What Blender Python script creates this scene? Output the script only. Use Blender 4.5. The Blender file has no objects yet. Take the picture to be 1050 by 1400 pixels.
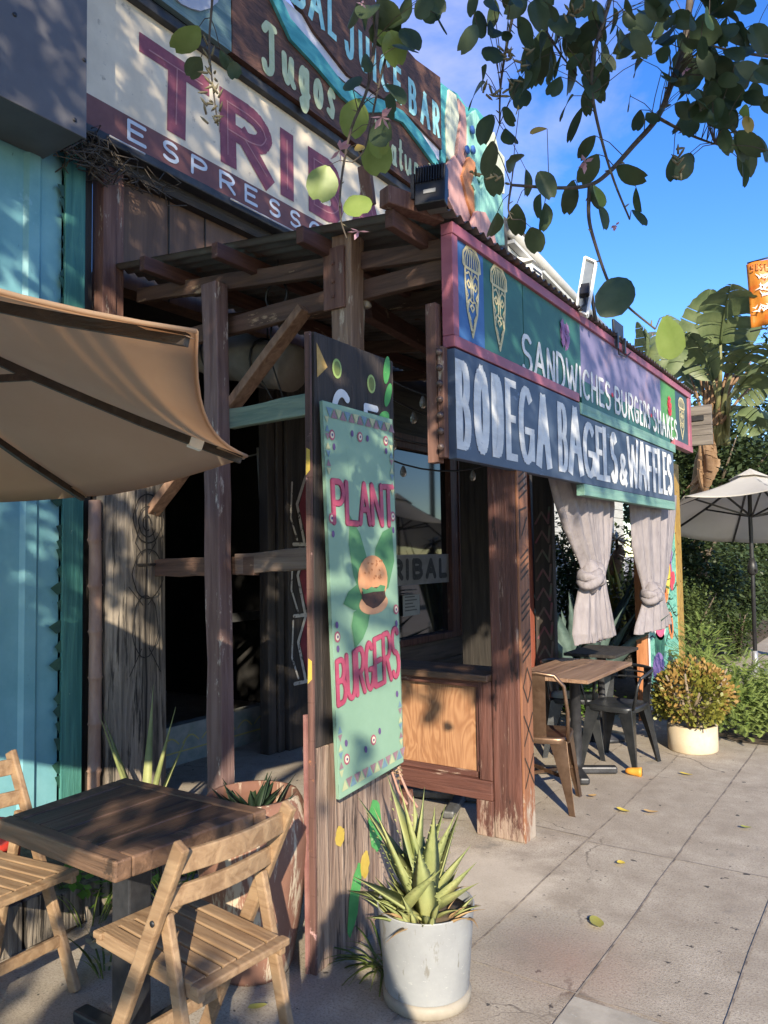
import bpy, math, random
from mathutils import Vector, Matrix
rnd = random.Random(7)
scene = bpy.context.scene
col = scene.collection
V = Vector
PI = math.pi

# ------------------------------------------------------------------ camera
F, CX, CY, EYE = 1050.0, 525.0, 700.0, 1.6
_y = V((1234-CX, 748-CY, F)).normalized()
_c = -(0.015*_y.x + _y.y)/_y.z
_d = V((0.015, 1.0, _c)).normalized()
_u = -_d
_x = _y.cross(_u)
ROT = Matrix((_x, _y, _u))                 # camera (right, down, forward) -> world
CAM = V((0, 0, EYE))
def ray(px, py): return ROT @ V((px-CX, py-CY, F))
def aX(px, py, x):
    v = ray(px, py); return CAM + v*(x/v.x)
def aY(px, py, y):
    v = ray(px, py); return CAM + v*(y/v.y)
def aZ(px, py, z=0.0):
    v = ray(px, py); return CAM + v*((z-EYE)/v.z)
def aD(px, py, d):
    return CAM + ray(px, py)*(d/F)
def proj(p):
    v = ROT.transposed() @ (V(p)-CAM)
    if v.z < 0.02: return None
    return (CX+F*v.x/v.z, CY+F*v.y/v.z, v.z)
cam_data = bpy.data.cameras.new('camera'); cam = bpy.data.objects.new('camera', cam_data); col.objects.link(cam)
cam_data.sensor_fit = 'VERTICAL'; cam_data.sensor_height = 36.0; cam_data.lens = 36.0*F/1400.0
cam_data.clip_start = 0.02; cam_data.clip_end = 2000
R3 = ROT
r_ = V(R3.col[0]); d_ = V(R3.col[1]); f_ = V(R3.col[2])
cam.matrix_world = Matrix.LocRotScale(CAM, Matrix((r_, -d_, -f_)).transposed().to_quaternion(), None)
scene.camera = cam

# ------------------------------------------------------------------ mesh builder
class MB:
    def __init__(s): s.v = []; s.f = []; s.m = []; s.sm = []
    def add(s, vs, fs, m=0, smooth=False):
        o = len(s.v); s.v += [V(p) for p in vs]
        for f in fs: s.f.append([i+o for i in f]); s.m.append(m); s.sm.append(smooth)
        return s
    def box(s, a, b, m=0):
        x0, y0, z0 = [min(a[i], b[i]) for i in range(3)]; x1, y1, z1 = [max(a[i], b[i]) for i in range(3)]
        vs = [(x0,y0,z0),(x1,y0,z0),(x1,y1,z0),(x0,y1,z0),(x0,y0,z1),(x1,y0,z1),(x1,y1,z1),(x0,y1,z1)]
        return s.add(vs, [(0,3,2,1),(4,5,6,7),(0,1,5,4),(1,2,6,5),(2,3,7,6),(3,0,4,7)], m)
    def bar(s, p, q, w, h, up=(0,0,1), m=0, seg=1, wob=0.0):
        """a squared timber from p to q, w across, h along 'up'"""
        p = V(p); q = V(q); d = (q-p).normalized(); up = V(up)
        a = d.cross(up)
        if a.length < 1e-4: a = d.cross(V((1,0,0)))
        a.normalize(); b = a.cross(d).normalized()
        rings = []
        for i in range(seg+1):
            c = p.lerp(q, i/seg)
            if wob: c = c + a*rnd.uniform(-wob, wob) + b*rnd.uniform(-wob, wob)
            k = 1+ (rnd.uniform(-.06,.06) if wob else 0)
            rings.append([c - a*w/2*k - b*h/2*k, c + a*w/2*k - b*h/2*k, c + a*w/2*k + b*h/2*k, c - a*w/2*k + b*h/2*k])
        vs = [x for r in rings for x in r]; fs = [(3,2,1,0)]
        for i in range(seg):
            for j in range(4):
                k = (j+1) % 4; fs.append((i*4+j, i*4+k, i*4+4+k, i*4+4+j))
        n = seg*4; fs.append((n, n+1, n+2, n+3))
        return s.add(vs, fs, m)
    def tube(s, pts, rad, n=8, m=0, cap=True):
        pts = [V(p) for p in pts]
        if not hasattr(rad, '__len__'): rad = [rad]*len(pts)
        vs = []; fs = []
        ref = None
        for i, p in enumerate(pts):
            t = (pts[min(i+1, len(pts)-1)] - pts[max(i-1, 0)]).normalized()
            if ref is None:
                ref = t.cross(V((0,0,1)))
                if ref.length < 1e-3: ref = t.cross(V((1,0,0)))
                ref.normalize()
            ref = (ref - t*ref.dot(t)).normalized(); b = t.cross(ref)
            for k in range(n):
                a = 2*PI*k/n; vs.append(p + (ref*math.cos(a) + b*math.sin(a))*rad[i])
        for i in range(len(pts)-1):
            for k in range(n):
                l = (k+1) % n; fs.append((i*n+k, i*n+l, i*n+n+l, i*n+n+k))
        if cap:
            fs.append(tuple(range(n))[::-1]); fs.append(tuple(range((len(pts)-1)*n, len(pts)*n)))
        return s.add(vs, fs, m, True)
    def lathe(s, c, prof, n=32, m=0, jag=None):
        c = V(c); vs = []; fs = []
        for (r, z) in prof:
            for k in range(n):
                a = 2*PI*k/n; rr = r*(jag(a, z) if jag else 1)
                vs.append(c + V((rr*math.cos(a), rr*math.sin(a), z)))
        for i in range(len(prof)-1):
            for k in range(n):
                l = (k+1) % n; fs.append((i*n+k, i*n+l, i*n+n+l, i*n+n+k))
        fs.append(tuple(range(n))[::-1]); fs.append(tuple(range((len(prof)-1)*n, len(prof)*n)))
        return s.add(vs, fs, m, True)
    def prism(s, poly, vec, m=0):
        """solid from a closed outline pushed along vec"""
        poly = [V(p) for p in poly]; vec = V(vec); n = len(poly)
        fs = [tuple(range(n))[::-1], tuple(range(n, 2*n))]
        for i in range(n):
            j = (i+1) % n; fs.append((i, j, n+j, n+i))
        return s.add(poly + [p+vec for p in poly], fs, m)
    def plate(s, poly, m=0): return s.add(poly, [tuple(range(len(poly)))], m)
    def ribbon(s, pts, w, nrm, off=0.0, m=0, caps=True, asp=1.0):
        """a painted brush stroke on a plane with normal nrm: overlapping dabs, each a hair above the last"""
        nrm = V(nrm).normalized(); pts = [V(p) for p in pts]; n = len(pts); k = 0
        if caps == 'square':
            a = (pts[0]-pts[1]).normalized(); c = (pts[-1]-pts[-2]).normalized()
            a = a*w/2*(1-abs(a.z)*(1-asp)); c = c*w/2*(1-abs(c.z)*(1-asp))
            closed = (pts[0]-pts[-1]).length < 1e-4
            if not closed: pts[0] = pts[0]+a; pts[-1] = pts[-1]+c
        for i in range(n-1):
            p, q = pts[i], pts[i+1]
            if (q-p).length < 1e-6: continue
            t = (q-p).normalized(); a = nrm.cross(t).normalized()*w/2*(abs(t.z)+asp*(1-abs(t.z))); o = nrm*(off + .00003*k); k += 1
            s.add([p-a+o, q-a+o, q+a+o, p+a+o], [(0,1,2,3)], m)
        tt = nrm.cross(V((0,0,1))); tt = tt.normalized() if tt.length > .1 else (pts[1]-pts[0]).normalized(); aa = nrm.cross(tt).normalized()*asp
        rng = range(n) if caps is True else range(1, n-1)
        for i in rng:
            o = pts[i] + nrm*(off + .00003*k); k += 1
            s.add([o + (tt*math.cos(j*PI/6) + aa*math.sin(j*PI/6))*w/2 for j in range(12)], [tuple(range(12))], m)
        return s
    def build(s, name, mats, parent=None, bevel=0.0, smooth=None, label=None, seg=2):
        me = bpy.data.meshes.new(name)
        off = V((0,0,0))
        q = parent
        while q is not None:
            off = off + q.location; q = q.parent
        me.from_pydata([tuple(p-off) for p in s.v], [], s.f)
        if not isinstance(mats, (list, tuple)): mats = [mats]
        for mm in mats: me.materials.append(mm)
        me.polygons.foreach_set('material_index', s.m)
        me.polygons.foreach_set('use_smooth', [bool(x if smooth is None else smooth) for x in s.sm])
        me.update()
        o = bpy.data.objects.new(name, me); col.objects.link(o)
        if parent is not None: o.parent = parent
        if bevel:
            b = o.modifiers.new('bevel', 'BEVEL'); b.width = bevel; b.segments = seg; b.limit_method = 'ANGLE'; b.angle_limit = 0.7
        if label: o['label'] = label
        return o

def thing(name, loc, label, cat, group=None):
    o = bpy.data.objects.new(name, None); col.objects.link(o); o.location = loc; o.empty_display_size = .1
    o['label'] = label; o['category'] = cat
    if group: o['group'] = group
    return o
def tag(o, label, cat, group=None):
    o['label'] = label; o['category'] = cat
    if group: o['group'] = group
    return o
def kind(o, k):
    o['kind'] = k; return o
def dup(root, loc, rotz, label, group=None):
    r = root.copy(); col.objects.link(r); r.location = loc; r.rotation_euler = (0, 0, rotz); r['label'] = label
    if group: r['group'] = group
    def rec(a, b):
        for ch in [c for c in bpy.data.objects if c.parent == a]:
            d = ch.copy(); col.objects.link(d); d.parent = b; rec(ch, d)
    rec(root, r)
    return r

# ------------------------------------------------------------------ materials
def lin(r, g, b):
    f = lambda c: ((c/255.)/12.92 if c/255. <= .04045 else ((c/255.+.055)/1.055)**2.4)
    return (f(r), f(g), f(b), 1)
def new_mat(name):
    m = bpy.data.materials.new(name); m.use_nodes = True
    nt = m.node_tree; return m, nt, nt.nodes['Principled BSDF']
def _noise(nt, vec, scale, detail=5, rough=.6, dist=0):
    n = nt.nodes.new('ShaderNodeTexNoise'); n.inputs['Scale'].default_value = scale; n.inputs['Detail'].default_value = detail
    n.inputs['Roughness'].default_value = rough; n.inputs['Distortion'].default_value = dist
    nt.links.new(vec, n.inputs['Vector']); return n
def _ramp(nt, fac, a, b):
    r = nt.nodes.new('ShaderNodeMapRange'); r.inputs['From Min'].default_value = a; r.inputs['From Max'].default_value = b
    nt.links.new(fac, r.inputs['Value']); return r.outputs['Result']
def _mix(nt, fac, a, b, mode='MIX'):
    x = nt.nodes.new('ShaderNodeMix'); x.data_type = 'RGBA'; x.blend_type = mode
    if isinstance(fac, (int, float)): x.inputs['Factor'].default_value = fac
    else: nt.links.new(fac, x.inputs['Factor'])
    for sck, val in ((x.inputs[6], a), (x.inputs[7], b)):
        if isinstance(val, tuple): sck.default_value = val
        else: nt.links.new(val, sck)
    return x.outputs[2]
def mat(name, c1, c2=None, scale=6, stretch=(1,1,1), rough=.7, bump=.15, bdist=.004, spots=None, spots2=None, metal=0, coat=0,
        trans=0, lo=.35, hi=.65, detail=6, spec=.4, dist=0, translucent=None, foot=None):
    """base noise c1->c2, optional worn patches: spots = (colour, noise scale, threshold, stretch)"""
    m, nt, bs = new_mat(name)
    tc = nt.nodes.new('ShaderNodeTexCoord'); mp = nt.nodes.new('ShaderNodeMapping'); mp.inputs['Scale'].default_value = stretch
    nt.links.new(tc.outputs['Object'], mp.inputs['Vector'])
    n = _noise(nt, mp.outputs[0], scale, detail, .62, dist)
    colr = _mix(nt, _ramp(nt, n.outputs['Fac'], lo, hi), c1, c2 or c1)
    hgt = n.outputs['Fac']
    for sp in (spots, spots2):
        if not sp: continue
        mp2 = nt.nodes.new('ShaderNodeMapping'); mp2.inputs['Scale'].default_value = sp[3] if len(sp) > 3 else (1,1,1)
        mp2.inputs['Location'].default_value = (3.1, 7.7, 1.3) if sp is spots else (11.3, 2.2, 5.9)
        nt.links.new(tc.outputs['Object'], mp2.inputs['Vector'])
        n2 = _noise(nt, mp2.outputs[0], sp[1], 8, .7)
        colr = _mix(nt, _ramp(nt, n2.outputs['Fac'], sp[2], sp[2]+.05), colr, sp[0])
    if foot:                                   # paint scuffed off towards the foot: (colour, height)
        sx = nt.nodes.new('ShaderNodeSeparateXYZ'); nt.links.new(tc.outputs['Object'], sx.inputs[0])
        mp3 = nt.nodes.new('ShaderNodeMapping'); mp3.inputs['Scale'].default_value = (30, 30, 7); nt.links.new(tc.outputs['Object'], mp3.inputs['Vector'])
        n3 = _noise(nt, mp3.outputs[0], 1, 8, .7)
        ad = nt.nodes.new('ShaderNodeMath'); ad.operation = 'MULTIPLY_ADD'; nt.links.new(sx.outputs['Z'], ad.inputs[0]); ad.inputs[1].default_value = .38/foot[1]; nt.links.new(n3.outputs['Fac'], ad.inputs[2])
        colr = _mix(nt, _ramp(nt, ad.outputs[0], .62, .52), colr, foot[0])
    nt.links.new(colr, bs.inputs['Base Color'])
    bs.inputs['Roughness'].default_value = rough; bs.inputs['Metallic'].default_value = metal
    bs.inputs['Specular IOR Level'].default_value = spec
    if coat: bs.inputs['Coat Weight'].default_value = coat
    if trans: bs.inputs['Transmission Weight'].default_value = trans
    if bump:
        b = nt.nodes.new('ShaderNodeBump'); b.inputs['Strength'].default_value = bump; b.inputs['Distance'].default_value = bdist*3
        nt.links.new(hgt, b.inputs['Height']); nt.links.new(b.outputs[0], bs.inputs['Normal'])
    if translucent:
        t = nt.nodes.new('ShaderNodeBsdfTranslucent'); ms = nt.nodes.new('ShaderNodeMixShader'); ms.inputs[0].default_value = translucent
        nt.links.new(colr, t.inputs['Color'])
        out = nt.nodes['Material Output']
        nt.links.new(bs.outputs[0], ms.inputs[1]); nt.links.new(t.outputs[0], ms.inputs[2]); nt.links.new(ms.outputs[0], out.inputs[0])
    return m
def wood(name, c1, c2, axis='Z', scale=22, rough=.75, spots=None, spots2=None, bump=.5, along=.07, **k):
    st = [1, 1, 1]; st['XYZ'.index(axis)] = along
    return mat(name, c1, c2, scale=scale, stretch=tuple(st), rough=rough, bump=bump, bdist=.006, spots=spots, spots2=spots2, dist=.6, **k)

# ------------------------------------------------------------------ hand-painted letters: strokes in a unit box
def arc(cx, cy, rx, ry, a0, a1, n=12):
    return [(cx+rx*math.cos(math.radians(a0+(a1-a0)*i/n)), cy+ry*math.sin(math.radians(a0+(a1-a0)*i/n))) for i in range(n+1)]
GL = {
 'A': [[(0,0),(.5,1)],[(.5,1),(1,0)],[(.2,.36),(.8,.36)]],
 'B': [[(0,0),(0,1)],[(0,1),(.5,1)]+arc(.5,.76,.42,.24,90,-90)+[(0,.52)],[(0,.52),(.5,.52)]+arc(.5,.26,.5,.26,90,-90)+[(0,0)]],
 'C': [arc(.55,.5,.55,.5,50,310,18)],
 'D': [[(0,0),(0,1)],[(0,1),(.35,1)]+arc(.35,.5,.65,.5,90,-90,16)+[(0,0)]],
 'E': [[(1,1),(0,1)],[(0,1),(0,0)],[(0,0),(1,0)],[(0,.52),(.8,.52)]],
 'F': [[(1,1),(0,1)],[(0,1),(0,0)],[(0,.5),(.8,.5)]],
 'G': [arc(.52,.5,.52,.5,50,345,20),[(1,.42),(.55,.42)],[(1,.42),(1,.05)]],
 'H': [[(0,0),(0,1)],[(1,0),(1,1)],[(0,.5),(1,.5)]],
 'I': [[(.5,0),(.5,1)]],
 'J': [[(.75,1),(.75,.3)]+arc(.4,.3,.35,.3,0,-180)[1:]],
 'K': [[(0,0),(0,1)],[(1,1),(0,.42)],[(.3,.58),(1,0)]],
 'L': [[(0,1),(0,0)],[(0,0),(1,0)]],
 'N': [[(0,0),(0,1)],[(0,1),(1,0)],[(1,0),(1,1)]],
 'O': [arc(.5,.5,.5,.5,90,-270,24)],
 'P': [[(0,0),(0,1)],[(0,1),(.5,1)]+arc(.5,.74,.48,.26,90,-90)+[(0,.48)]],
 'R': [[(0,0),(0,1)],[(0,1),(.5,1)]+arc(.5,.74,.46,.26,90,-90)+[(0,.48)],[(.42,.48),(1,0)]],
 'S': [arc(.52,.75,.44,.25,35,270,14)+arc(.48,.25,.48,.25,90,-145,14)[1:]],
 'T': [[(0,1),(1,1)],[(.5,1),(.5,0)]],
 'U': [[(0,1),(0,.32)]+arc(.5,.32,.5,.32,180,360)[1:]+[(1,1)]],
 'W': [[(0,1),(.25,0)],[(.25,0),(.5,.85)],[(.5,.85),(.75,0)],[(.75,0),(1,1)]],
 'Y': [[(0,1),(.5,.5)],[(1,1),(.5,.5)],[(.5,.5),(.5,0)]],
 '&': [[(1,0),(.22,.72)]+arc(.47,.8,.27,.2,200,-20,12)[1:]+[(.2,.42)]+arc(.38,.2,.36,.2,135,300,10)+[(1,.42)]],
 '.': [arc(.5,.5,.3,.25,0,360,12)],
 'j': [[(.1,.85),(.3,1),(.75,1)],[(.55,1),(.55,.1)]+arc(.32,.1,.23,.22,0,-170,8)[1:]],
 'u': [[(0,.6),(.05,.15),(.3,0),(.6,.2),(.75,.6)],[(.75,.6),(.75,.1),(.95,0)]],
 'g': [arc(.42,.32,.36,.3,20,380,14),[(.8,.62),(.78,-.1)]+arc(.45,-.12,.33,.25,0,-160,8)[1:]+[(.95,.05)]],
 'o': [arc(.45,.3,.4,.3,60,420,16)],
 's': [[(.75,.55),(.5,.65),(.25,.5),(.4,.33),(.65,.2),(.5,0),(.1,.05)]],
 'n': [[(0,0),(.1,.6)],[(.1,.4),(.35,.62),(.6,.5),(.65,.1),(.9,0)]],
 'a': [arc(.4,.3,.36,.3,30,390,14),[(.78,.6),(.75,.1),(.95,0)]],
 't': [[(.45,1),(.35,.15),(.55,0),(.8,.1)],[(.1,.65),(.8,.68)]],
 'r': [[(0,0),(.15,.6)],[(.12,.4),(.4,.6),(.75,.58)]],
 'l': [[(.3,0),(.5,1)]],
 'e': [[(.1,.3),(.75,.38)]+arc(.42,.35,.34,.28,10,320,12)],
}
def letter(mb, ch, o, u, v, nrm, w, off=.002, m=0, jit=0.0, caps=True, asp=1.0):
    """o corner, u and v the full width and height vectors"""
    o = V(o); u = V(u); v = V(v)
    for k, st in enumerate(GL[ch]):
        pts = [o + u*(a + (rnd.uniform(-jit, jit) if jit else 0)) + v*(b + (rnd.uniform(-jit, jit)*.5 if jit else 0)) for a, b in st]
        mb.ribbon(pts, w, nrm, off + .0007*k, m, caps, asp)
def letters_X(mb, seq, x, w, zlo, zhi, off=.002, m=0, jit=.015, caps=True, asp=1.0):
    """letters on a plane x = const reading along +y; seq = (char, y0, y1); zlo/zhi numbers or functions of y"""
    for i, (ch, y0, y1) in enumerate(seq):
        a = zlo((y0+y1)/2) if callable(zlo) else zlo; b = zhi((y0+y1)/2) if callable(zhi) else zhi
        h = w/2
        letter(mb, ch, (x, y0+h, a+h*asp), (0, max(.004, y1-y0-w), 0), (0, 0, b-a-w*asp), (1,0,0), w, off + .0003*(i % 3), m, jit, caps, asp)

def sign_letters(seq, x, w, zlo, zhi, m_, parent, off=.002, jit=.015, caps=True, asp=1.0, name='letter'):
    for i, q in enumerate(seq):
        b = MB(); letters_X(b, [q], x, w, zlo, zhi, off + .0003*(i % 3), 0, jit, caps, asp); b.build(name, m_, parent)
# ------------------------------------------------------------------ light, sky
SUN = V((0.55, -0.73, 0.40)).normalized()
w = bpy.data.worlds.new('World'); scene.world = w; w.use_nodes = True
nt = w.node_tree; bg = nt.nodes['Background']
sky = nt.nodes.new('ShaderNodeTexSky'); sky.sky_type = 'NISHITA'; sky.sun_disc = False
sky.sun_elevation = math.asin(SUN.z); sky.sun_rotation = math.atan2(SUN.x, SUN.y)
sky.air_density = 1.0; sky.dust_density = 0.15; sky.ozone_density = 2.9; sky.altitude = 100
tc = nt.nodes.new('ShaderNodeTexCoord')
mp = nt.nodes.new('ShaderNodeMapping'); mp.inputs['Scale'].default_value = (1.3, 1.3, 2.6); mp.inputs['Location'].default_value = (0.35, 0.1, 0.2)
nt.links.new(tc.outputs['Generated'], mp.inputs['Vector'])
cn = _noise(nt, mp.outputs[0], 2.2, 7, .6, .3)
cd_ = ray(585, 40).normalized()
dp_ = nt.nodes.new('ShaderNodeVectorMath'); dp_.operation = 'DOT_PRODUCT'; nt.links.new(tc.outputs['Generated'], dp_.inputs[0]); dp_.inputs[1].default_value = cd_
ca_ = nt.nodes.new('ShaderNodeMath'); ca_.operation = 'MULTIPLY_ADD'; nt.links.new(cn.outputs['Fac'], ca_.inputs[0]); ca_.inputs[1].default_value = .16; nt.links.new(dp_.outputs['Value'], ca_.inputs[2])
cl = _mix(nt, _ramp(nt, ca_.outputs[0], 1.04, 1.10), sky.outputs['Color'], (3.0, 3.1, 4.0, 1))
hs = nt.nodes.new('ShaderNodeHueSaturation'); hs.inputs['Saturation'].default_value = 1.3; hs.inputs['Value'].default_value = .86; hs.inputs['Hue'].default_value = .516
nt.links.new(cl, hs.inputs['Color'])
nt.links.new(hs.outputs[0], bg.inputs['Color']); bg.inputs['Strength'].default_value = 0.15
sd = bpy.data.lights.new('sun', 'SUN'); sd.energy = 3.9; sd.angle = math.radians(.5); sd.color = (1, .89, .70)
so = bpy.data.objects.new('sun', sd); col.objects.link(so)
so.rotation_euler = SUN.to_track_quat('Z', 'Y').to_euler()
scene.view_settings.view_transform = 'Standard'; scene.view_settings.look = 'None'
scene.view_settings.exposure = 1.28; scene.view_settings.gamma = 1
scene.cycles.max_bounces = 8; scene.cycles.transparent_max_bounces = 8

# ------------------------------------------------------------------ common materials
WHITE = lin(225,222,215)
m_conc = None
def concrete():
    m, nt, bs = new_mat('sidewalk_concrete')
    tc = nt.nodes.new('ShaderNodeTexCoord'); ob = tc.outputs['Object']
    big = _noise(nt, ob, .9, 6, .65); mid = _noise(nt, ob, 5, 7, .7); fin = _noise(nt, ob, 110, 4, .7); sp = _noise(nt, ob, 16, 3, .5)
    c = _mix(nt, _ramp(nt, big.outputs['Fac'], .3, .7), (.375,.325,.255,1), (.545,.485,.395,1))
    # each slab was poured from its own batch
    of = nt.nodes.new('ShaderNodeVectorMath'); of.operation = 'ADD'; of.inputs[1].default_value = (1.52, -1.30, 0); nt.links.new(ob, of.inputs[0])
    dv = nt.nodes.new('ShaderNodeVectorMath'); dv.operation = 'DIVIDE'; dv.inputs[1].default_value = (.475, 1.45, 50); nt.links.new(of.outputs[0], dv.inputs[0])
    fl = nt.nodes.new('ShaderNodeVectorMath'); fl.operation = 'FLOOR'; nt.links.new(dv.outputs[0], fl.inputs[0])
    wn = nt.nodes.new('ShaderNodeTexWhiteNoise'); wn.noise_dimensions = '2D'; nt.links.new(fl.outputs[0], wn.inputs['Vector'])
    c = _mix(nt, _ramp(nt, wn.outputs['Value'], -.2, 2.2), c, (.31,.255,.195,1))
    ck = nt.nodes.new('ShaderNodeTexVoronoi'); ck.feature = 'DISTANCE_TO_EDGE'; ck.inputs['Scale'].default_value = .55
    dn_ = _noise(nt, ob, 3, 5, .6); vm = nt.nodes.new('ShaderNodeVectorMath'); vm.operation = 'MULTIPLY_ADD'; vm.inputs[1].default_value = (.35,.35,0); nt.links.new(dn_.outputs['Color'], vm.inputs[0]); nt.links.new(ob, vm.inputs[2]); nt.links.new(vm.outputs[0], ck.inputs['Vector'])
    ckm = nt.nodes.new('ShaderNodeMath'); ckm.operation = 'MULTIPLY'; nt.links.new(_ramp(nt, ck.outputs['Distance'], .0045, .001), ckm.inputs[0]); nt.links.new(_ramp(nt, big.outputs['Fac'], .52, .60), ckm.inputs[1])
    c = _mix(nt, ckm.outputs[0], c, (.07,.058,.048,1))
    c = _mix(nt, _ramp(nt, mid.outputs['Fac'], .35, .72), c, (.26,.215,.165,1))
    c = _mix(nt, _ramp(nt, fin.outputs['Fac'], .50, .68), c, (.19,.15,.115,1))
    c = _mix(nt, _ramp(nt, fin.outputs['Fac'], .36, .28), c, (.64,.56,.46,1))
    c = _mix(nt, _ramp(nt, sp.outputs['Fac'], .685, .715), c, (.06,.052,.045,1))
    sp2 = _noise(nt, ob, 2.2, 5, .7)
    c = _mix(nt, _ramp(nt, sp2.outputs['Fac'], .62, .80), c, (.13,.125,.115,1))
    # pale worn cement patch beside the bar, dark stain near the white planter
    for (cx_, cy_, r_, colr, soft) in ((-1.80,3.42,.36,(.56,.485,.39,1),.22),(-1.35,3.0,.22,(.14,.135,.125,1),.35),(-1.15,2.95,.16,(.30,.17,.12,1),.4)):
        vd = nt.nodes.new('ShaderNodeVectorMath'); vd.operation = 'DISTANCE'; vd.inputs[1].default_value = (cx_, cy_, 0); nt.links.new(ob, vd.inputs[0])
        ma = nt.nodes.new('ShaderNodeMath'); ma.operation = 'MULTIPLY_ADD'; nt.links.new(mid.outputs['Fac'], ma.inputs[0]); ma.inputs[1].default_value = .5; nt.links.new(vd.outputs['Value'], ma.inputs[2])
        f_ = _ramp(nt, ma.outputs[0], r_+.25+soft*.5, r_+.25-soft*.5)
        mm = nt.nodes.new('ShaderNodeMath'); mm.operation = 'MULTIPLY'; nt.links.new(f_, mm.inputs[0]); mm.inputs[1].default_value = .55
        c = _mix(nt, mm.outputs[0], c, colr)
    nt.links.new(c, bs.inputs['Base Color']); bs.inputs['Roughness'].default_value = .85
    b = nt.nodes.new('ShaderNodeBump'); b.inputs['Strength'].default_value = .45; b.inputs['Distance'].default_value = .006
    nt.links.new(fin.outputs['Fac'], b.inputs['Height']); nt.links.new(b.outputs[0], bs.inputs['Normal'])
    return m
m_conc = concrete()
m_patch = mat('concrete_patch', (.30,.285,.25,1), (.42,.39,.33,1), scale=18, rough=.9, bump=.3, spots=((.2,.185,.16,1), 40, .6))
m_soil = mat('soil', (.05,.035,.022,1), (.11,.08,.05,1), scale=20, rough=.95, bump=.8)
m_asph = mat('road_paled_for_fill', (.26,.225,.18,1), (.36,.31,.25,1), scale=60, rough=.9, bump=.4)  # unseen road, colour raised so it bounces warm fill onto the front
m_groove = mat('seam_dirt', (.13,.105,.085,1), (.38,.32,.255,1), scale=14, rough=.95)
m_redwood = wood('worn_red_timber', (.10,.045,.034,1), (.19,.10,.075,1), 'Z', spots=((.36,.29,.23,1), 9, .60, (1.5,1.5,.35)))
m_redX = wood('worn_red_beam', (.065,.036,.027,1), (.14,.08,.055,1), 'X', spots=((.36,.24,.15,1), 8, .60, (.4,1.5,1.5)))
m_redY = wood('worn_red_purlin', (.06,.026,.02,1), (.12,.055,.04,1), 'Y', spots=((.26,.18,.13,1), 8, .62, (1.5,.4,1.5)))
m_pinkred = wood('pale_red_post', (.125,.07,.062,1), (.22,.14,.125,1), 'Z', spots=((.50,.42,.36,1), 11, .60, (1.5,1.5,.4)), spots2=((.10,.06,.05,1), 7, .66, (1,1,.5)))
m_grey = wood('weathered_grey_timber', (.075,.062,.05,1), (.30,.25,.195,1), 'Z', scale=22, spots=((.03,.025,.02,1), 18, .54, (1.6,1.6,.08)), spots2=((.40,.34,.26,1), 22, .64, (1.6,1.6,.1)), bump=1.4)
m_dark = wood('dark_stained_timber', (.016,.013,.011,1), (.04,.033,.027,1), 'Z')
m_darkY = wood('dark_stained_board', (.02,.016,.013,1), (.055,.042,.033,1), 'Y')
m_void = mat('near_black', (.012,.011,.010,1), (.025,.022,.02,1), scale=5, rough=.9)  # even near-black colour for the room lining
m_mahog = wood('mahogany_paint', (.06,.024,.018,1), (.125,.05,.036,1), 'Z', rough=.6, spots=((.25,.165,.125,1), 16, .61, (1.6,1.6,.22)), spots2=((.03,.014,.011,1), 12, .60, (1.4,1.4,.3)), bump=.9, foot=((.27,.195,.15,1),.46))
m_mahogX = wood('mahogany_rail', (.07,.027,.02,1), (.13,.052,.038,1), 'X', rough=.6, spots=((.30,.21,.16,1), 14, .59, (.3,1.5,1.5)), bump=.9)
m_metal_dk = mat('dark_metal', (.03,.031,.035,1), (.06,.06,.065,1), scale=12, rough=.45, metal=.5)
m_black = mat('black_plastic', (.012,.012,.014,1), (.022,.022,.024,1), scale=12, rough=.45)
m_white = mat('white_paint', (.66,.65,.62,1), (.78,.77,.74,1), scale=14, rough=.6, spots=((.5,.48,.44,1), 10, .66))
m_brown = wood('brown_board', (.10,.058,.04,1), (.155,.09,.06,1), 'Z', scale=10)

# ------------------------------------------------------------------ ground
g = MB(); g.plate([(-120,-60,0),(120,-60,0),(120,220,0),(-120,220,0)]); kind(g.build('sidewalk', m_conc), 'structure')
rd = MB(); rd.plate([(3.2,-60,-.0),(60,-60,0),(60,220,0),(3.2,220,0)]); rd.v = [p+V((0,0,.004)) for p in rd.v]; kind(rd.build('road', m_asph), 'structure')
kb = MB(); kb.box((3.0,-60,0),(3.2,220,.13)); kind(kb.build('kerb', m_patch), 'structure')
se = MB()
for (x, y0, y1) in ((-1.52,-2,14),(-1.045,-2,16),(-.57,-2,16),(-.095,-2,16),(.38,-2,16),(-1.995,4.3,6.5)):
    pts = [V((x + rnd.uniform(-.006,.006), y0+(y1-y0)*i/40, 0)) for i in range(41)]
    se.ribbon(pts, .008, (0,0,1), .004, 0, False)
for y in (1.30,2.75,4.20,5.65,7.10,8.55,10.0,11.45):
    for x0 in (-1.52,-1.045,-.57,-.095):
        yy = y + (.012 if x0 < -1 else 0)
        se.ribbon([V((x0+.008, yy, 0)), V((x0+.25, yy+rnd.uniform(-.006,.006), 0)), V((x0+.47, yy, 0))], .0045, (0,0,1), .0045, 0, False)
se.ribbon([V((-2.9,3.83,0)), V((-1.95,4.3,0)), V((-1.5,4.27,0))], .008, (0,0,1), .0045, 0, False)
kind(se.build('pavement_seams', m_groove), 'structure')
pz = MB(); pz.plate([(-1.05,2.2,.005),(-.585,2.2,.005),(-.585,2.735,.005),(-1.05,2.735,.005)])
kind(pz.build('pavement_panel', mat('grey_concrete', (.29,.26,.215,1), (.40,.36,.30,1), scale=9, rough=.9, spots=((.40,.38,.34,1), 60, .62))), 'structure')
so_ = MB()
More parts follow.
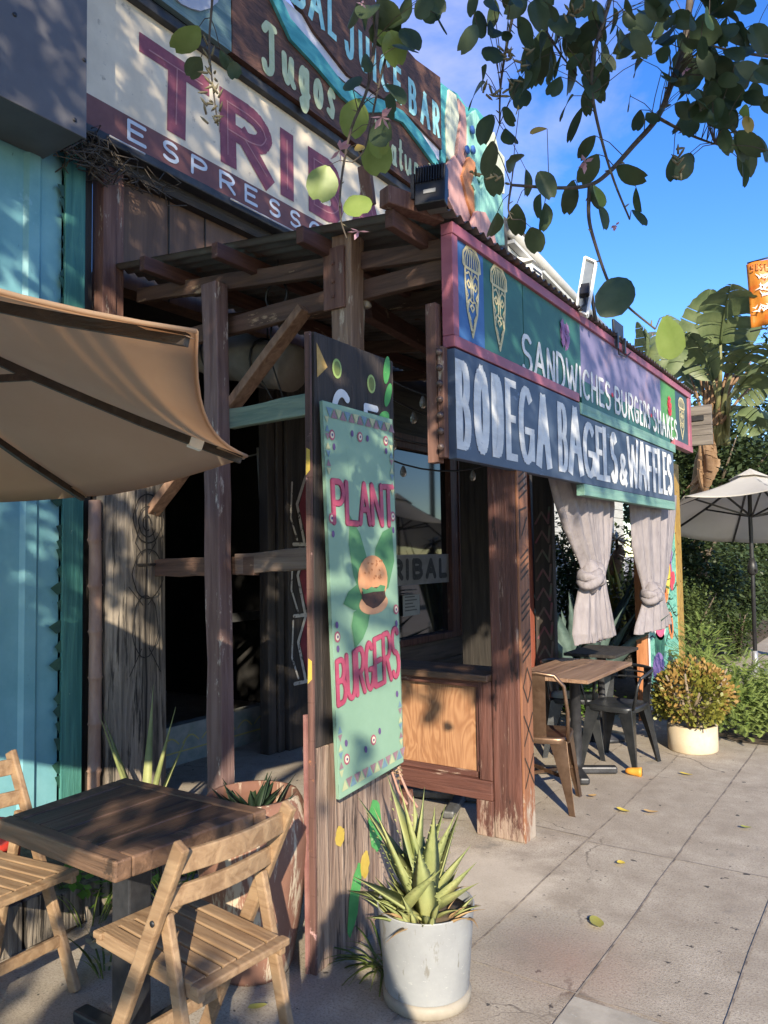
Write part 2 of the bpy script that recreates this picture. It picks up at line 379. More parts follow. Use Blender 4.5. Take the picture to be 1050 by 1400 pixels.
so_.add([(-3.05+.03*math.sin(3*i), -1+.2*i, .006) for i in range(21)] + [(-4.29, -1+.2*i, .03) for i in range(21)], [(i, 21+i, 22+i, i+1) for i in range(20)])
kind(so_.build('planting_bed', m_soil), 'structure')
gs = MB(); gs.plate([(-4.2,7.6,.008),(-1.95,7.6,.008),(-1.2,7.0,.008),(-.75,7.0,.008),(-.75,9.6,.008),(-2.1,10.2,.008),(-2.1,60,.008),(-40,60,.008),(-40,14.8,.008),(-4.2,14.8,.008)])
kind(gs.build('garden_ground', m_soil), 'structure')

# ------------------------------------------------------------------ main building (one thing)
XF = -4.3
shop = thing('cafe_building', (XF, 3, 0), 'dark cafe building behind the signs, with blue ribbed wall and black open doorway', 'building')
# ribbed blue wall
m_blue = mat('blue_paint', (.14,.34,.375,1), (.21,.44,.47,1), scale=3, rough=.5, spots=((.22,.44,.50,1), 6, .64), spots2=((.05,.11,.13,1), 26, .66, (1,1,.4)), bump=.35)
b = MB(); y = -3.0; prof = []
while y < 2.80:
    for dy, dx in ((0,0),(.13,0),(.155,.022),(.225,.022),(.25,0)): prof.append((min(y+dy,2.80), dx))
    y += .285
n = len(prof); vs = [(XF+dx, yy, 0.0) for yy, dx in prof] + [(XF+dx, yy, 4.4) for yy, dx in prof]
b.add(vs, [(i, i+1, n+i+1, n+i) for i in range(n-1)])
b.box((XF-.1,-3,0),(XF-.01,2.8,4.4))
wall_blue = b.build('ribbed_blue_wall', m_blue, shop)
m_teal = wood('teal_paint', (.03,.13,.115,1), (.07,.22,.18,1), 'Z', rough=.55, spots=((.30,.40,.34,1), 10, .68))
b = MB(); b.box((XF-.05,2.80,0),(XF+.04,2.945,4.35)); b.build('teal_trim_board', m_teal, shop, .006)
m_leafp = mat('painted_leaf_green', (.012,.05,.04,1), (.03,.10,.06,1), scale=9, rough=.5)
b = MB(); z = .25; k = 0
while z < 4.3:
    s = 1 if k % 2 else .75; yy = 2.80
    L = .075*s*rnd.uniform(.5,1.4); t = rnd.uniform(-.02,.08)
    p0 = V((XF+.031, yy+.02, z)); 
    b.plate([p0+V((0,0,-.03)), p0+V((0,-L*.5,t*.5-.045)), p0+V((0,-L,t)), p0+V((0,-L*.45,t*.5+.03)), p0+V((0,0,.045))])
    z += rnd.uniform(.075,.12); k += 1
b.build('painted_leaf_border', m_leafp, shop)
# post and header round the opening, upper wall
b = MB(); b.box((XF-.1,2.945,0),(XF+.0,3.02,4.35)); b.build('dark_reveal', m_dark, shop)
b = MB(); b.box((XF-.06,3.06,2.16),(XF+.06,3.165,4.2)); b.box((XF-.06,3.17,2.16),(XF+.045,3.235,4.2)); b.build('redwood_jamb', m_redwood, shop, .006)
b = MB(); b.box((XF-.2,3.25,3.45),(XF-.03,7.2,4.28)); b.build('brown_panel', m_brown, shop)
b = MB()
for yy in (3.67,4.02,4.5,5.0): b.box((XF-.03,yy,3.45),(XF-.022,yy+.012,4.28))
b.build('panel_joint', m_dark, shop)
b = MB(); b.box((XF-.3,-3,4.36),(XF-.02,10.2,6.2)); b.build('upper_wall', mat('upper_wall_paint', (.05,.05,.052,1), (.09,.085,.08,1), scale=3, rough=.8), shop)
b = MB(); b.box((XF-.25,2.95,4.20),(XF+.05,9.6,4.30)); b.box((XF-.2,5.6,2.8),(XF-.02,10.0,4.19)); b.build('soffit_beam', m_darkY, shop)
# dark room behind the opening
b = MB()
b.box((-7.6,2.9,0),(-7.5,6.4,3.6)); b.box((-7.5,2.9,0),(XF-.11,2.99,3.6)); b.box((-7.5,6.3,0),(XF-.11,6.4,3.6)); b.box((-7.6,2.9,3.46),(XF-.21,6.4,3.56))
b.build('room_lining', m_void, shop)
b = MB(); b.box((XF-.52,3.5,0),(XF-.42,5.4,.30)); b.build('low_painted_wall', mat('chalky_green_paint', (.16,.19,.17,1), (.30,.29,.26,1), scale=7, rough=.8), shop)
b = MB()
for i in range(9): b.ribbon([V((XF-.42, 3.55+.2*i+.02*q, .16+.05*math.sin(q*PI/8))) for q in range(9)], .012, (1,0,0), .003)
b.ribbon([V((XF-.42,3.55,.10)), V((XF-.42,5.3,.10))], .012, (1,0,0), .003)
b.build('painted_scallops', mat('ochre_paint', (.35,.30,.08,1), (.45,.36,.15,1)), shop)
b = MB(); b.tube([aX(352,612,-4.9), aX(363,812,-4.9)], .012); b.tube([aX(322,628,-5.0), aX(420,605,-5.0)], .008)
b.build('pale_pipe', mat('grey_pipe', (.2,.2,.2,1), (.3,.3,.3,1), rough=.5), shop)
b = MB(); b.box(aX(290,838,-5.6)+V((0,0,-.02)), aX(415,842,-5.6)+V((.02,0,.02))); b.box(aX(284,800,-5.6), aX(288,850,-5.6)+V((.02,.02,0)))
b.build('counter_rail', mat('steel_rail', (.2,.2,.2,1), (.3,.3,.3,1), rough=.35, metal=.7), shop)
# carved mask panel right of the opening
m_mask = wood('black_carved_timber', (.018,.015,.013,1), (.05,.04,.033,1), 'Z', scale=14, spots=((.12,.10,.085,1), 20, .66, (1.4,1.4,.15)), bump=1.0)
b = MB(); b.box((XF-.12,4.78,0),(XF+.02,4.85,3.1)); b.box((XF-.12,4.87,0),(XF+.05,5.62,3.1)); b.box((XF-.1,4.68,0),(XF+.0,4.77,3.1)); 
mp_ = b.build('carved_panel', m_mask, shop, .008)
m_cream = mat('worn_cream_paint', (.34,.31,.27,1), (.50,.46,.40,1), scale=18, rough=.8, spots=((.05,.045,.04,1), 16, .55))
m_deepred = mat('deep_red_paint', (.13,.015,.025,1), (.2,.03,.04,1), scale=12, rough=.7)
b = MB(); cr = MB(); xx = XF+.05
for zc in (2.02, 1.42, .86):
    yc = 5.10; 
    cr.plate([(xx+.004, yc, zc+.24), (xx+.004, yc-.09, zc), (xx+.004, yc, zc-.26), (xx+.004, yc+.09, zc)])
    for s in (-1, 1):
        b.ribbon([V((xx, yc, zc+.27)), V((xx, yc+s*.12, zc+.02)), V((xx, yc+s*.03, zc-.3))], .03, (1,0,0), .008)
        b.ribbon([V((xx, yc+s*.18, zc+.2)), V((xx, yc+s*.2, zc-.1)), V((xx, yc+s*.12, zc-.28))], .02, (1,0,0), .007)
    b.ribbon([V((xx, yc-.17, zc-.32)), V((xx, yc+.17, zc-.32))], .03, (1,0,0), .009)
cr.build('carved_diamond', m_deepred, mp_); b.build('carved_ridges', m_cream, mp_)
b = MB()
for s in range(26): b.tube([V((xx+.03, 4.92+.015*s, 1.66+rnd.uniform(-.02,.02))), V((xx+.05, 4.92+.015*s+rnd.uniform(-.01,.01), 1.50+rnd.uniform(-.02,.02)))], .007, 5)
b.build('straw_fringe', mat('straw', (.16,.13,.09,1), (.3,.25,.17,1), rough=.9), mp_)
# storefront windows behind the porch
m_glass = mat('dark_window_glass', (.008,.010,.012,1), (.012,.014,.016,1), rough=.04, bump=0, spec=.9)
b = MB(); b.box((XF-.12,5.62,0),(XF-.01,10.2,.66)); b.build('plank_dado', wood('dado_planks', (.05,.035,.028,1), (.10,.07,.055,1), 'Y'), shop)
b = MB()
for z in (.0,.22,.44): b.box((XF-.01,5.62,z+.005),(XF+.008,10.2,z+.21))
b.build('dado_board', wood('dado_board_wood', (.06,.045,.036,1), (.12,.085,.066,1), 'Y'), shop, .004)
for (y0, y1) in ((5.66,7.78),(7.9,9.5)):
    fr = MB(); t = .07
    fr.box((XF-.1,y0,.66),(XF+.035,y0+t,2.78)); fr.box((XF-.1,y1-t,.66),(XF+.035,y1,2.78)); fr.box((XF-.1,y0+t,2.71),(XF+.03,y1-t,2.78)); fr.box((XF-.1,y0+t,.66),(XF+.05,y1-t,.73))
    wf = fr.build('window', m_mahog, shop, .006)
    gl = MB(); gl.box((XF-.05,y0+t,.73),(XF-.035,y1-t,2.71)); gl.build('pane', m_glass, wf)
b = MB(); b.box((XF-.1,7.78,.66),(XF+.02,7.9,2.78)); b.box((XF-.1,5.62,2.78),(XF+.04,9.6,2.86)); b.build('window_post', m_mahog, shop)
b = MB(); b.box((XF-.14,9.5,0),(XF-.0,10.2,2.85)); b.build('end_pier', m_dark, shop)

# signs in the window
sg = thing('window_sign', (XF+.05, 7.2, 1.3), 'white sign with sketchy black capitals hanging in the dark cafe window', 'sign')
b = MB(); b.box((XF-.02,6.25,1.28),(XF-.012,7.72,1.60)); b.build('board', mat('faded_white_card', (.20,.19,.185,1), (.28,.27,.26,1), scale=6), sg)
b = MB(); letters_X(b, [('T',6.28,6.48),('R',6.53,6.74),('I',6.78,6.86),('B',6.92,7.13),('A',7.19,7.42),('L',7.48,7.66)], XF-.011, .06, 1.33, 1.56)
b.build('lettering', mat('faded_black_ink', (.03,.03,.03,1), (.07,.07,.07,1), scale=40), sg)
nt_ = thing('paper_notice', (XF, 6.95, 1.0), 'white paper notice taped inside the window below the lettered sign', 'notice')
b = MB(); b.box(aX(551,843,XF-.012)+V((0,0,0)), aX(573,812,XF-.012)+V((.004,0,0))); b.build('sheet', mat('paper', (.30,.30,.28,1), (.36,.36,.34,1)), nt_)
b = MB(); p0 = aX(551,843,XF-.008); p1 = aX(573,812,XF-.008)
for i in range(7): b.box((XF-.0075, p0.y+.04, p0.z+.05+.035*i), (XF-.0065, p1.y-.05-.04*(i % 3), p0.z+.062+.035*i))
b.build('print', mat('grey_ink', (.1,.1,.1,1)), nt_)

# ------------------------------------------------------------------ grey sign cabinet, top left
cb = thing('sign_cabinet', (-4.1, 1, 4.06), 'big plain slate-grey metal cabinet jutting out above the blue wall', 'cabinet')
m_slate = mat('slate_metal', (.10,.095,.10,1), (.125,.12,.125,1), scale=3, rough=.45, spots=((.25,.26,.28,1), 14, .70))
b = MB(); b.box((-3.88,-2.5,4.06),(-3.86,2.67,6.6)); b.build('front_sheet', m_slate, cb, .004)
b = MB(); b.box((-4.29,-2.5,4.07),(-3.881,2.665,6.6)); b.build('casing', m_slate, cb)
b = MB()
for (px,py) in ((115,82),(102,164),(20,20)): b = MB(); q = aX(px,py,-3.86); b.tube([q, q+V((.006,0,0))], .012, 8); b.build('rivet', m_metal_dk, cb)

# ------------------------------------------------------------------ espresso sign
XS = -4.2
ts = thing('tribal_sign', (XS, 5, 4.35), 'long cream sign with big maroon capitals above a maroon coffee band', 'sign')
m_creamS = mat('cream_signboard', (.62,.53,.40,1), (.72,.62,.47,1), scale=5, rough=.6, spots=((.42,.36,.28,1), 9, .62))
b = MB(); b.box((XS-.08,2.4,4.58),(XS,7.3,5.38)); b.build('cream_panel', m_creamS, ts)
b = MB(); b.box((XS-.08,2.4,4.36),(XS+.003,7.3,4.579)); b.build('maroon_band', mat('maroon_paint', (.14,.055,.05,1), (.18,.075,.068,1), scale=7, rough=.6), ts)
m_maroon = mat('maroon_lettering', (.19,.05,.075,1), (.25,.075,.10,1), scale=10, rough=.6, spots=((.32,.14,.16,1), 30, .62))
b2 = MB()
seq = [('T',3.31,3.96),('R',4.06,4.66),('I',4.74,4.93),('B',5.12,5.62),('A',5.74,6.30),('L',6.44,6.88)]
sign_letters(seq, XS, .17, 4.63, 5.22, m_maroon, ts, .003, .02, 'square', .82)
for (ch,y0,y1) in seq:
    letters_X(b2, [(ch,y0+.07,y1-.07)], XS, .010, 4.71, 5.14, .006)
b2.build('letter_inlines', mat('pale_maroon', (.36,.16,.18,1), (.42,.22,.23,1)), ts)
seq = [('E',3.21,3.37),('S',3.50,3.66),('P',3.77,3.93),('R',4.05,4.22),('E',4.32,4.47),('S',4.60,4.75),('S',4.86,5.01),('O',5.12,5.30)]
sign_letters(seq, XS+.003, .026, 4.41, 4.56, mat('pale_blue_lettering', (.50,.55,.62,1), (.58,.62,.68,1), scale=12), ts)
b = MB(); b.box((XS-.1,2.4,5.381),(XS+.06,7.35,5.46)); b.box((XS-.1,2.4,4.29),(XS+.05,7.35,4.355))
b.build('frame', mat('black_frame', (.02,.02,.022,1), (.05,.05,.052,1), scale=8, rough=.5), ts, .01)
b = MB(); b.tube([V((XS+.075,3.35,5.49)), V((XS+.075,4.2,5.49))], .014); m_tube = mat('tube_white', (.42,.42,.44,1), (.5,.5,.52,1), rough=.3); b.build('tube_lamp', m_tube, ts)
for (ya, yb_) in ((3.02,3.3),(4.1,5.0)): b = MB(); b.tube([V((XS+.075,ya,4.325)), V((XS+.075,yb_,4.325))], .007); b.build('tube_lamp', m_tube, ts)

# hanging rubbish under the sign
nb = MB()
for i in range(150):
    p = V((XF+.05+rnd.uniform(0,.16), 2.72+abs(rnd.gauss(0,.35)), 4.26+rnd.uniform(-.16,.05)))
    nb.tube([p, p+V((rnd.uniform(-.06,.06),rnd.uniform(-.12,.12),rnd.uniform(-.10,.04))), p+V((rnd.uniform(-.1,.1),rnd.uniform(-.2,.2),rnd.uniform(-.14,.06)))], .004, 4)
tag(nb.build('bird_nest', mat('nest_twigs', (.05,.04,.032,1), (.11,.085,.06,1))), 'untidy dark nest of twigs tucked under the coffee sign by the cabinet', 'nest')

# ------------------------------------------------------------------ juice bar sign
XJ = -4.1
js = thing('juice_bar_sign', (XJ, 6, 5.4), 'carved brown plank sign with turquoise capitals and a swooping turquoise ribbon', 'sign')
m_jw = mat('brown_swirled_grain', (.055,.028,.02,1), (.13,.062,.04,1), scale=7, stretch=(1,.5,2.2), dist=2.5, rough=.7, spots=((.30,.26,.22,1), 20, .70), bump=.6)
def Pj(pts, x=XJ): return [aX(px, py, x) for px, py in pts]
b = MB()
low = [V((XJ,4.1,5.47)), V((XJ,4.1,7.2)), V((XJ,4.3,7.2)), V((XJ,4.42,6.35)), V((XJ,4.75,6.05)), V((XJ,5.2,5.98)), V((XJ,5.6,5.85)), V((XJ,6.1,6.0)), V((XJ,6.6,6.08)), V((XJ,7.05,5.98)), V((XJ,7.33,5.75)), V((XJ,7.33,5.47))]
b.prism(low, (-.06,0,0)); b.build('lower_plank', m_jw, js)
b = MB()
upp = [V((XJ,4.62,7.25)), V((XJ,4.72,6.45)), V((XJ,5.1,6.22)), V((XJ,5.6,6.08)), V((XJ,6.0,6.13)), V((XJ,6.7,6.2)), V((XJ,7.36,6.14)), V((XJ,7.36,6.98)), V((XJ,6.82,6.9)), V((XJ,6.3,6.95)), V((XJ,5.8,7.25))]
b.prism(upp, (-.06,0,0)); b.build('upper_plank', m_jw, js)
m_turq = mat('turquoise_paint', (.05,.26,.28,1), (.10,.38,.38,1), scale=9, stretch=(1,.6,3), rough=.6, spots=((.03,.10,.10,1), 24, .64, (1,.3,3)))
b = MB()
c = [(4.36,7.1),(4.38,6.6),(4.5,6.25),(4.75,6.02),(5.1,5.96),(5.45,5.86),(5.75,5.86),(6.1,6.02),(6.5,6.1),(6.85,6.02),(7.15,5.92),(7.33,5.75)]
ww = [.16,.17,.18,.18,.17,.14,.16,.13,.12,.15,.13,.08]
for i in range(len(c)-1):
    (a0,a1),(b0,b1) = c[i],c[i+1]
    b.prism([V((XJ+.004,a0,a1-ww[i]/2)), V((XJ+.004,b0,b1-ww[i+1]/2)), V((XJ+.004,b0,b1+ww[i+1]/2)), V((XJ+.004,a0,a1+ww[i]/2))], (.03,0,0))
b.build('swoosh', m_turq, js)
b = MB(); b.box((XJ-.05,4.0,6.02),(XJ-.03,7.35,6.30)); b.build('pale_backing', mat('pale_lilac_board', (.50,.50,.58,1), (.6,.6,.66,1)), js)
m_aqua = mat('aqua_letters', (.22,.50,.52,1), (.36,.62,.62,1), scale=16, rough=.6, spots=((.12,.28,.30,1), 30, .66))
seq = [('B',4.78,4.98),('A',5.02,5.24),('L',5.29,5.42),('J',5.54,5.72),('U',5.77,5.95),('I',6.0,6.06),('C',6.12,6.32),('E',6.37,6.52),('B',6.66,6.82),('A',6.90,7.10),('R',7.16,7.32)]
sign_letters(seq, XJ, .06, lambda y: 6.30 if y < 5.5 else 6.24, lambda y: 6.66 if y < 5.5 else 6.62, m_aqua, js, .004, .03, 'square')
m_scr = mat('pale_green_script', (.40,.46,.27,1), (.50,.55,.36,1), scale=12)
seq = [('j',4.40,4.66),('u',4.66,4.85),('g',4.87,5.04),('o',5.07,5.23),('s',5.25,5.42)]
sign_letters(seq, XJ, .065, 5.53, 5.95, m_scr, js, .004, .02)
seq = [('N',6.02,6.25),('a',6.30,6.42),('t',6.44,6.54),('u',6.56,6.72),('r',6.74,6.86),('a',6.90,7.02),('l',7.04,7.10),('e',7.12,7.22),('s',7.24,7.33)]
sign_letters(seq, XJ, .042, 5.53, 5.86, m_scr, js, .004, .02)
b = MB(); b.box((XJ-.16,4.0,5.46),(XJ-.061,9.8,5.6)); b.box((XJ-.16,4.3,6.1),(XJ-.061,7.4,6.2)); b.build('backing_rail', m_darkY, js)
# teal plank panel to its left
tp = thing('teal_plank_panel', (XJ, 3.6, 5.5), 'weathered grey-teal plank panel with torn lilac paint at the top edge', 'panel')
b = MB()
for i in range(8): b.box((XJ-.05,2.3,5.47+i*.22),(XJ-.004*(i % 2),4.09,5.47+i*.22+.215))
b.build('planks', wood('teal_grey_planks', (.08,.15,.16,1), (.17,.25,.25,1), 'Y', rough=.7, spots=((.30,.36,.36,1), 9, .62)), tp)
b = MB(); b.prism(Pj([(232,-8),(246,6),(258,12),(272,16),(286,12),(296,4),(300,-10)], XJ+.002), (.015,0,0)); b.build('torn_patch', mat('lilac_flake', (.32,.35,.44,1), (.42,.44,.5,1)), tp)

# ------------------------------------------------------------------ carved jungle cut-outs beyond
ta = thing('jungle_cutouts', (-4.15, 8.5, 5.4), 'tall painted wooden jungle cut-outs in teal, pink and orange on the roof edge', 'sculpture')
tm = [m_turq, mat('salmon_paint', (.42,.22,.20,1), (.52,.30,.27,1), scale=7, stretch=(1,3,.7), spots=((.28,.12,.1,1), 10, .64)), mat('cream_green_paint', (.40,.44,.34,1), (.55,.56,.44,1), scale=8, stretch=(1,3,.7)),
      mat('orange_paint', (.42,.15,.06,1), (.5,.22,.1,1), scale=8), mat('mint_paint', (.18,.42,.34,1), (.3,.55,.46,1), scale=10, stretch=(1,3,.7)), mat('cobalt_paint', (.03,.10,.32,1), (.05,.14,.4,1))]
def cut(pts, x, m, t=.05, name='cutout'):
    q = MB(); q.prism(Pj(pts, x), (-t,0,0)); q.build(name, tm[m], ta, .004)
cut([(602,270),(602,112),(612,120),(626,128),(638,146),(652,148),(668,168),(668,320)], -4.2, 0, .04, 'backboard')
cut([(603,215),(604,116),(612,122),(609,160),(612,205),(606,240)], -4.14, 0)
cut([(612,215),(610,160),(614,122),(624,130),(628,160),(622,200),(620,230)], -4.12, 2)
cut([(624,235),(630,160),(627,134),(636,146),(640,190),(636,240)], -4.15, 1)
cut([(610,265),(612,225),(622,212),(634,232),(644,270),(650,300),(640,318),(622,290)], -4.09, 1)
cut([(632,240),(642,214),(650,222),(652,262),(648,300),(640,275)], -4.06, 3)
cut([(640,215),(640,160),(650,150),(662,176),(666,210),(658,250),(648,240)], -4.13, 4)
cut([(652,300),(650,260),(646,252),(650,238),(658,262),(664,236),(667,262),(672,230),(676,258),(684,240),(688,280),(690,335),(672,335)], -4.04, 4)
cut([(644,310),(652,288),(664,290),(674,310),(680,338),(660,338)], -4.0, 1)
cut([(664,240),(668,190),(676,180),(682,205),(690,215),(690,265),(676,262)], -4.18, 2)
for (px,py) in ((645,178),(646,205),(638,205)):
    q = MB(); p = aX(px,py,-4.11); q.lathe((0,0,0), [(.05,0),(.05,.02)], 14)
    q.v = [V((p.x+v.z, p.y+v.x, p.z+v.y)) for v in q.v]; q.build('round_eye', tm[5], ta)

# ------------------------------------------------------------------ neighbouring white house
ho = thing('white_house', (-4.5, 12, 0), 'white boarded house with a white gutter rising behind the cafe roof', 'house')
m_hw = mat('white_boards', (.42,.42,.40,1), (.52,.52,.49,1), scale=3, stretch=(1,1,6), rough=.7)
b = MB(); b.box((-9,10.3,0),(-4.52,15.0,5.2)); b.build('wall', m_hw, ho)
b = MB()
for i in range(34): b.box((-4.499,10.3,.16*i),(-4.485,15,.16*i+.15))
b.build('clapboard', m_hw, ho)
gA, gB = aX(700,318,-4.25), aX(852,478,-4.25)
b = MB()
for dx, dz, w_, h_ in ((-.12,-.12,.30,.05),(-.16,-.24,.18,.16),(-.26,-.42,.10,.2)): b.bar(gA+V((dx,0,dz)), gB+V((dx,0,dz)), w_, h_)
b.build('eave', m_hw, ho)
b = MB(); b.tube([gA, gB], .075, 10); b.build('gutter', mat('white_gutter', (.34,.34,.33,1), (.42,.42,.41,1), rough=.4), ho)
b = MB(); b.prism([gA+V((-.05,0,.02)), gA+V((-5,0,.02)), gA+V((-2.5,0,1.2))], gB-gA); b.build('roof', mat('grey_shingles', (.12,.11,.1,1), (.2,.19,.18,1), scale=30), ho)
fr = MB(); 
y0, y1, z0, z1 = 12.2, 13.9, .9, 2.4
fr.box((-4.49,y0,z0),(-4.42,y0+.09,z1)); fr.box((-4.49,y1-.09,z0),(-4.42,y1,z1)); fr.box((-4.49,y0+.09,z1-.09),(-4.425,y1-.09,z1)); fr.box((-4.49,y0+.09,z0),(-4.40,y1-.09,z0+.08)); fr.box((-4.49,y0+.09,1.6),(-4.43,y1-.09,1.66))
wf = fr.build('window', m_white, ho, .005); b = MB(); b.box((-4.475,y0+.09,z0+.08),(-4.465,y1-.09,z1-.09)); b.build('pane', mat('pale_glass', (.25,.30,.29,1), (.33,.38,.36,1), rough=.08, bump=0, spec=.8), wf)
# little vent box on the cafe roof side
b = MB(); b.box((-4.35,9.9,5.30),(-4.12,10.28,5.66)); b.prism([V((-4.37,9.85,5.661)), V((-4.08,9.85,5.661)), V((-4.37,9.85,5.78))], (0,.48,0)); vb = tag(b.build('roof_vent', m_white), 'small white louvred vent box below the white gutter', 'vent')
b = MB()
for i in range(5): b.box((-4.119,9.94,5.34+.055*i),(-4.11,10.24,5.365+.055*i))
b.build('louvre', m_metal_dk, vb)
# ------------------------------------------------------------------ porch
po = thing('porch', (-3, 3.3, 0), 'rough timber porch with a rusty corrugated roof over the cafe front', 'porch')
m_tin = mat('corrugated_tin', (.10,.09,.085,1), (.20,.18,.165,1), scale=4, stretch=(.6,2,1), rough=.55, metal=.35, spots=((.16,.08,.05,1), 5, .60), bump=.2)
b = MB(); vs = []; y0, y1, pitch = 3.16, 8.62, .085; ny = int((y1-y0)/pitch*8)
def roof_z(x): return 3.268 + (-1.755-x)*.108
for i in range(ny+1):
    y = y0 + (y1-y0)*i/ny; dz = .012*math.cos(2*PI*(y-y0)/pitch)
    for x in (-4.28, -3.4, -2.5, -1.755): vs.append((x, y + (0 if x > -2 else 0), roof_z(x)+dz+.004*math.sin(y*2.1)))
fs = []
for i in range(ny):
    for j in range(3): fs.append((i*4+j, i*4+4+j, i*4+5+j, i*4+1+j))
n0 = len(vs); vs2 = [(a, bb, c+.004) for a, bb, c in vs]
b.add(vs + vs2, fs + [tuple(k+n0 for k in f[::-1]) for f in fs], 0, True)
b.build('corrugated_roof', m_tin, po)
Yf = 3.3
def at(px, py, y=Yf): return aY(px, py, y)
b = MB(); b.bar(V((-3.385,3.27,0)), V((-3.43,3.27,3.27)), .125, .10, (0,1,0), seg=10, wob=.004); b.build('post', m_pinkred, po, .007)
b = MB(); b.bar(V((-2.50,3.32,0)), V((-2.445,3.32,3.34)), .135, .12, (0,1,0), seg=10, wob=.004); b.build('post', wood('pale_worn_post', (.17,.10,.07,1), (.34,.23,.16,1), 'Z', spots=((.45,.36,.27,1), 10, .6, (1.5,1.5,.4))), po, .007)
b = MB(); b.box((-2.56,3.24,2.93),(-2.42,3.258,3.27))
for z in (3.0,3.08,3.18): b.tube([V((-2.49,3.24,z)), V((-2.49,3.228,z))], .012, 6)
b.build('post_cleat', m_redwood, po, .004)
b = MB(); b.tube([at(492,470,3.42), at(494,420,3.42), at(499,408,3.42), at(503,420,3.42)], .022, 8); b.build('bent_pipe', mat('pale_pipe', (.3,.26,.22,1), (.4,.36,.3,1)), po)
for (p, q, w_, h_, m_) in (((-4.27,3.37,3.40),(-1.86,3.37,3.15),.05,.10,m_redX), ((-4.27,3.40,3.03),(-1.83,3.40,3.06),.05,.115,m_redX), ((-4.25,3.385,1.535),(-3.2,3.385,1.55),.05,.115,m_redX)):
    b = MB(); b.bar(V(p), V(q), w_, h_, (0,0,1), seg=8, wob=.003); b.build('beam', m_, po, .006)
b = MB(); b.bar(V((-3.36,3.385,1.555)), V((-2.55,3.385,1.60)), .05, .125, (0,0,1), seg=6, wob=.002); b.build('beam', wood('bare_grey_beam', (.10,.065,.05,1), (.22,.16,.125,1), 'X'), po, .006)
b = MB(); b.bar(V((-3.36,3.34,2.44)), V((-2.5,3.30,2.45)), .05, .12, (0,0,1), seg=6, wob=.002); b.build('green_beam', wood('faded_green_beam', (.09,.14,.11,1), (.20,.25,.19,1), 'X', spots=((.3,.25,.19,1), 9, .62, (.4,1.5,1.5))), po, .006)
b = MB(); b.bar(at(203,708,3.36), at(417,422,3.36), .05, .10, (0,1,0), seg=6, wob=.003); b.build('brace', wood('orange_brace', (.15,.08,.05,1), (.28,.17,.11,1), 'Z', along=.3), po, .006)
for (x, y2) in ((-3.80,8.4),(-3.17,8.4),(-2.54,8.4),(-1.98,8.4)):
    z = roof_z(x)-.075
    b = MB(); b.bar(V((x,3.02,z)), V((x,y2,z)), .05, .09, (0,0,1), seg=6); b.build('rafter', m_redY, po, .006)
b = MB(); b.bar(aY(500,423,3.7), aY(602,482,5.3), .08, .11, (0,0,1)); b.build('rafter', m_redY, po, .006)
for y in (4.1,5.2,6.4,7.6):
    b = MB(); b.bar(V((-4.27,y,3.40)), V((-1.87,y,3.14)), .05, .10); b.build('beam', m_redX, po, .006)
# street posts
b = MB(); _q = aX(877,820,-2.09); b.bar(V((-2.09,_q.y,0)), V((-2.09,_q.y,3.1)), .10, .10, (0,1,0)); b.build('orange_post', wood('orange_wood', (.30,.11,.04,1), (.45,.19,.08,1), 'Z'), po, .006)
b = MB(); b.box((-2.035,_q.y-.01,.1),(-2.03,_q.y+.03,1.05)); b.build('white_strip', m_white, po)
b = MB(); b.bar(V((-2.35,8.6,0)), V((-2.35,8.6,3.2)), .09, .09, (0,1,0)); b.build('post', m_redwood, po, .006)
# corner pillar
pi_ = thing('carved_pillar', (-1.88, 4.07, 0), 'thick dark red pillar with crude carved lines on its street face, at the bar corner', 'pillar')
b = MB(); b.box((-1.975,4.0,0),(-1.803,4.15,3.2)); 
b.build('shaft', m_mahog, pi_, .008)
b = MB(); b.box((-1.802,4.005,.0),(-1.788,4.145,2.15)); cf = b.build('carved_face', wood('carved_orange_wood', (.15,.06,.03,1), (.28,.12,.06,1), 'Z', spots=((.30,.22,.16,1), 9, .64, (1,1,.5)), foot=((.36,.30,.24,1),.55)), pi_, .003)
b = MB()
def gr(pts, w=.012):
    b.ribbon([V((-1.787, 4.01+.13*a, c)) for a, c in pts], w, (1,0,0), .001)
z = .3
while z < 2.05:
    k = rnd.randrange(4)
    if k == 0: gr([(.05,z),(.95,z+.16)]); gr([(.95,z),(.05,z+.16)])
    elif k == 1:
        for i in range(4): gr([(.1,z+.04*i),(.9,z+.04*i+.05)])
    elif k == 2: gr([(.5,z),(.05,z+.09),(.5,z+.19),(.95,z+.1),(.5,z)])
    else: gr([(.1,z),(.1,z+.16),(.8,z+.18)]); gr([(.3,z+.02),(.85,z+.12)])
    z += .23
b.build('carved_grooves', mat('dark_groove', (.02,.012,.008,1), (.05,.03,.02,1)), cf)  # carving drawn as flat dark strokes on the face
# bar
ba = thing('bar_counter', (-2.3, 4.05, 0), 'wooden bar with an orange plywood end panel, left of the carved pillar', 'counter')
m_ply, nt, bs = new_mat('plywood_swirl')
tc = nt.nodes.new('ShaderNodeTexCoord'); mp = nt.nodes.new('ShaderNodeMapping'); mp.inputs['Scale'].default_value = (7, 7, 1.6)
nt.links.new(tc.outputs['Object'], mp.inputs['Vector'])
n1 = _noise(nt, mp.outputs[0], 1.0, 3, .5, 1.2)
wv = nt.nodes.new('ShaderNodeMath'); wv.operation = 'MULTIPLY'; nt.links.new(n1.outputs['Fac'], wv.inputs[0]); wv.inputs[1].default_value = 60
sn = nt.nodes.new('ShaderNodeMath'); sn.operation = 'SINE'; nt.links.new(wv.outputs[0], sn.inputs[0])
fi = nt.nodes.new('ShaderNodeMapping'); fi.inputs['Scale'].default_value = (90, 90, 4); nt.links.new(tc.outputs['Object'], fi.inputs['Vector'])
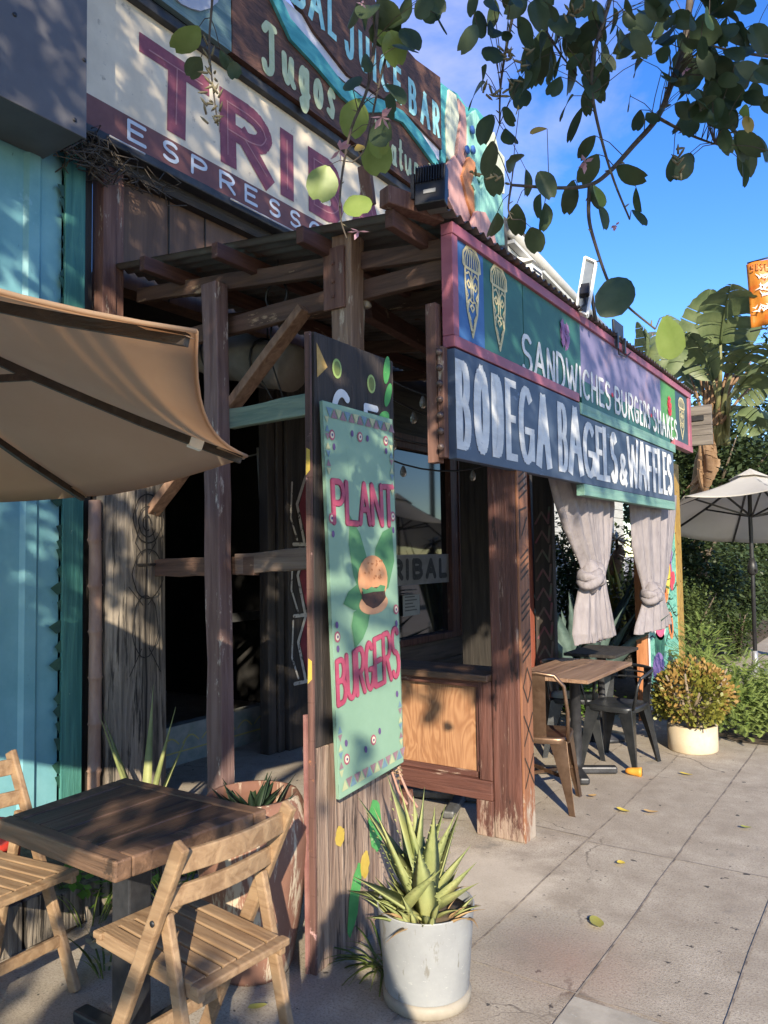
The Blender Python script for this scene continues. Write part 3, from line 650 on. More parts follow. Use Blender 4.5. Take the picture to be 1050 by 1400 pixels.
n2 = _noise(nt, fi.outputs[0], 1, 4, .6)
c = _mix(nt, _ramp(nt, sn.outputs[0], -1.1, 1.1), (.27,.125,.058,1), (.38,.20,.10,1))
c = _mix(nt, _ramp(nt, n2.outputs['Fac'], .55, .8), c, (.17,.068,.03,1))
nt.links.new(c, bs.inputs['Base Color']); bs.inputs['Roughness'].default_value = .55
b = MB(); b.box((-2.8,4.045,.30),(-2.0,4.06,.86)); b.build('plywood_panel', m_ply, ba)
b = MB()
b.box((-2.8,3.99,.20),(-1.978,4.08,.31)); b.box((-2.8,4.02,.311),(-2.085,4.044,.345)); b.build('bottom_rail', m_mahogX, ba, .006)
b = MB(); b.box((-2.085,3.995,.0),(-1.978,4.08,.199)); b.box((-2.06,3.995,.311),(-1.978,4.08,.87)); b.box((-2.085,4.015,.346),(-2.061,4.05,.84)); b.build('stile', m_mahog, ba, .006)
b = MB(); b.box((-2.8,4.0,.83),(-2.061,4.044,.868)); b.build('top_rail', m_mahogX, ba, .005)
b = MB(); b.box((-2.8,3.95,.871),(-1.978,4.30,.91)); b.build('counter_top', wood('counter_wood', (.07,.04,.025,1), (.16,.09,.055,1), 'X', rough=.5), ba, .006)
b = MB(); b.bar(V((-2.50,3.92,0)), V((-2.52,3.92,.2)), .07,.07,(0,1,0)); b.build('leg', m_mahog, ba, .004)
# pedestal base seen under the bar
pb = thing('pedestal_base', (-2.43, 4.45, 0), 'grey cast-iron table foot standing under the plywood bar', 'table base')
m_iron = mat('grey_cast_iron', (.09,.09,.088,1), (.14,.14,.135,1), scale=30, rough=.55, metal=.3)
b = MB(); b.bar(V((-2.85,4.35,.035)), V((-2.05,4.58,.035)), .07, .05); b.bar(V((-2.55,4.85,.035)), V((-2.33,4.1,.035)), .07, .045); b.build('cross_foot', m_iron, pb, .012)
b = MB(); b.lathe((-2.43,4.47,0), [(.07,.05),(.07,.09),(.04,.11),(.04,.60)], 16); b.build('column', m_iron, pb)
# red side post and carved board at the far porch wall
sp_ = thing('far_porch_screen', (-2.8, 6.5, 0), 'dark carved screen with a red post across the far end of the porch', 'screen')
b = MB(); b.bar(V((-2.83,6.45,0)), V((-2.86,6.45,3.1)), .15, .09, (0,1,0), seg=6, wob=.003); b.build('red_post', wood('red_porch_post', (.20,.05,.03,1), (.32,.095,.055,1), 'Z'), sp_, .007)
b = MB(); b.box((-2.745,6.47,0),(-2.565,6.54,3.1)); cs = b.build('carved_board', m_mask, sp_, .006)
b = MB()
for i in range(9):
    z = .5+.17*i; b.ribbon([V((-2.72,6.468,z)), V((-2.66,6.468,z+.1)), V((-2.60,6.468,z))], .018, (0,-1,0), .002)
    b.ribbon([V((-2.60,6.468,z)), V((-2.585,6.468,z+.14))], .02, (0,-1,0), .003)
b.build('painted_marks', mat('purple_red_marks', (.15,.04,.06,1), (.08,.10,.07,1), scale=8), cs)
b = MB(); b.box((-3.5,6.5,0),(-2.92,6.56,3.1)); b.build('dark_panel', m_dark, sp_)

# ------------------------------------------------------------------ fascia board over the porch
XA = -1.8
fa = thing('menu_fascia', (XA, 6, 2.6), 'long upper fascia framed in red-pink with two cream masks and white menu words', 'sign')
def wtex(n, c1, c2, **k): return mat(n, c1, c2, scale=4, rough=.55, stretch=(1,.7,1.5), bump=.12, **k)
m_fblue = wtex('blue_panel', (.035,.10,.26,1), (.05,.135,.31,1), spots=((.10,.18,.32,1), 18, .68)); m_fgreen = wtex('green_panel', (.022,.095,.075,1), (.035,.13,.10,1), spots=((.08,.18,.13,1), 16, .68))
m_fpur = wtex('purple_panel', (.17,.145,.25,1), (.22,.19,.30,1), spots=((.25,.18,.25,1), 3, .55), spots2=((.12,.11,.2,1), 7, .64)); m_fpink = wtex('pink_frame', (.25,.07,.10,1), (.34,.11,.145,1), spots=((.50,.28,.28,1), 12, .64))
m_leafg = wtex('leaf_green_panel', (.05,.19,.045,1), (.09,.26,.06,1)); m_fdk = wtex('navy_panel', (.022,.05,.07,1), (.035,.075,.09,1))
Y0, Y1 = 3.29, 8.47
def fbox(mb, y0, y1, z0, z1, d=0.0, m=0): mb.box((XA-.05,y0,z0),(XA+d,y1,z1), m)
b = MB(); fbox(b, Y0+.06, 3.66, 2.68, 3.19); b.build('blue_panel', m_fblue, fa)
b = MB(); fbox(b, 3.661, 4.17, 2.68, 3.19); fbox(b, 4.18, 5.15, 2.68, 3.19); fbox(b, 5.151, 7.60, 2.62, 2.795); b.build('green_panel', m_fgreen, fa)
b = MB(); fbox(b, 5.151, 7.10, 2.796, 3.19); fbox(b, 7.101, 7.30, 2.796, 3.19, -.001); b.build('purple_panel', m_fpur, fa)
b = MB(); fbox(b, 7.301, 7.85, 2.796, 3.19); fbox(b, 7.601, 7.85, 2.68, 2.795, -.001); b.build('leaf_green_panel', m_leafg, fa)
b = MB(); fbox(b, 7.851, 8.36, 2.68, 3.19); b.build('navy_panel', m_fdk, fa)
b = MB(); fbox(b, Y0, Y1, 3.191, 3.25, .02); fbox(b, Y0, Y0+.059, 2.68, 3.19, .015); fbox(b, 8.361, Y1, 2.68, 3.19, .015); fbox(b, Y0, 5.05, 2.62, 2.679, .02); fbox(b, 7.7, Y1, 2.62, 2.679, .02)
b.build('pink_frame', m_fpink, fa, .004)
b = MB(); fbox(b, 5.06, 7.69, 2.54, 2.619, .025); b.build('mint_rail', wood('mint_rail', (.12,.25,.20,1), (.20,.34,.27,1), 'Y', rough=.6), fa, .004)
# lettering
m_wl = mat('white_lettering', (.52,.52,.51,1), (.68,.68,.66,1), scale=13, stretch=(1,.4,1.4), rough=.7, spots=((.36,.38,.42,1), 34, .63, (1,.5,1.5)), bump=.3)
m_redpaint = mat('red_paint', (.45,.03,.05,1), (.55,.05,.07,1), scale=12)
def cropY(seq, ox, oy, sc, x, ypix):
    out = []
    for (ch, a, c) in seq:
        out.append((ch, aX(ox+a/sc, ypix(a), x).y, aX(ox+c/sc, ypix(c), x).y))
    return out
S1 = [('S',328,370),('A',370,414),('N',416,446),('D',448,481),('W',482,524),('I',526,538),('C',538,566),('H',568,592),('E',594,614),('S',615,637),('.',638,645),('B',648,670),('U',671,692),('R',695,714),('G',715,732),('E',734,745),('R',747,759),('S',760,771),('.',773,776),('S',778,793),('H',795,809),('A',810,825),('K',827,839),('E',841,851),('S',852,864)]
rd_ = MB()
for i, (ch, y0, y1) in enumerate(cropY(S1, 580, 300, 2.5, XA, lambda a: 300+ (455+ (a-350)*.5)/2.5)):
    if ch == '.':
        p = V((XA, (y0+y1)/2, 2.80)); rd_.ribbon([p, p+V((0,.012,0))], .035, (1,0,0), .003); continue
    z0 = 2.655 if y0 < 5 else 2.665; z1 = 2.89
    sign_letters([(ch, y0+.006, y1-.006)], XA, .036, z0+.0, z1 + rnd.uniform(-.008,.008), m_wl, fa, .003, .02, True, .8)
rd_.build('red_dots', m_redpaint, fa)
# masks
m_gold = mat('cream_gold_paint', (.50,.42,.22,1), (.60,.52,.30,1), scale=20)
def mask(yc, zc, w_, h_, name='painted_mask'):
    q = MB(); X = XA
    def P(a, c): return V((X, yc+a*w_/2, zc+c*h_/2))
    k = [0]
    def st(pts, w2=.011):
        k[0] += 1; q.ribbon([P(a, c) for a, c in pts], w2, (1,0,0), .0025+.0003*(k[0] % 6))
    st([(-.75,.62),(-.72,.1),(-.55,-.45),(0,-1),(.55,-.45),(.72,.1),(.75,.62)], .016)
    st([(-.95,.55),(-.9,.8),(-.5,.97),(0,1),(.5,.97),(.9,.8),(.95,.55),(.72,.5),(-.72,.5),(-.95,.55)], .016)
    for i in range(7): a = -.8+1.6*i/6; st([(a,.56),(a*.9,.72),(a*.55,.92)], .010)
    for s in (-1,1):
        st([(s*.6,.36),(s*.35,.42),(s*.12,.3)]); st([(s*.58,.16),(s*.38,.24),(s*.18,.12),(s*.38,.06),(s*.58,.16)])
        st([(s*.12,.3),(s*.1,-.12),(s*.22,-.2)]); st([(s*.62,0),(s*.45,-.1),(s*.6,-.2)]); st([(s*.55,-.3),(s*.35,-.2),(s*.5,-.45)]); st([(s*.4,-.5),(s*.2,-.62)],.01); st([(s*.3,-.6),(s*.1,-.78)],.01)
    st([(-.22,-.34),(0,-.28),(.22,-.34),(0,-.44),(-.22,-.34)]); st([(-.12,-.9),(0,-.82),(.12,-.9)]); st([(0,.45),(0,.1)]); st([(-.25,-.2),(0,-.24),(.25,-.2)])
    return q.build(name, m_gold, fa)
mask(3.52, 2.955, .20, .47); mask(3.845, 2.955, .21, .47); mask(8.10, 2.93, .26, .42)
def flower(yc, zc, r, m_, name):
    q = MB()
    for i in range(34):
        a = rnd.uniform(0,2*PI); rr = r*math.sqrt(rnd.random()); 
        p = V((XA+.002+.00025*i, yc+rr*.8*math.cos(a), zc+rr*math.sin(a)))
        q.plate([p + V((0, .035*math.cos(t*PI/3+a)*(1 if t % 2 else .5), .035*math.sin(t*PI/3+a)*(1 if t % 2 else .5))) for t in range(6)])
    q.build(name, m_, fa)
flower(4.84, 3.04, .09, mat('violet_paint', (.20,.09,.22,1), (.30,.16,.32,1), scale=30), 'painted_flower')
flower(7.60, 2.985, .085, m_redpaint, 'painted_flower')

# ------------------------------------------------------------------ bagel sign
bs_ = thing('bagel_sign', (XA, 5.4, 2.07), 'wide slate-blue board with tall white capitals selling bagels and waffles', 'sign')
m_slb = mat('slate_blue_board', (.045,.065,.105,1), (.065,.09,.14,1), scale=3, stretch=(1,.5,1.5), rough=.55, spots=((.12,.16,.23,1), 6, .62, (1,.6,2)), spots2=((.035,.05,.08,1), 12, .66))
b = MB(); b.box((XA-.03,3.29,2.065),(XA+.018,5.06,2.612)); b.box((XA-.03,5.06,2.065),(XA+.017,7.62,2.535)); b.build('board', m_slb, bs_, .004)
S2 = [('B',105,160),('O',166,224),('D',228,272),('E',275,317),('G',320,376),('A',378,434),('B',455,490),('A',488,543),('G',540,586),('E',584,610),('L',609,633),('S',633,661),('&',663,692),('W',692,732),('A',728,761),('F',757,779),('F',779,797),('L',797,812),('E',814,829),('S',828,847)]
b = MB()
for i, (ch, y0, y1) in enumerate(cropY(S2, 580, 300, 2.5, XA+.018, lambda a: 300+(640+(a-130)*.31)/2.5)):
    z1 = 2.565 if y0 < 5.0 else 2.51
    if ch == '&': z1 = 2.36
    w_ = .088 if y1-y0 > .25 else .08
    if ch in 'BGRE': w_ *= .86
    if ch in 'W&': w_ = .06
    sign_letters([(ch, y0+.006, y1-.006)], XA+.018, w_, 2.112, z1+rnd.uniform(-.008,.008), m_wl, bs_, .002, .004, 'square', .60)
b = MB(); b.box((XA-.04,5.10,1.985),(XA+.02,7.62,2.064)); b.build('mint_rail', wood('mint_lower_rail', (.12,.25,.20,1), (.20,.34,.27,1), 'Y', rough=.6), bs_, .004)
# lamp strip on its left edge
lb = thing('bulb_strip', (-1.87, 3.25, 2.2), 'red wooden strip studded with small unlit bulbs beside the left end of the tall-lettered sign', 'light strip')
b = MB(); b.box((-1.93,3.26,2.05),(-1.87,3.32,2.85)); b.box((-1.86,3.25,2.07),(-1.825,3.30,2.62)); b.build('strip', m_redwood, lb, .004)
m_db = mat('dusty_bulb', (.06,.035,.03,1), (.16,.11,.09,1), scale=30, rough=.25)
for i in range(7): b = MB(); b.lathe((-1.84,3.235,2.12+.078*i), [(.004,-.018),(.015,-.010),(.018,0),(.015,.010),(.004,.018)], 10); b.build('bulb', m_db, lb)

# ------------------------------------------------------------------ tall plank and plant burger board
XB = -1.93
bk = thing('plank_board', (XB, 2.65, 0), 'tall black weathered plank board with painted leaves and rings, standing behind the green menu board', 'sign board')
m_blk = wood('black_peeling_board', (.022,.018,.016,1), (.05,.038,.033,1), 'Z', scale=26, spots=((.20,.13,.10,1), 26, .66, (1.4,1.4,.12)), bump=.8)
m_low = wood('bleached_stripped_board', (.13,.075,.055,1), (.36,.27,.21,1), 'Z', scale=30, spots=((.045,.03,.025,1), 24, .56, (1.4,1.4,.07)), bump=1.0, lo=.3, hi=.7)
yl, yr = 2.36, 2.96
b = MB(); b.prism([V((XB,yl,.85)), V((XB,yr,.85)), V((XB,yr,2.50)), V((XB,yl+.02,2.505))], (-.022,0,0)); b.build('upper_plank', m_blk, bk, .004)
b = MB(); b.prism([V((XB,yl-.01,0)), V((XB,yr+.0,0)), V((XB,yr,.849)), V((XB,yl,.849))], (-.022,0,0)); b.build('lower_plank', m_low, bk, .004)
b = MB()
for i in range(17):
    z0 = .0+.147*i; b.box((XB-.024,yl-.012,z0),(XB+.003,yl-.001,z0+.146), 0)
b.build('edge_strip', wood('edge_wood', (.05,.028,.024,1), (.15,.075,.06,1), 'Z', spots=((.45,.18,.08,1), 5, .62), spots2=((.5,.30,.28,1), 7, .64)), bk)
b = MB(); b.bar(V((XB-.034,yl-.012,0)), V((XB-.034,yl-.012,.98)), .014, .018, (0,1,0)); b.build('pink_batten', mat('pink_paint', (.20,.085,.075,1), (.28,.14,.12,1), scale=14, spots=((.1,.06,.05,1), 9, .6)), bk)
m_lg = mat('bright_leaf_green', (.05,.24,.06,1), (.09,.34,.10,1), scale=9, spots=((.30,.36,.2,1), 26, .62)); m_yel = mat('yellow_paint', (.42,.29,.04,1), (.52,.38,.08,1), scale=10, spots=((.2,.13,.06,1), 26, .62)); m_lime = mat('lime_paint', (.25,.36,.10,1), (.34,.44,.16,1), scale=12); m_och = mat('old_ochre', (.36,.22,.06,1), (.48,.32,.12,1), scale=26, rough=.8)
m_wt = mat('chalk_white', (.55,.56,.58,1), (.64,.65,.66,1), scale=14)
def PB(px, py, off=.003): p = aX(px, py, XB); return V((XB+off, p.y, p.z))
def flat(pts, off): return [PB(px, py, off) for px, py in pts]
def ell(px, py, rx, ry, off, n=16, rot=0):
    o = PB(px, py, off); s = 3.0/1050
    return [o + V((0, rx*math.cos(2*PI*i/n)*math.cos(rot) - ry*math.sin(2*PI*i/n)*math.sin(rot), rx*math.cos(2*PI*i/n)*math.sin(rot)+ry*math.sin(2*PI*i/n)*math.cos(rot))) for i in range(n)]
b = MB(); b.plate(flat([(432,468),(447,502),(433,516)], .003), 0); b.build('ochre_triangle', m_och, bk)
b = MB()
for (px,py) in ((460,504),(507,525)): b = MB(); b.plate(ell(px,py,.032,.042,.003)); b.build('lime_ring', m_lime, bk)
b = MB()
m_rg = mat('ring_green', (.10,.14,.035,1), (.16,.2,.06,1))
for (px,py) in ((460,504),(507,525)): b = MB(); b.plate(ell(px,py,.022,.031,.0045)); b.build('ring_centre', m_rg, bk)
b = MB()
for (px,py,rx,ry,ro) in ((528,506,.026,.068,-.2),(530,540,.024,.062,-.4),(524,572,.05,.03,.5)): b = MB(); b.plate(ell(px,py,rx,ry,.003,16,ro)); b.build('painted_leaf', m_lg, bk)
b = MB(); p = PB(466,560,0); letter(b, 'C', (XB, p.y-.05, p.z-.1), (0,.10,0), (0,0,.17), (1,0,0), .035, .004); b.build('white_letter', m_wt, bk); b = MB(); p = PB(507,570,0); letter(b, 'F', (XB, p.y-.045, p.z-.14), (0,.085,0), (0,0,.18), (1,0,0), .03, .004)
b.build('white_letter', m_wt, bk)
b = MB()
for (px,py,rx,ry,ro) in ((513,1128,.048,.115,.12),(484,1230,.035,.14,-.25),(500,1195,.0,.0,0)):
    if rx: b = MB(); b.plate([p+V((0,rnd.uniform(-.006,.006),rnd.uniform(-.006,.006))) for p in ell(px,py,rx,ry,.003,18,ro)]); b.build('painted_leaf', m_lg, bk)
b = MB()
for (px,py,rx,ry,ro) in ((464,1143,.03,.042,.2),(498,1182,.03,.055,0)): b = MB(); b.plate([p+V((0,rnd.uniform(-.005,.005),rnd.uniform(-.005,.005))) for p in ell(px,py,rx,ry,.004,18,ro)]); b.build('yellow_leaf', m_yel, bk)
b = MB()
for (zz, h_) in ((1.92,.10),(1.10,.09)):
    b.plate([V((XB-.022,yl-.0135,zz)), V((XB,yl-.0135,zz+.02)), V((XB,yl-.0135,zz+h_)), V((XB-.018,yl-.0135,zz+h_+.01))])
b.build('yellow_dab', m_yel, bk)

pbd = thing('burger_board', (-1.9, 2.66, .6), 'tall sage-green menu board with pink capitals and a painted burger on leaves', 'sign board')
m_sage = mat('sage_board', (.18,.29,.205,1), (.215,.335,.24,1), scale=3, rough=.5, spots=((.25,.36,.27,1), 7, .64), spots2=((.15,.25,.175,1), 5, .62, (1,2,.5)), bump=.15)
c_tl, c_tr, c_br, c_bl = aX(441,547,-1.895), aX(536,573,-1.86), aX(552,1042,-1.83), aX(464,1094,-1.865)
def Q(a, c):
    """a 0..1 across, c 0..1 up on the green board"""
    return (c_bl.lerp(c_br, a)).lerp(c_tl.lerp(c_tr, a), c)
NB = (c_br-c_bl).cross(c_tl-c_bl).normalized()
BW = (c_br-c_bl).length; BH = (c_tl-c_bl).length
b = MB(); b.prism([c_bl, c_br, c_tr, c_tl], -NB*.02); b.build('panel', m_sage, pbd, .003)
for s in (0, 1):
    b = MB()
    for i in range(26):
        q0 = Q(s, i/26); q1 = Q(s, (i+1)/26); d = (Q(1,.5)-Q(0,.5)).normalized()*(1 if s else -1)
        b.add([q0, q1, q1+d*rnd.uniform(.001,.004), q0+d*rnd.uniform(.001,.004)], [(0,1,2,3)])
    b.build('chipped_edge', mat('dark_edge', (.06,.10,.08,1), (.12,.2,.15,1), scale=40), pbd)
m_pk = mat('raspberry_letters', (.30,.045,.085,1), (.38,.07,.12,1), scale=12, rough=.55, spots=((.55,.2,.25,1), 30, .7)); m_pko = mat('plum_outline', (.16,.025,.06,1), (.22,.05,.09,1))
def bl(mb, word, a0, a1, cl, ch, w_, off):
    """word painted between a0..a1 with baseline cl(a) and cap line ch(a)"""
    n = len(word); k = 0; tot = sum(.55 if q == 'I' else 1 for q in word); a = a0
    for q in word:
        wd = (a1-a0)/tot; g_ = wd*.12
        o = Q(a+g_, cl(a)); u = Q(a+wd-g_, cl(a+wd)) - o; v = Q(a+g_, ch(a)) - o
        letter(mb, q, o, u, v, NB, w_, off + .0008*(k % 2), 0, .02); a += wd; k += 1
zf = lambda py, px: None
L1 = (lambda a: .690-.005*a, lambda a: .795+.0*a); L2 = (lambda a: .232+.02*a, lambda a: .338+.055*a)
b = MB(); bl(b, 'PLANT', .06, .98, *L1, .028, .0012); b.build('letter_outlines', m_pko, pbd); b = MB(); bl(b, 'BURGERS', .02, .985, *L2, .025, .0012); b.build('letter_outlines', m_pko, pbd)
b = MB(); bl(b, 'PLANT', .06, .98, *L1, .021, .0042); b.build('pink_letters', m_pk, pbd); b = MB(); bl(b, 'BURGERS', .02, .985, *L2, .019, .0042); b.build('pink_letters', m_pk, pbd)
def Qe(a, c, rx, ry, off, n=22, rot=0, t0=0, t1=2*PI):
    o = Q(a, c) + NB*off; ux = (Q(1,c)-Q(0,c)).normalized(); uz = NB.cross(ux).normalized()
    if uz.z < 0: uz = -uz
    out = []
    for i in range(n):
        t = t0+(t1-t0)*i/n; x = rx*math.cos(t); z = ry*math.sin(t)
        out.append(o + ux*(x*math.cos(rot)-z*math.sin(rot)) + uz*(x*math.sin(rot)+z*math.cos(rot)))
    return out
def Qleaf(pts, off): return [Q(a, c)+NB*off for a, c in pts]
m_dl = mat('deep_leaf_paint', (.05,.16,.07,1), (.09,.22,.10,1), scale=5)
b = MB()
b.plate(Qleaf([(.30,.71),(.44,.66),(.52,.60),(.52,.50),(.42,.49),(.32,.55),(.27,.63)], .002))
b.plate(Qleaf([(.93,.68),(.78,.665),(.66,.62),(.62,.54),(.66,.49),(.84,.505),(.95,.58)], .0024))
b.plate(Qleaf([(.16,.48),(.24,.51),(.40,.53),(.56,.51),(.58,.46),(.46,.455),(.30,.46)], .0028))
b.plate(Qleaf([(.30,.36),(.26,.42),(.30,.455),(.48,.47),(.56,.46),(.50,.41),(.42,.38)], .0032))
b.build('painted_leaves', m_dl, pbd)
b = MB(); b.plate(Qe(.60,.535,.098,.10,.0045,24)); b.build('bun_top', mat('bun_paint', (.42,.19,.09,1), (.52,.27,.14,1), scale=8), pbd)
b = MB(); b.plate(Qe(.60,.468,.095,.045,.0045,24)); b.build('bun_base', mat('bun_base_paint', (.45,.22,.12,1), (.55,.30,.16,1), scale=8), pbd)
b = MB(); b.plate(Qleaf([(.42,.505),(.50,.51),(.62,.512),(.76,.512),(.785,.48),(.74,.47),(.66,.458),(.58,.455),(.48,.468),(.42,.485)], .006)); b.build('patty', mat('patty_paint', (.025,.014,.012,1), (.07,.03,.02,1), scale=22), pbd)
b = MB(); b.plate(Qleaf([(.42,.515),(.5,.508),(.56,.515),(.64,.508),(.7,.517),(.78,.512),(.76,.498),(.6,.50),(.44,.498)], .0072)); b.build('lettuce', m_dl, pbd)
b = MB()
for i in range(22):
    a = rnd.uniform(.46,.74); c = rnd.uniform(.535,.585); b.plate(Qe(a, c, .006, .0035, .0055+.0001*i, 8, rnd.uniform(0,3)))
b.build('sesame', mat('seed_paint', (.30,.12,.05,1)), pbd)
tri_a = MB(); tri_b = MB(); tri_c = MB()
def tri(a, c, da, dc, mbx, s=1.0):
    o = Q(a, c)+NB*.003
    mbx.plate(Qleaf([(a-da, c-dc), (a+da, c-dc), (a, c+dc)] if s > 0 else [(a, c-dc), (a+da, c+dc), (a-da, c+dc)], .003))
for i in range(8):
    a = .08+.12*i
    tri(a, .972, .045, .013, tri_a if i % 2 else tri_c, -1); tri(a+.06, .972, .045, .013, tri_b, 1)
    tri(a, .030, .045, .013, tri_c if i % 2 else tri_a, 1); tri(a+.06, .030, .045, .013, tri_b, -1)
for i in range(7):
    for (a, c0) in ((.04,.82),(.96,.78),(.04,.06),(.96,.06)):
        if c0 > .5 or i < 6: tri(a, c0+.022*i, .03, .009, (tri_a, tri_b, tri_c)[i % 3], 1 if i % 2 else -1)
tri_a.build('cream_triangles', mat('cream_tri', (.34,.36,.20,1), (.40,.40,.24,1), scale=30), pbd); tri_b.build('plum_triangles', mat('plum_tri', (.20,.12,.14,1), (.26,.16,.18,1), scale=30), pbd); tri_c.build('blue_triangles', mat('blue_tri', (.11,.19,.25,1), (.15,.23,.28,1), scale=30), pbd)
d1 = MB(); d2 = MB(); d3 = MB()
for (a, c) in ((.10,.915),(.49,.925),(.88,.93),(.05,.70),(.95,.71),(.06,.40),(.95,.44),(.12,.09),(.52,.105)):
    d1.plate(Qe(a,c,.017,.022,.003)); d2.plate(Qe(a,c,.011,.014,.004)); d3.plate(Qe(a,c,.005,.006,.005))
for (a, c) in ((.12,.885),(.38,.93),(.60,.925),(.88,.90),(.06,.66),(.95,.67),(.06,.43),(.06,.37),(.95,.40),(.12,.13),(.40,.09),(.62,.12),(.92,.20)): d3.plate(Qe(a,c,.009,.014,.003))
d1.build('dot_rims', mat('dot_rim', (.32,.08,.12,1)), pbd); d2.build('dot_rings', mat('dot_ring', (.6,.55,.4,1)), pbd); d3.build('dots', mat('dot_dark', (.10,.06,.16,1)), pbd)

# ------------------------------------------------------------------ floodlight on the roof corner, solar lamp, small lamp
fl = thing('floodlight', (-1.95, 3.1, 3.42), 'black finned floodlight clamped to a timber at the near roof corner', 'floodlight')
c0 = aY(590,256,3.12); R_ = Matrix.Rotation(.25,3,'Z') @ Matrix.Rotation(-.15,3,'X')
def lb_(mb, a, c):
    k = len(mb.v); mb.box(a, c); mb.v[k:] = [c0 + R_ @ v for v in mb.v[k:]]
b = MB(); lb_(b, (-.075,-.03,-.10), (.075,.03,.10)); b.build('housing', m_black, fl, .006)
b = MB()
for i in range(11): lb_(b, (-.07+.013*i,-.045,0.01), (-.066+.013*i,-.0305,.095))
b.build('fins', m_black, fl)
b = MB(); lb_(b, (-.03,-.0345,-.05), (.03,-.0305,-.03)); b.build('badge', mat('grey_badge', (.2,.2,.2,1), (.28,.28,.28,1)), fl)
b = MB(); b.box((c0.x-.10,c0.y-.03,roof_z(-2)+.02),(c0.x-.08,c0.y+.05,c0.z+.08)); b.box((c0.x-.08,c0.y,roof_z(-2)+.02),(c0.x+.06,c0.y+.06,roof_z(-2)+.06)); b.build('bracket', m_metal_dk, fl)
b = MB(); b.bar(V((-1.98,2.98,3.31)), V((-1.86,3.3,3.30)), .08, .09); b.bar(V((-2.12,3.06,3.33)), V((-2.12,3.02,3.52)), .07, .03, (0,1,0)); b.build('timber_block', m_redwood, fl, .006)
sl = thing('solar_panel', (-1.8, 5.9, 3.35), 'small white framed solar panel propped upright on the roof edge', 'solar panel')
p0, p1, p2, p3 = aX(788,425,-1.8), aX(803,432,-1.72), aX(815,360,-1.72), aX(800,353,-1.8)
ex = (p1-p0); 
def sp(a, c): return p0.lerp(p1, a).lerp(p3.lerp(p2, a), c)
ns = (p1-p0).cross(p3-p0).normalized()
if ns.y > 0: ns = -ns
b = MB(); b.prism([sp(.08,.04), sp(.92,.04), sp(.92,.96), sp(.08,.96)], -ns*.02); b.build('back_sheet', mat('pale_grey_sheet', (.13,.15,.175,1), (.18,.20,.22,1), rough=.3), sl)
b = MB()
for q, r in (((0,0),(1,0)),((0,1),(1,1)),((0,0),(0,1)),((1,0),(1,1))): b.bar(sp(*q), sp(*r), .014, .035, tuple(ns))
b.build('frame', m_white, sl)
b = MB(); k = sp(.55,.38); b.bar(k+ns*.005, k+ns*.05, .06, .09); b.tube([k+ns*.04, k+V((0,0,-.12))+ns*.06, sp(.3,-.05)+ns*.05], .008, 6); b.tube([sp(.9,.5)-ns*.02, sp(.9,-.02)+V((.02,.14,0))], .014, 6); b.build('lamp_box', m_black, sl)
s2 = thing('small_floodlight', (-1.75, 6.9, 3.35), 'small black square lamp perched on the roof edge near its far end', 'floodlight')
q = aX(852,462,-1.74)
b = MB(); b.box((q.x-.05,q.y-.12,q.z-.02),(q.x-.03,q.y+.12,q.z+.13)); b.build('lamp_head', m_black, s2, .005)
b = MB(); b.box((q.x-.03,q.y-.11,q.z-.10),(q.x-.01,q.y-.08,q.z+.02)); b.box((q.x-.03,q.y+.08,q.z-.10),(q.x-.01,q.y+.11,q.z+.02)); b.build('bracket', m_metal_dk, s2)
b = MB(); pts = [aX(845,470,-1.76), aX(846,484,-1.77), aX(856,488,-1.78), aX(862,482,-1.78)]; b.tube(pts, .006, 5); b.build('cable', m_black, s2)

# small wooden sign box at far end of fascia
wb = thing('plank_sign', (-1.75, 8.9, 2.6), 'unpainted grey plank sign jutting past the far end of the pink frame', 'sign')
b = MB()
a0, a1 = aY(942,610,8.7), aY(972,552,8.7)
for i in range(4): b.box((a0.x,8.7,a0.z+(a1.z-a0.z)*i/4),(a1.x,8.74,a0.z+(a1.z-a0.z)*(i+1)/4-.004))
b.build('planks', wood('grey_planks', (.10,.085,.075,1), (.2,.175,.15,1), 'X'), wb, .003)
b = MB(); b.bar(aY(943,573,8.69), aY(962,571,8.69), .02, .05); b.build('metal_tab', m_metal_dk, wb)

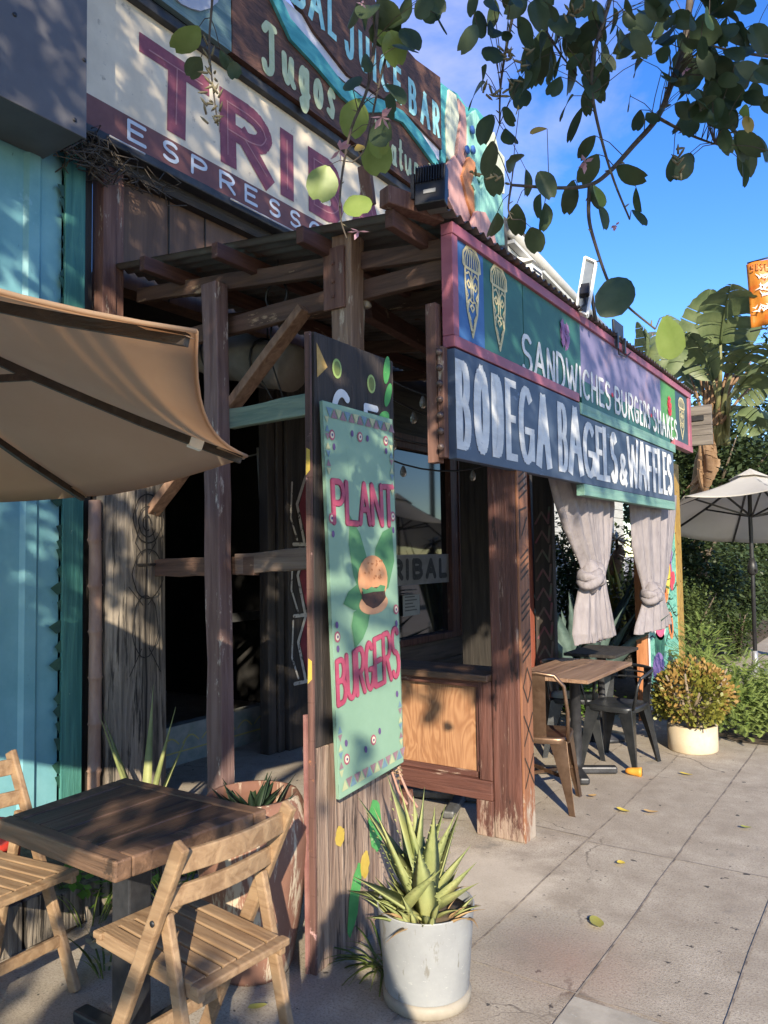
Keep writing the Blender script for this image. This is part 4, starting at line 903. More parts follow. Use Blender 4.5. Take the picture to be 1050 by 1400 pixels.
# curtains
m_curt = mat('pale_pink_linen', (.31,.275,.285,1), (.39,.35,.36,1), scale=26, stretch=(1,1,.25), rough=.95, bump=.5, bdist=.006, translucent=.34, spots=((.22,.19,.2,1), 6, .64, (1,1,.4)))
def curtain(rows, x, label, folds=7, seed=1):
    """rows = (left px, right px, y px, depth of folds)"""
    t = thing('tied_curtain', aX((rows[0][0]+rows[0][1])/2, rows[0][2], x), label, 'curtain', 'curtains tied up in the porch opening')
    n = 72; q = MB(); vs = []; R2 = random.Random(seed)
    ph = [R2.uniform(0,6.28) for _ in range(4)]
    rows2 = []
    for i in range(len(rows)-1):
        for k in range(6):
            f = k/6; f = f*f*(3-2*f); rows2.append([rows[i][j]+(rows[i+1][j]-rows[i][j])*f for j in range(4)])
    rows2.append(list(rows[-1]))
    for i, (a, c, py, dp) in enumerate(rows2):
        pl = aX(a, py, x); pr = aX(c, py, x); wd = abs(pr.y-pl.y); ctr = (pl+pr)/2
        for k in range(n):
            s = -1 + 2*k/(n-1)
            th = folds*PI*s + ph[0] + .5*math.sin(i*.13+ph[1])
            off = dp*(math.sin(th)*.6 + .38*math.sin(2.3*th+ph[2]+i*.03) + .26*math.sin(4.7*th+ph[3]+.09*i)*min(1,dp/.02))
            bulge = .5*min(wd,.25)*math.sqrt(max(0,1-s*s))
            zz = ctr.z + (pr.z-pl.z)*0 + (.012*math.sin(th*1.0) if i > len(rows2)-3 else 0)
            vs.append((x + off + bulge*.6, ctr.y + s*wd/2 + .2*off, zz))
    fs = [(i*n+k, i*n+k+1, i*n+n+k+1, i*n+n+k) for i in range(len(rows2)-1) for k in range(n-1)]
    q.add(vs, fs, 0, True)
    o = q.build('drape', m_curt, t); so2 = o.modifiers.new('thick', 'SOLIDIFY'); so2.thickness = .004; so2.offset = 0
    return t
def knot(t, px, py, x, r, rz):
    q = MB(); c = aX(px, py, x+.06)
    for k, (dz, rr, tl) in enumerate(((.035,.86,.42),(-.025,.92,-.30),(.0,.98,.75))):
        pts = []; 
        for i in range(25):
            a = 2*PI*i/24; pts.append(c + V((.075*rr*r*math.cos(a), .13*rr*r*math.sin(a), dz*rz + tl*.09*math.sin(a))))
        q.tube(pts, [.040*r*(1+.16*math.sin(2*PI*i*2/24+k)) for i in range(25)], 10)
    q.lathe(c, [(.03,-.13*rz),(.075*r,-.06),(.085*r,0),(.075*r,.06),(.03,.13*rz)], 20)
    q.build('knot', m_curt, t)
XC = -2.0
t = curtain([(752,834,655,.035),(762,834,690,.035),(776,830,730,.03),(790,826,765,.022),(797,820,787,.014),(793,822,805,.02),(790,826,830,.035),(788,832,862,.04),(789,834,874,.04)], XC, 'larger pale curtain knotted in the middle, left of the orange post, beside the agave', 5, 3)
knot(t, 808, 788, XC, .90, .95)
t = curtain([(856,918,672,.035),(862,916,705,.035),(868,912,745,.03),(876,907,785,.02),(881,902,812,.012),(878,903,826,.018),(873,908,846,.03),(871,910,860,.035)], XC+.02, 'smaller pale curtain knotted low, in front of the fruit mural', 4, 5)
knot(t, 891, 812, XC+.02, .88, .85)

# fruit mural
XM = -2.15; _m0 = aX(884,800,XM).y; _m1 = aX(925,800,XM).y; _m2 = aX(932,800,XM).y
mu = thing('fruit_mural', (XM, 7.6, 0), 'narrow turquoise mural board with painted fruit, plants and a gold edge', 'mural')
m_mu = mat('mural_green', (.06,.28,.21,1), (.22,.50,.38,1), scale=7, stretch=(1,1,2.2), dist=2.0, rough=.5, spots=((.03,.10,.08,1), 9, .60, (1,1.5,2)), spots2=((.50,.50,.12,1), 7, .67, (1,1.4,2)))
b = MB(); b.box((XM-.04,_m0,.1),(XM,_m1,2.6)); b.build('panel', m_mu, mu)
b = MB(); b.box((XM-.045,_m1,.1),(XM+.012,_m2,2.6)); b.box((XM-.04,_m0-.05,.1),(XM+.008,_m0,1.1)); b.build('gold_edge', mat('gold_stripe', (.26,.15,.03,1), (.36,.23,.06,1), scale=26, stretch=(1,1,.3), spots=((.12,.05,.01,1), 20, .58)), mu)
def MP(px, py, off): p = aX(px, py, XM); return V((XM+off, p.y, p.z))
def mell(px, py, ry, rz, off, m_, name, rot=0, a0=0, a1=360):
    o = MP(px, py, off); q = MB(); n = 20; pts = []
    for i in range(n+1):
        t = math.radians(a0+(a1-a0)*i/n); a = ry*math.cos(t); c = rz*math.sin(t)
        pts.append(o + V((0, a*math.cos(rot)-c*math.sin(rot), a*math.sin(rot)+c*math.cos(rot))))
    if a1-a0 >= 360: pts = pts[:-1]
    q.plate(pts); q.build(name, m_, mu)
mr = mat('fruit_red', (.5,.03,.07,1), (.6,.08,.10,1), scale=14); mo = mat('fruit_orange', (.6,.14,.04,1), (.65,.25,.08,1), scale=10); my = mat('banana_yellow', (.6,.42,.03,1), (.65,.5,.1,1)); mpk = mat('melon_pink', (.62,.07,.17,1), (.66,.12,.22,1)); mwt = mat('mural_white', (.6,.6,.55,1)); mgd = mat('mural_dark', (.02,.09,.06,1), (.03,.14,.09,1)); mpu = mat('mural_purple', (.16,.10,.30,1), (.24,.15,.36,1)); mkb = mat('mural_black', (.012,.014,.014,1))
mell(901,852,.26,.17,.003,mwt,'melon_rind',-.35,180,380); mell(901,851,.22,.145,.0045,mpk,'melon_flesh',-.35,180,380)
mell(917,855,.10,.155,.003,mo,'papaya',.3); mell(917,855,.045,.10,.0045,mkb,'papaya_seeds',.3)
mell(909,812,.14,.10,.003,mo,'orange_slice'); mell(909,833,.075,.085,.0035,mwt,'kiwi_rind'); mell(909,833,.045,.055,.0045,mat('kiwi_green',(.2,.4,.1,1)),'kiwi')
for k, (px, py, r0) in enumerate(((908,790,.1),(911,785,-.15),(914,792,-.35))): mell(px,py,.05,.17,.003+.0006*k,my,'banana',r0)
for k, (px, py) in enumerate(((916,780),(920,790),(918,798))): mell(px,py,.075,.075,.004+.0006*k,mr,'strawberry')
mell(902,880,.2,.2,.003,mgd,'watermelon'); mell(900,912,.22,.15,.004,mpu,'plum'); 
b = MB()
for i in range(9):
    a = math.radians(20+140*i/8); o = MP(917,925,.006); b.ribbon([o, o+V((0,.22*math.cos(a)*.8,.26*math.sin(a)))], .022, (1,0,0), .0003*i)
b.build('aloe_lines', mkb, mu)
b = MB(); q = MP(912,728,.005)
letters_X(b, [('A',8.40,8.60),('L',8.70,8.86),('L',8.94,9.10)], XM, .035, 1.80, 2.08, .004); letters_X(b, [('F',8.36,8.50),('E',8.58,8.72),('Y',8.80,8.98)], XM, .032, 1.36, 1.60, .004)
b.build('violet_words', mat('violet_ink', (.25,.10,.34,1), (.34,.16,.42,1)), mu)
b = MB()
for k in range(7):
    z = .35+.3*k; b.ribbon([V((XM, _m0+.05+.1*i, z+.09*math.sin(i*.8+k))) for i in range(13)], .014, (1,0,0), .002+.0003*k)
b.build('wavy_lines', mkb, mu)

# wires and bulbs under the porch roof
wi = thing('string_lights', (-2.6, 3.8, 2.6), 'loose black string of unlit bulbs sagging under the near porch beams', 'string lights')
def sag(p, q, s, n=14): return [V(p).lerp(V(q), i/n) - V((0,0,s*4*(i/n)*(1-i/n))) for i in range(n+1)]
m_cb = mat('clear_bulb', (.2,.18,.15,1), (.3,.27,.22,1), rough=.1, trans=.5)
for (p, q, s) in (((-2.5,3.45,2.72),(-1.9,3.9,2.48),.10),((-2.5,3.5,2.35),(-1.92,4.1,2.30),.10),((-2.42,3.45,2.55),(-2.0,5.0,2.55),.16),((-2.9,3.9,2.35),(-1.9,5.4,2.7),.35)):
    b = MB(); pts = sag(p, q, s); b.tube(pts, .006, 5); b.build('cable', m_black, wi)
    for i in (3,7,11):
        bb = MB(); bb.lathe(pts[i]-V((0,0,.07)), [(.006,.06),(.014,.045),(.022,.02),(.02,0),(.008,-.012)], 10); bb.build('bulb', m_cb, wi)
rl = thing('rolled_awning', (-3.3, 3.9, 2.8), 'dusty beige rolled awning slung under the porch roof behind the brace', 'awning')
b = MB(); p = aY(268,478,3.75); q = aY(402,505,3.75); b.tube([p.lerp(q,i/8)+V((0,0,.012*math.sin(i*2))) for i in range(9)], [.155,.16,.165,.16,.165,.16,.158,.16,.15], 20); b.build('roll', mat('dusty_canvas', (.11,.095,.08,1), (.19,.165,.14,1), scale=3, rough=.9), rl)
b = MB()
for f in (.25,.75):
    c = p.lerp(q,f); b.tube([c+V((.0,.17*math.cos(a*PI/8),.17*math.sin(a*PI/8))) for a in range(17)], .008, 5); b.tube([c+V((0,0,.17)), c+V((0,0,.5))], .006, 5)
b.build('strap', m_black, rl)
ca = thing('loose_cables', (-3.2, 3.45, 2.9), 'coiled black cable hanging in a loop from the upper porch beam', 'cable')
b = MB(); c = aY(378,404,3.45); b.tube([c+V((.085*math.cos(a*PI/12),0,.085*math.sin(a*PI/12))) for a in range(26)], .008, 6); b.tube([c+V((0,0,.085)), c+V((.01,.01,.3))], .006, 5); b.tube([c+V((-.03,0,-.08)), c+V((-.08,.02,-.35)), c+V((.05,.03,-.7))], .006, 5)
b.tube([aY(368,470,3.45), aY(352,510,3.45), aY(372,545,3.45)], .006, 5); b.build('loop', m_black, ca)
# ------------------------------------------------------------------ umbrellas
def canopy(root, hub, R, n, ph, rimz, drop, tx, ty, mfab, mrib, scallop=.07, ribw=.022, vent=True):
    def P(a, r, f=None):
        x = r*math.cos(a); y = r*math.sin(a); t = r/R
        z = rimz + drop*(1-t) - .035*math.sin(PI*t) + tx*x + ty*y
        return V((hub[0]+x, hub[1]+y, z))
    q = MB(); M_ = 12; K = 10; vs = []; idx = {}
    for k in range(n):
        for i in range(M_+1):
            t = i/M_
            for j in range(K):
                s = j/K; a0 = ph+2*PI*k/n; a1 = ph+2*PI*(k+1)/n
                p = P(a0, R*t).lerp(P(a1, R*t), s)
                c = V((hub[0], hub[1], p.z)); sc = 1 - scallop*4*s*(1-s)*t**3
                p = V((hub[0]+(p.x-hub[0])*sc, hub[1]+(p.y-hub[1])*sc, p.z - .035*4*s*(1-s)*t**1.5*drop/.46))
                idx[(k,i,j)] = len(vs); vs.append(p)
    fs = []
    for k in range(n):
        for i in range(M_):
            for j in range(K):
                k2, j2 = (k, j+1) if j+1 < K else ((k+1) % n, 0)
                fs.append((idx[(k,i,j)], idx[(k,i+1,j)], idx[(k2,i+1,j2)], idx[(k2,i,j2)]))
    q.add(vs, fs, 0, True)
    o = q.build('canopy', mfab, root); md = o.modifiers.new('thick', 'SOLIDIFY'); md.thickness = .003
    hem = MB()
    for k in range(n):
        pts = [vs[idx[(k,M_,j)]] for j in range(K)] + [vs[idx[((k+1) % n, M_, 0)]]]
        hem.tube([p+V((0,0,.002)) for p in pts], .005, 5)
    hem.build('hem', mfab, o)
    if vent:
        q = MB(); c = V((hub[0],hub[1],rimz+drop+.05)); ring = [P(ph+2*PI*k/n, R*.2)+V((0,0,.035)) for k in range(n)]
        q.add([c]+ring, [(0,1+k,1+(k+1) % n) for k in range(n)]); oo = q.build('vent_cap', mfab, root); md = oo.modifiers.new('thick','SOLIDIFY'); md.thickness = .003
    for k in range(n):
        a = ph+2*PI*k/n; q = MB()
        pts = [P(a, R*t) - V((0,0,.018)) for t in (.03,.25,.5,.75,.985)]
        for i in range(4): q.bar(pts[i], pts[i+1], ribw*.7, ribw)
        q.bar(P(a, R*.52)-V((0,0,.02)), V((hub[0],hub[1],rimz+.02)) + V((tx*.0,0,0)), ribw*.6, ribw*.8)
        q.build('rib', mrib, root)
    q = MB()
    for k in range(n):
        e = P(ph+2*PI*k/n, R*.985); d = (e-P(ph+2*PI*k/n, R*.9)).normalized(); sd_ = d.cross(V((0,0,1))).normalized()
        q.add([e-sd_*.04-d*.09, e+sd_*.04-d*.09, e+d*.012+sd_*.012, e+d*.012-sd_*.012], [(0,1,2,3)]); q.v[-4:] = [v-V((0,0,.012)) for v in q.v[-4:]]
    q.build('corner_pocket', mfab, root)
m_beige = mat('beige_canvas', (.66,.48,.33,1), (.72,.54,.38,1), scale=2, rough=.9, bump=.05, translucent=.7)
m_ribd = wood('dark_rib_wood', (.025,.018,.014,1), (.05,.036,.028,1), 'X', rough=.5)
um = thing('beige_umbrella', (-2.431,.656,0), 'big beige canvas umbrella with dark ribs sheltering the wooden table', 'umbrella')
canopy(um, (-2.431,.656), 1.35, 8, .282, 2.009, .464, .054, -.096, m_beige, m_ribd, .042, .026)
b = MB(); b.tube([V((-2.431,.656,.05)), V((-2.431,.656,2.46))], .024, 14); b.lathe((-2.431,.656,1.98), [(.03,0),(.055,.01),(.055,.07),(.03,.08)], 14); b.build('pole', m_ribd, um)
b = MB(); b.lathe((-2.431,.656,0), [(.24,0),(.25,.03),(.22,.07),(.05,.09),(.04,.3),(.03,.31)], 28); b.build('base', m_metal_dk, um)
a_ = .282
_cs = [(a_+2*PI*k/8) for k in range(8)]
_tip = lambda a, t: V((-2.431+1.35*t*math.cos(a), .656+1.35*t*math.sin(a), 2.009+.464*(1-t)-.035*math.sin(PI*t)+.054*1.35*t*math.cos(a)-.096*1.35*t*math.sin(a)-.02))
_k = min(_cs, key=lambda a: (V(proj(_tip(a,1))[:2] if proj(_tip(a,1)) else (9999,9999))-V((332,630))).length)
b = MB(); b.bar(_tip(_k,.86), _tip(_k,.89), .034, .034); b.build('strap', m_white, um)
m_offw = mat('offwhite_canvas', (.66,.63,.57,1), (.74,.71,.65,1), scale=2, rough=.9, bump=.05, translucent=.5)
uw = thing('white_umbrella', (-1.63,10.9,0), 'tilted off-white umbrella on a black pole standing far along the pavement', 'umbrella')
canopy(uw, (-1.60,10.9), 1.32, 8, .35, 2.0, .60, 0.02, -.22, m_offw, m_metal_dk, .05, .028)
b = MB(); b.tube([V((-1.63,10.9,.05)), V((-1.62,10.9,1.2)), V((-1.62,10.9,2.05)), V((-1.61,10.88,2.58))], .026, 12); b.lathe((-1.62,10.9,1.27), [(.03,0),(.06,.03),(.06,.12),(.03,.22)], 12); b.tube([V((-1.62,10.9,1.35)), V((-1.55,10.82,1.33))], .012, 6); b.build('pole', m_black, uw)
b = MB(); b.lathe((-1.63,10.9,0), [(.045,0),(.05,.12),(.035,.2),(.03,.3)], 14); b.lathe((-1.63,10.9,0), [(.26,0),(.26,.04),(.05,.06)], 24); b.build('base', mat('steel_base', (.3,.3,.31,1), (.4,.4,.4,1), rough=.4, metal=.5), uw)

# ------------------------------------------------------------------ wooden table and folding chairs
m_tt = wood('worn_table_planks', (.045,.028,.02,1), (.13,.078,.052,1), 'Y', scale=18, rough=.45, spots=((.24,.14,.08,1), 8, .66, (1.5,.5,1.5)), bump=.7)
m_te = wood('table_edge_wood', (.08,.045,.028,1), (.20,.115,.07,1), 'X', scale=18, rough=.55, spots=((.05,.03,.02,1), 10, .58))
tb = thing('wooden_table', (-2.17,1.69,0), 'square dark wooden table with thick plank top and black pedestal, behind the near folding chair', 'table')
b = MB(); cs_ = [(-2.51,1.42),(-1.87,1.40),(-1.82,1.965),(-2.55,1.955)]
def bilin(a, c): 
    p = [V((x,y,0)) for x, y in cs_]; return p[0].lerp(p[1], a).lerp(p[3].lerp(p[2], a), c)
for i in range(5):
    a0, a1 = .10+.80*i/5+.003, .10+.80*(i+1)/5-.003
    b.prism([bilin(a0,.10)+V((0,0,.70)), bilin(a1,.10)+V((0,0,.70)), bilin(a1,.9)+V((0,0,.70)), bilin(a0,.9)+V((0,0,.70))], (0,0,.047+.002*(i % 2)))
b.build('top_planks', m_tt, tb, .004)
for (c0, c1) in ((0,.097),(.903,1)): b = MB(); b.prism([bilin(0,c0)+V((0,0,.69)), bilin(1,c0)+V((0,0,.69)), bilin(1,c1)+V((0,0,.69)), bilin(0,c1)+V((0,0,.69))], (0,0,.06)); b.build('edge_board', m_te, tb, .006)
for (a0, a1) in ((0,.097),(.903,1)): b = MB(); b.prism([bilin(a0,.099)+V((0,0,.69)), bilin(a1,.099)+V((0,0,.69)), bilin(a1,.901)+V((0,0,.69)), bilin(a0,.901)+V((0,0,.69))], (0,0,.06)); b.build('edge_board', m_te, tb, .006)
b = MB(); b.box((-2.215,1.645,.03),(-2.125,1.735,.69)); b.build('pedestal', m_metal_dk, tb, .006)
b = MB(); b.box((-2.45,1.66,0),(-1.89,1.72,.045)); b.box((-2.20,1.41,0),(-2.14,1.97,.042)); b.build('foot', m_metal_dk, tb, .01)
m_teak = wood('oiled_teak', (.20,.12,.065,1), (.34,.225,.13,1), 'X', scale=22, rough=.55, along=.12, spots=((.13,.075,.04,1), 12, .64, (.4,1.5,.6)), spots2=((.42,.31,.2,1), 14, .68, (.4,1.5,.6)), bump=.3)
def folding_chair(loc, rot, label):
    """faces +x"""
    t = thing('folding_chair', (0,0,0), label, 'chair', 'slatted folding chairs at the wooden table')
    W_ = .205
    for s in (-1, 1):
        b = MB(); b.bar(V((-.215,s*W_,.83)), V((.20,s*W_,.0)), .026, .048, (1,0,0), seg=3); b.build('upright', m_teak, t, .006)
        b = MB(); b.tube([V((-.105,s*(W_+.012),.60)), V((-.105,s*(W_+.017),.60))], .009, 10); b.build('bolt', m_metal_dk, t)
        b = MB(); b.bar(V((-.11,s*(W_-.027),.615)), V((-.27,s*(W_-.027),0)), .024, .042, (1,0,0), seg=3); b.build('rear_leg', m_teak, t, .005)
        b = MB(); b.bar(V((-.235,s*(W_-.052),.425)), V((.255,s*(W_-.052),.445)), .024, .045); b.build('seat_rail', m_teak, t, .005)
    for z, h in ((.775,.062),(.665,.055)):
        b = MB(); x0 = -.215 + (.83-z)*.5
        pts = [V((x0-.028*math.sin(PI*i/10), -W_+2*W_*i/10, z)) for i in range(11)]
        vs = []; 
        for p in pts: vs += [p+V((-.009,0,-h/2)), p+V((.009,0,-h/2)), p+V((.009,0,h/2)), p+V((-.009,0,h/2))]
        fs = [(3,2,1,0),(40,41,42,43)] + [(i*4+j, i*4+(j+1) % 4, i*4+4+(j+1) % 4, i*4+4+j) for i in range(10) for j in range(4)]
        b.add(vs, fs); b.build('back_rail', m_teak, t, .004)
    for i in range(6):
        b = MB(); y = -.140+.056*i; b.bar(V((-.205,y,.444)), V((.215,y,.462)), .046, .014); b.build('slat', m_teak, t, .003)
    b = MB(); b.bar(V((.235,-W_+.03,.455)), V((.235,W_-.03,.455)), .042, .022); b.build('front_rail', m_teak, t, .005)
    b = MB(); b.bar(V((-.225,-W_+.03,.438)), V((-.225,W_-.03,.438)), .036, .022); b.build('seat_back_rail', m_teak, t, .005)
    b = MB(); b.bar(V((-.235,-W_+.03,.16)), V((-.235,W_-.03,.16)), .02, .04); b.build('stretcher', m_teak, t, .004); b = MB(); b.bar(V((.115,-W_+.01,.17)), V((.115,W_-.01,.17)), .02, .04); b.build('stretcher', m_teak, t, .004)
    t.location = loc; t.rotation_euler = (0,0,rot); return t
ch1 = folding_chair((-1.84,1.655,0), PI-.06, 'slatted folding chair nearest the camera, seen from behind, in front of the table')
dup(ch1, (-2.80,1.57,0), .05, 'slatted folding chair half cut off at the left edge, by the blue wall')

# ------------------------------------------------------------------ terracotta pot, log, plants by the opening
tpz = thing('terracotta_pot', (-2.175,2.27,0), 'tall terracotta urn streaked with white lime, beside the tall plank board', 'pot')
m_terra = mat('terracotta', (.16,.075,.05,1), (.25,.125,.085,1), scale=5, rough=.85, stretch=(1,1,.4), spots=((.46,.38,.28,1), 11, .52, (1.6,1.6,.12)), spots2=((.10,.06,.045,1), 8, .64, (1,1,.3)), bump=.4)
b = MB(); b.lathe((-2.175,2.27,0), [(.14,0),(.15,.02),(.185,.2),(.215,.40),(.225,.5),(.215,.58),(.195,.64),(.180,.665),(.162,.665),(.160,.62),(.165,.58)], 40, 0, lambda a, z: 1+.008*math.sin(24*a)); b.build('urn', m_terra, tpz)
b = MB(); b.lathe((-2.175,2.27,0), [(.155,.565),(.14,.58),(.02,.59)], 24); b.build('soil_top', m_soil, tpz)

def blade(mb, base, direc, L, w, up=.3, droop=.5, fold=.25, n=8, m=0, tipr=.02, curl=0):
    """a tapering succulent or grass leaf"""
    base = V(base); d = V(direc).normalized(); side = d.cross(V((0,0,1)))
    if side.length < .05: side = V((1,0,0))
    side.normalize(); vs = []; p = base.copy(); 
    for i in range(n+1):
        t = i/n; ww = w*(1-t**1.6)*(.8+.5*math.sin(PI*min(1,t*1.15)))/1.0 if w > 0 else 0
        ww = max(ww, .0015)
        nrm = side.cross(d).normalized()
        vs += [p - side*ww/2 + nrm*ww*fold, p, p + side*ww/2 + nrm*ww*fold, p - nrm*ww*.16]
        d = (d + V((0,0,-droop/n)) + side*curl/n).normalized(); p = p + d*L/n
    fs = []
    for i in range(n):
        a = i*4; c = a+4
        fs += [(a,a+1,c+1,c),(a+1,a+2,c+2,c+1),(a+3,a,c,c+3),(a+2,a+3,c+3,c+2)]
    mb.add(vs, fs, m, True)
def leafmat(name, c1, c2, trans=.25, rough=.45, **k): return mat(name, c1, c2, scale=k.pop('scale',6), rough=rough, bump=.1, translucent=trans, **k)
m_aloe = leafmat('aloe_green', (.20,.235,.085,1), (.34,.345,.135,1), .10, .6, spots=((.30,.28,.12,1), 7, .62), spots2=((.22,.16,.09,1), 16, .70))
m_aloed = leafmat('aloe_dead_tip', (.34,.20,.09,1), (.48,.33,.17,1), .1, .8, scale=20)
m_grassg = leafmat('grass_green', (.09,.14,.035,1), (.20,.25,.06,1), .3, .6)
m_straw = mat('dry_straw', (.30,.24,.13,1), (.46,.38,.22,1), scale=20, rough=.9)
m_leafy = leafmat('weed_green', (.10,.22,.03,1), (.20,.34,.06,1), .35, .5)
m_dkgreen = leafmat('dark_succulent', (.015,.03,.015,1), (.035,.06,.028,1), .1, .5)
b = MB()
for i in range(46):
    a = rnd.uniform(0,2*PI); r = rnd.uniform(0,.12); blade(b, (-2.175+r*math.cos(a),2.27+r*math.sin(a),.585), (math.cos(a),math.sin(a),rnd.uniform(.7,2)), rnd.uniform(.08,.17), .026, droop=.3)
tag(b.build('potted_succulent', m_dkgreen), 'low dark spiky succulent growing in the terracotta urn', 'plant')

lg = thing('carved_log', (XF+.10,3.28,0), 'thick weathered grey log post carved with a face, left of the black opening', 'post')
b = MB(); n = 36; vs = []; H = 26
for j in range(H+1):
    z = 2.14*j/H
    for i in range(n):
        a = 2*PI*i/n; r = 1 + .03*math.sin(5*a+z*1.2) + .02*math.sin(11*a+1)+ .03*math.sin(z*2.3+a)
        ex = lambda v: math.copysign(abs(v)**.62, v)
        vs.append((XF+.06+.15*r*ex(math.cos(a)), 3.275+.235*r*ex(math.sin(a)), z + (.06*math.sin(3*a) if j == H else 0)))
fs = [(j*n+i, j*n+(i+1) % n, j*n+n+(i+1) % n, j*n+n+i) for j in range(H) for i in range(n)] + [tuple(range(H*n,H*n+n))]
b.add(vs, fs, 0, True); b.build('log', m_grey, lg)
b = MB(); X = XF+.222
def lgst(pts, w_=.012): 
    b.ribbon([V((X, 3.275+a, c)) for a, c in pts], w_, (1,0,0), .002)
def lgell(cy_, cz_, ry_, rz_, a0=0, a1=360, w_=.010): lgst([(cy_+ry_*math.cos(math.radians(a0+(a1-a0)*i/24))*(1+.05*math.sin(i*1.7)), cz_+rz_*math.sin(math.radians(a0+(a1-a0)*i/24))) for i in range(25)], w_)
lgell(.02,1.86,.115,.16); lgell(.015,1.84,.07,.10,30,330,.008); lgell(.01,1.83,.03,.05,0,300,.008)
lgell(.02,1.50,.12,.16,0,360,.008); lgell(0,1.16,.10,.2,40,500,.007)
lgst([(.0,1.95),(.01,1.6),(-.005,1.2),(.01,.8),(0,.3)],.015); lgst([(-.06,1.56),(.075,1.56)],.016)
for s in (-1,1): lgst([(s*.05,1.80),(s*.08,1.70),(s*.03,1.63)],.008); lgst([(s*.02,1.30),(s*.13,1.42)],.007); lgst([(s*.03,1.02),(s*.12,.86)],.007)
b.build('carved_lines', m_dark, lg)
bp_ = MB(); z = 0; pts = []; rr = []
while z < 1.84:
    for dz, r in ((0,.040),(.012,.046),(.024,.040),(.26,.038)): pts.append(V((XF+.10, 2.985+.008*math.sin(z*2), z+dz))); rr.append(r)
    z += .285
bam = bp_; tag(bam.tube(pts, rr, 12).build('bamboo_pole', mat('aged_bamboo', (.24,.14,.10,1), (.36,.23,.165,1), scale=12, stretch=(1,1,.3), rough=.55)), 'brownish-pink bamboo pole standing between the teal trim and the carved log', 'pole')

def rosette(name, c, n, L, w, m_, label, cat='plant', up=(.4,1.6), drp=.4, sub=None):
    b = MB()
    for i in range(n):
        a = i*2.4+rnd.uniform(-.3,.3); u_ = up[0]+(up[1]-up[0])*(1-i/n)**.0*rnd.random()
        blade(b, (c[0]+.02*math.cos(a), c[1]+.02*math.sin(a), c[2]), (math.cos(a), math.sin(a), u_), L*rnd.uniform(.7,1.1), w*rnd.uniform(.8,1.1), droop=drp*rnd.uniform(.4,1.2))
    return tag(b.build(name, m_), label, cat)
rosette('agave', (-3.72,2.98,.0), 5, .80, .05, m_aloe, 'spiky agave poking up behind the wooden table, against the black opening', up=(.8,3.5), drp=.15)
def weeds(name, c, r, n, h, label, m_=m_leafy, grass=24):
    t = thing(name, c, label, 'plant'); b = MB()
    for i in range(n):
        a = rnd.uniform(0,2*PI); rr = r*math.sqrt(rnd.random()); p = V((c[0]+rr*math.cos(a), c[1]+rr*math.sin(a), c[2]+h*rnd.uniform(.25,1))); 
        u = V((rnd.uniform(-1,1),rnd.uniform(-1,1),rnd.uniform(-.3,.5))).normalized(); v = u.cross(V((rnd.uniform(-.4,.4),rnd.uniform(-.4,.4),1))).normalized(); s = rnd.uniform(.018,.035)
        b.plate([p, p+u*s+v*s*.7, p+u*s*1.9, p+u*s-v*s*.7])
    b.build('leaves', m_, t); b = MB()
    for i in range(grass):
        a = rnd.uniform(0,2*PI); blade(b, (c[0]+r*.6*math.cos(a), c[1]+r*.6*math.sin(a), c[2]), (math.cos(a)*.5,math.sin(a)*.5,1.2), h*rnd.uniform(.9,1.7), .008, droop=1.1)
    b.build('grass_blades', m_grassg, t)
weeds('weed_clump', (-3.05,2.15,.01), .12, 70, .28, 'bright green weeds growing under the table, left of its pedestal')
weeds('weed_clump', (-2.75,2.38,.01), .12, 70, .34, 'bright green weeds under the table, right of its pedestal')
weeds('weed_clump', (-2.62,1.92,.0), .05, 16, .16, 'small pale dry sprig on the ground beside the left folding chair', m_straw, 8)
rb = thing('red_tub', (-3.35,1.72,0), 'bright red tub at the left edge behind the folding chair', 'tub')
b = MB(); b.lathe((-3.35,1.72,0), [(.20,0),(.21,.02),(.25,.40),(.265,.40),(.265,.44),(.245,.44),(.235,.38)], 30); b.build('body', mat('red_plastic', (.45,.03,.02,1), (.55,.05,.03,1), rough=.4), rb)
b = MB(); b.lathe((-3.35,1.72,.02), [(.213,0),(.218,.045)], 30); b.build('white_band', m_white, rb)
kb2 = thing('bed_edging', (-3.05,2.4,0), 'low row of weathered grey stakes edging the planting bed under the table', 'edging')
b = MB()
for i in range(12): y = 1.3+.14*i; b.box((-3.12,y,0),(-3.06,y+.125,.16+.05*rnd.random()))
b.build('stakes', m_grey, kb2, .006)

# ------------------------------------------------------------------ white pot with aloe
PX, PY = -1.50, 2.46
wp = thing('white_pot', (PX,PY,0), 'scuffed white cylindrical planter holding the big aloe, at the front of the pavement', 'pot')
m_wpot = mat('scuffed_white_plastic', (.25,.255,.26,1), (.32,.325,.325,1), scale=5, rough=.62, spots=((.20,.19,.17,1), 13, .60, (1.5,1.5,.45)), spots2=((.42,.42,.41,1), 34, .62, (1,1,3)), bump=.25)
b = MB(); b.lathe((PX,PY,0), [(.150,.045),(.153,.05),(.176,.33),(.178,.335),(.172,.335),(.166,.29),(.02,.285)], 48); b.build('cylinder', m_wpot, wp)
b = MB(); b.lathe((PX,PY,0), [(.150,0),(.158,.006),(.161,.034),(.156,.040),(.152,.046),(.1,.046)], 40); b.build('saucer', mat('beige_plastic', (.24,.205,.16,1), (.32,.28,.22,1), scale=8, rough=.6), wp)
b = MB(); b.lathe((PX,PY,.0), [(.165,.30),(.05,.305),(.01,.306)], 30); b.build('soil_top', m_soil, wp)
al = thing('aloe', (PX,PY,.30), 'big green aloe with upright toothed leaves growing from the white planter', 'plant')
b = MB(); bd = MB()
def lean(px, py, d=.0):
    """direction toward a tip seen in the photo, at the pot's own distance"""
    return aY(px, py, PY+d)
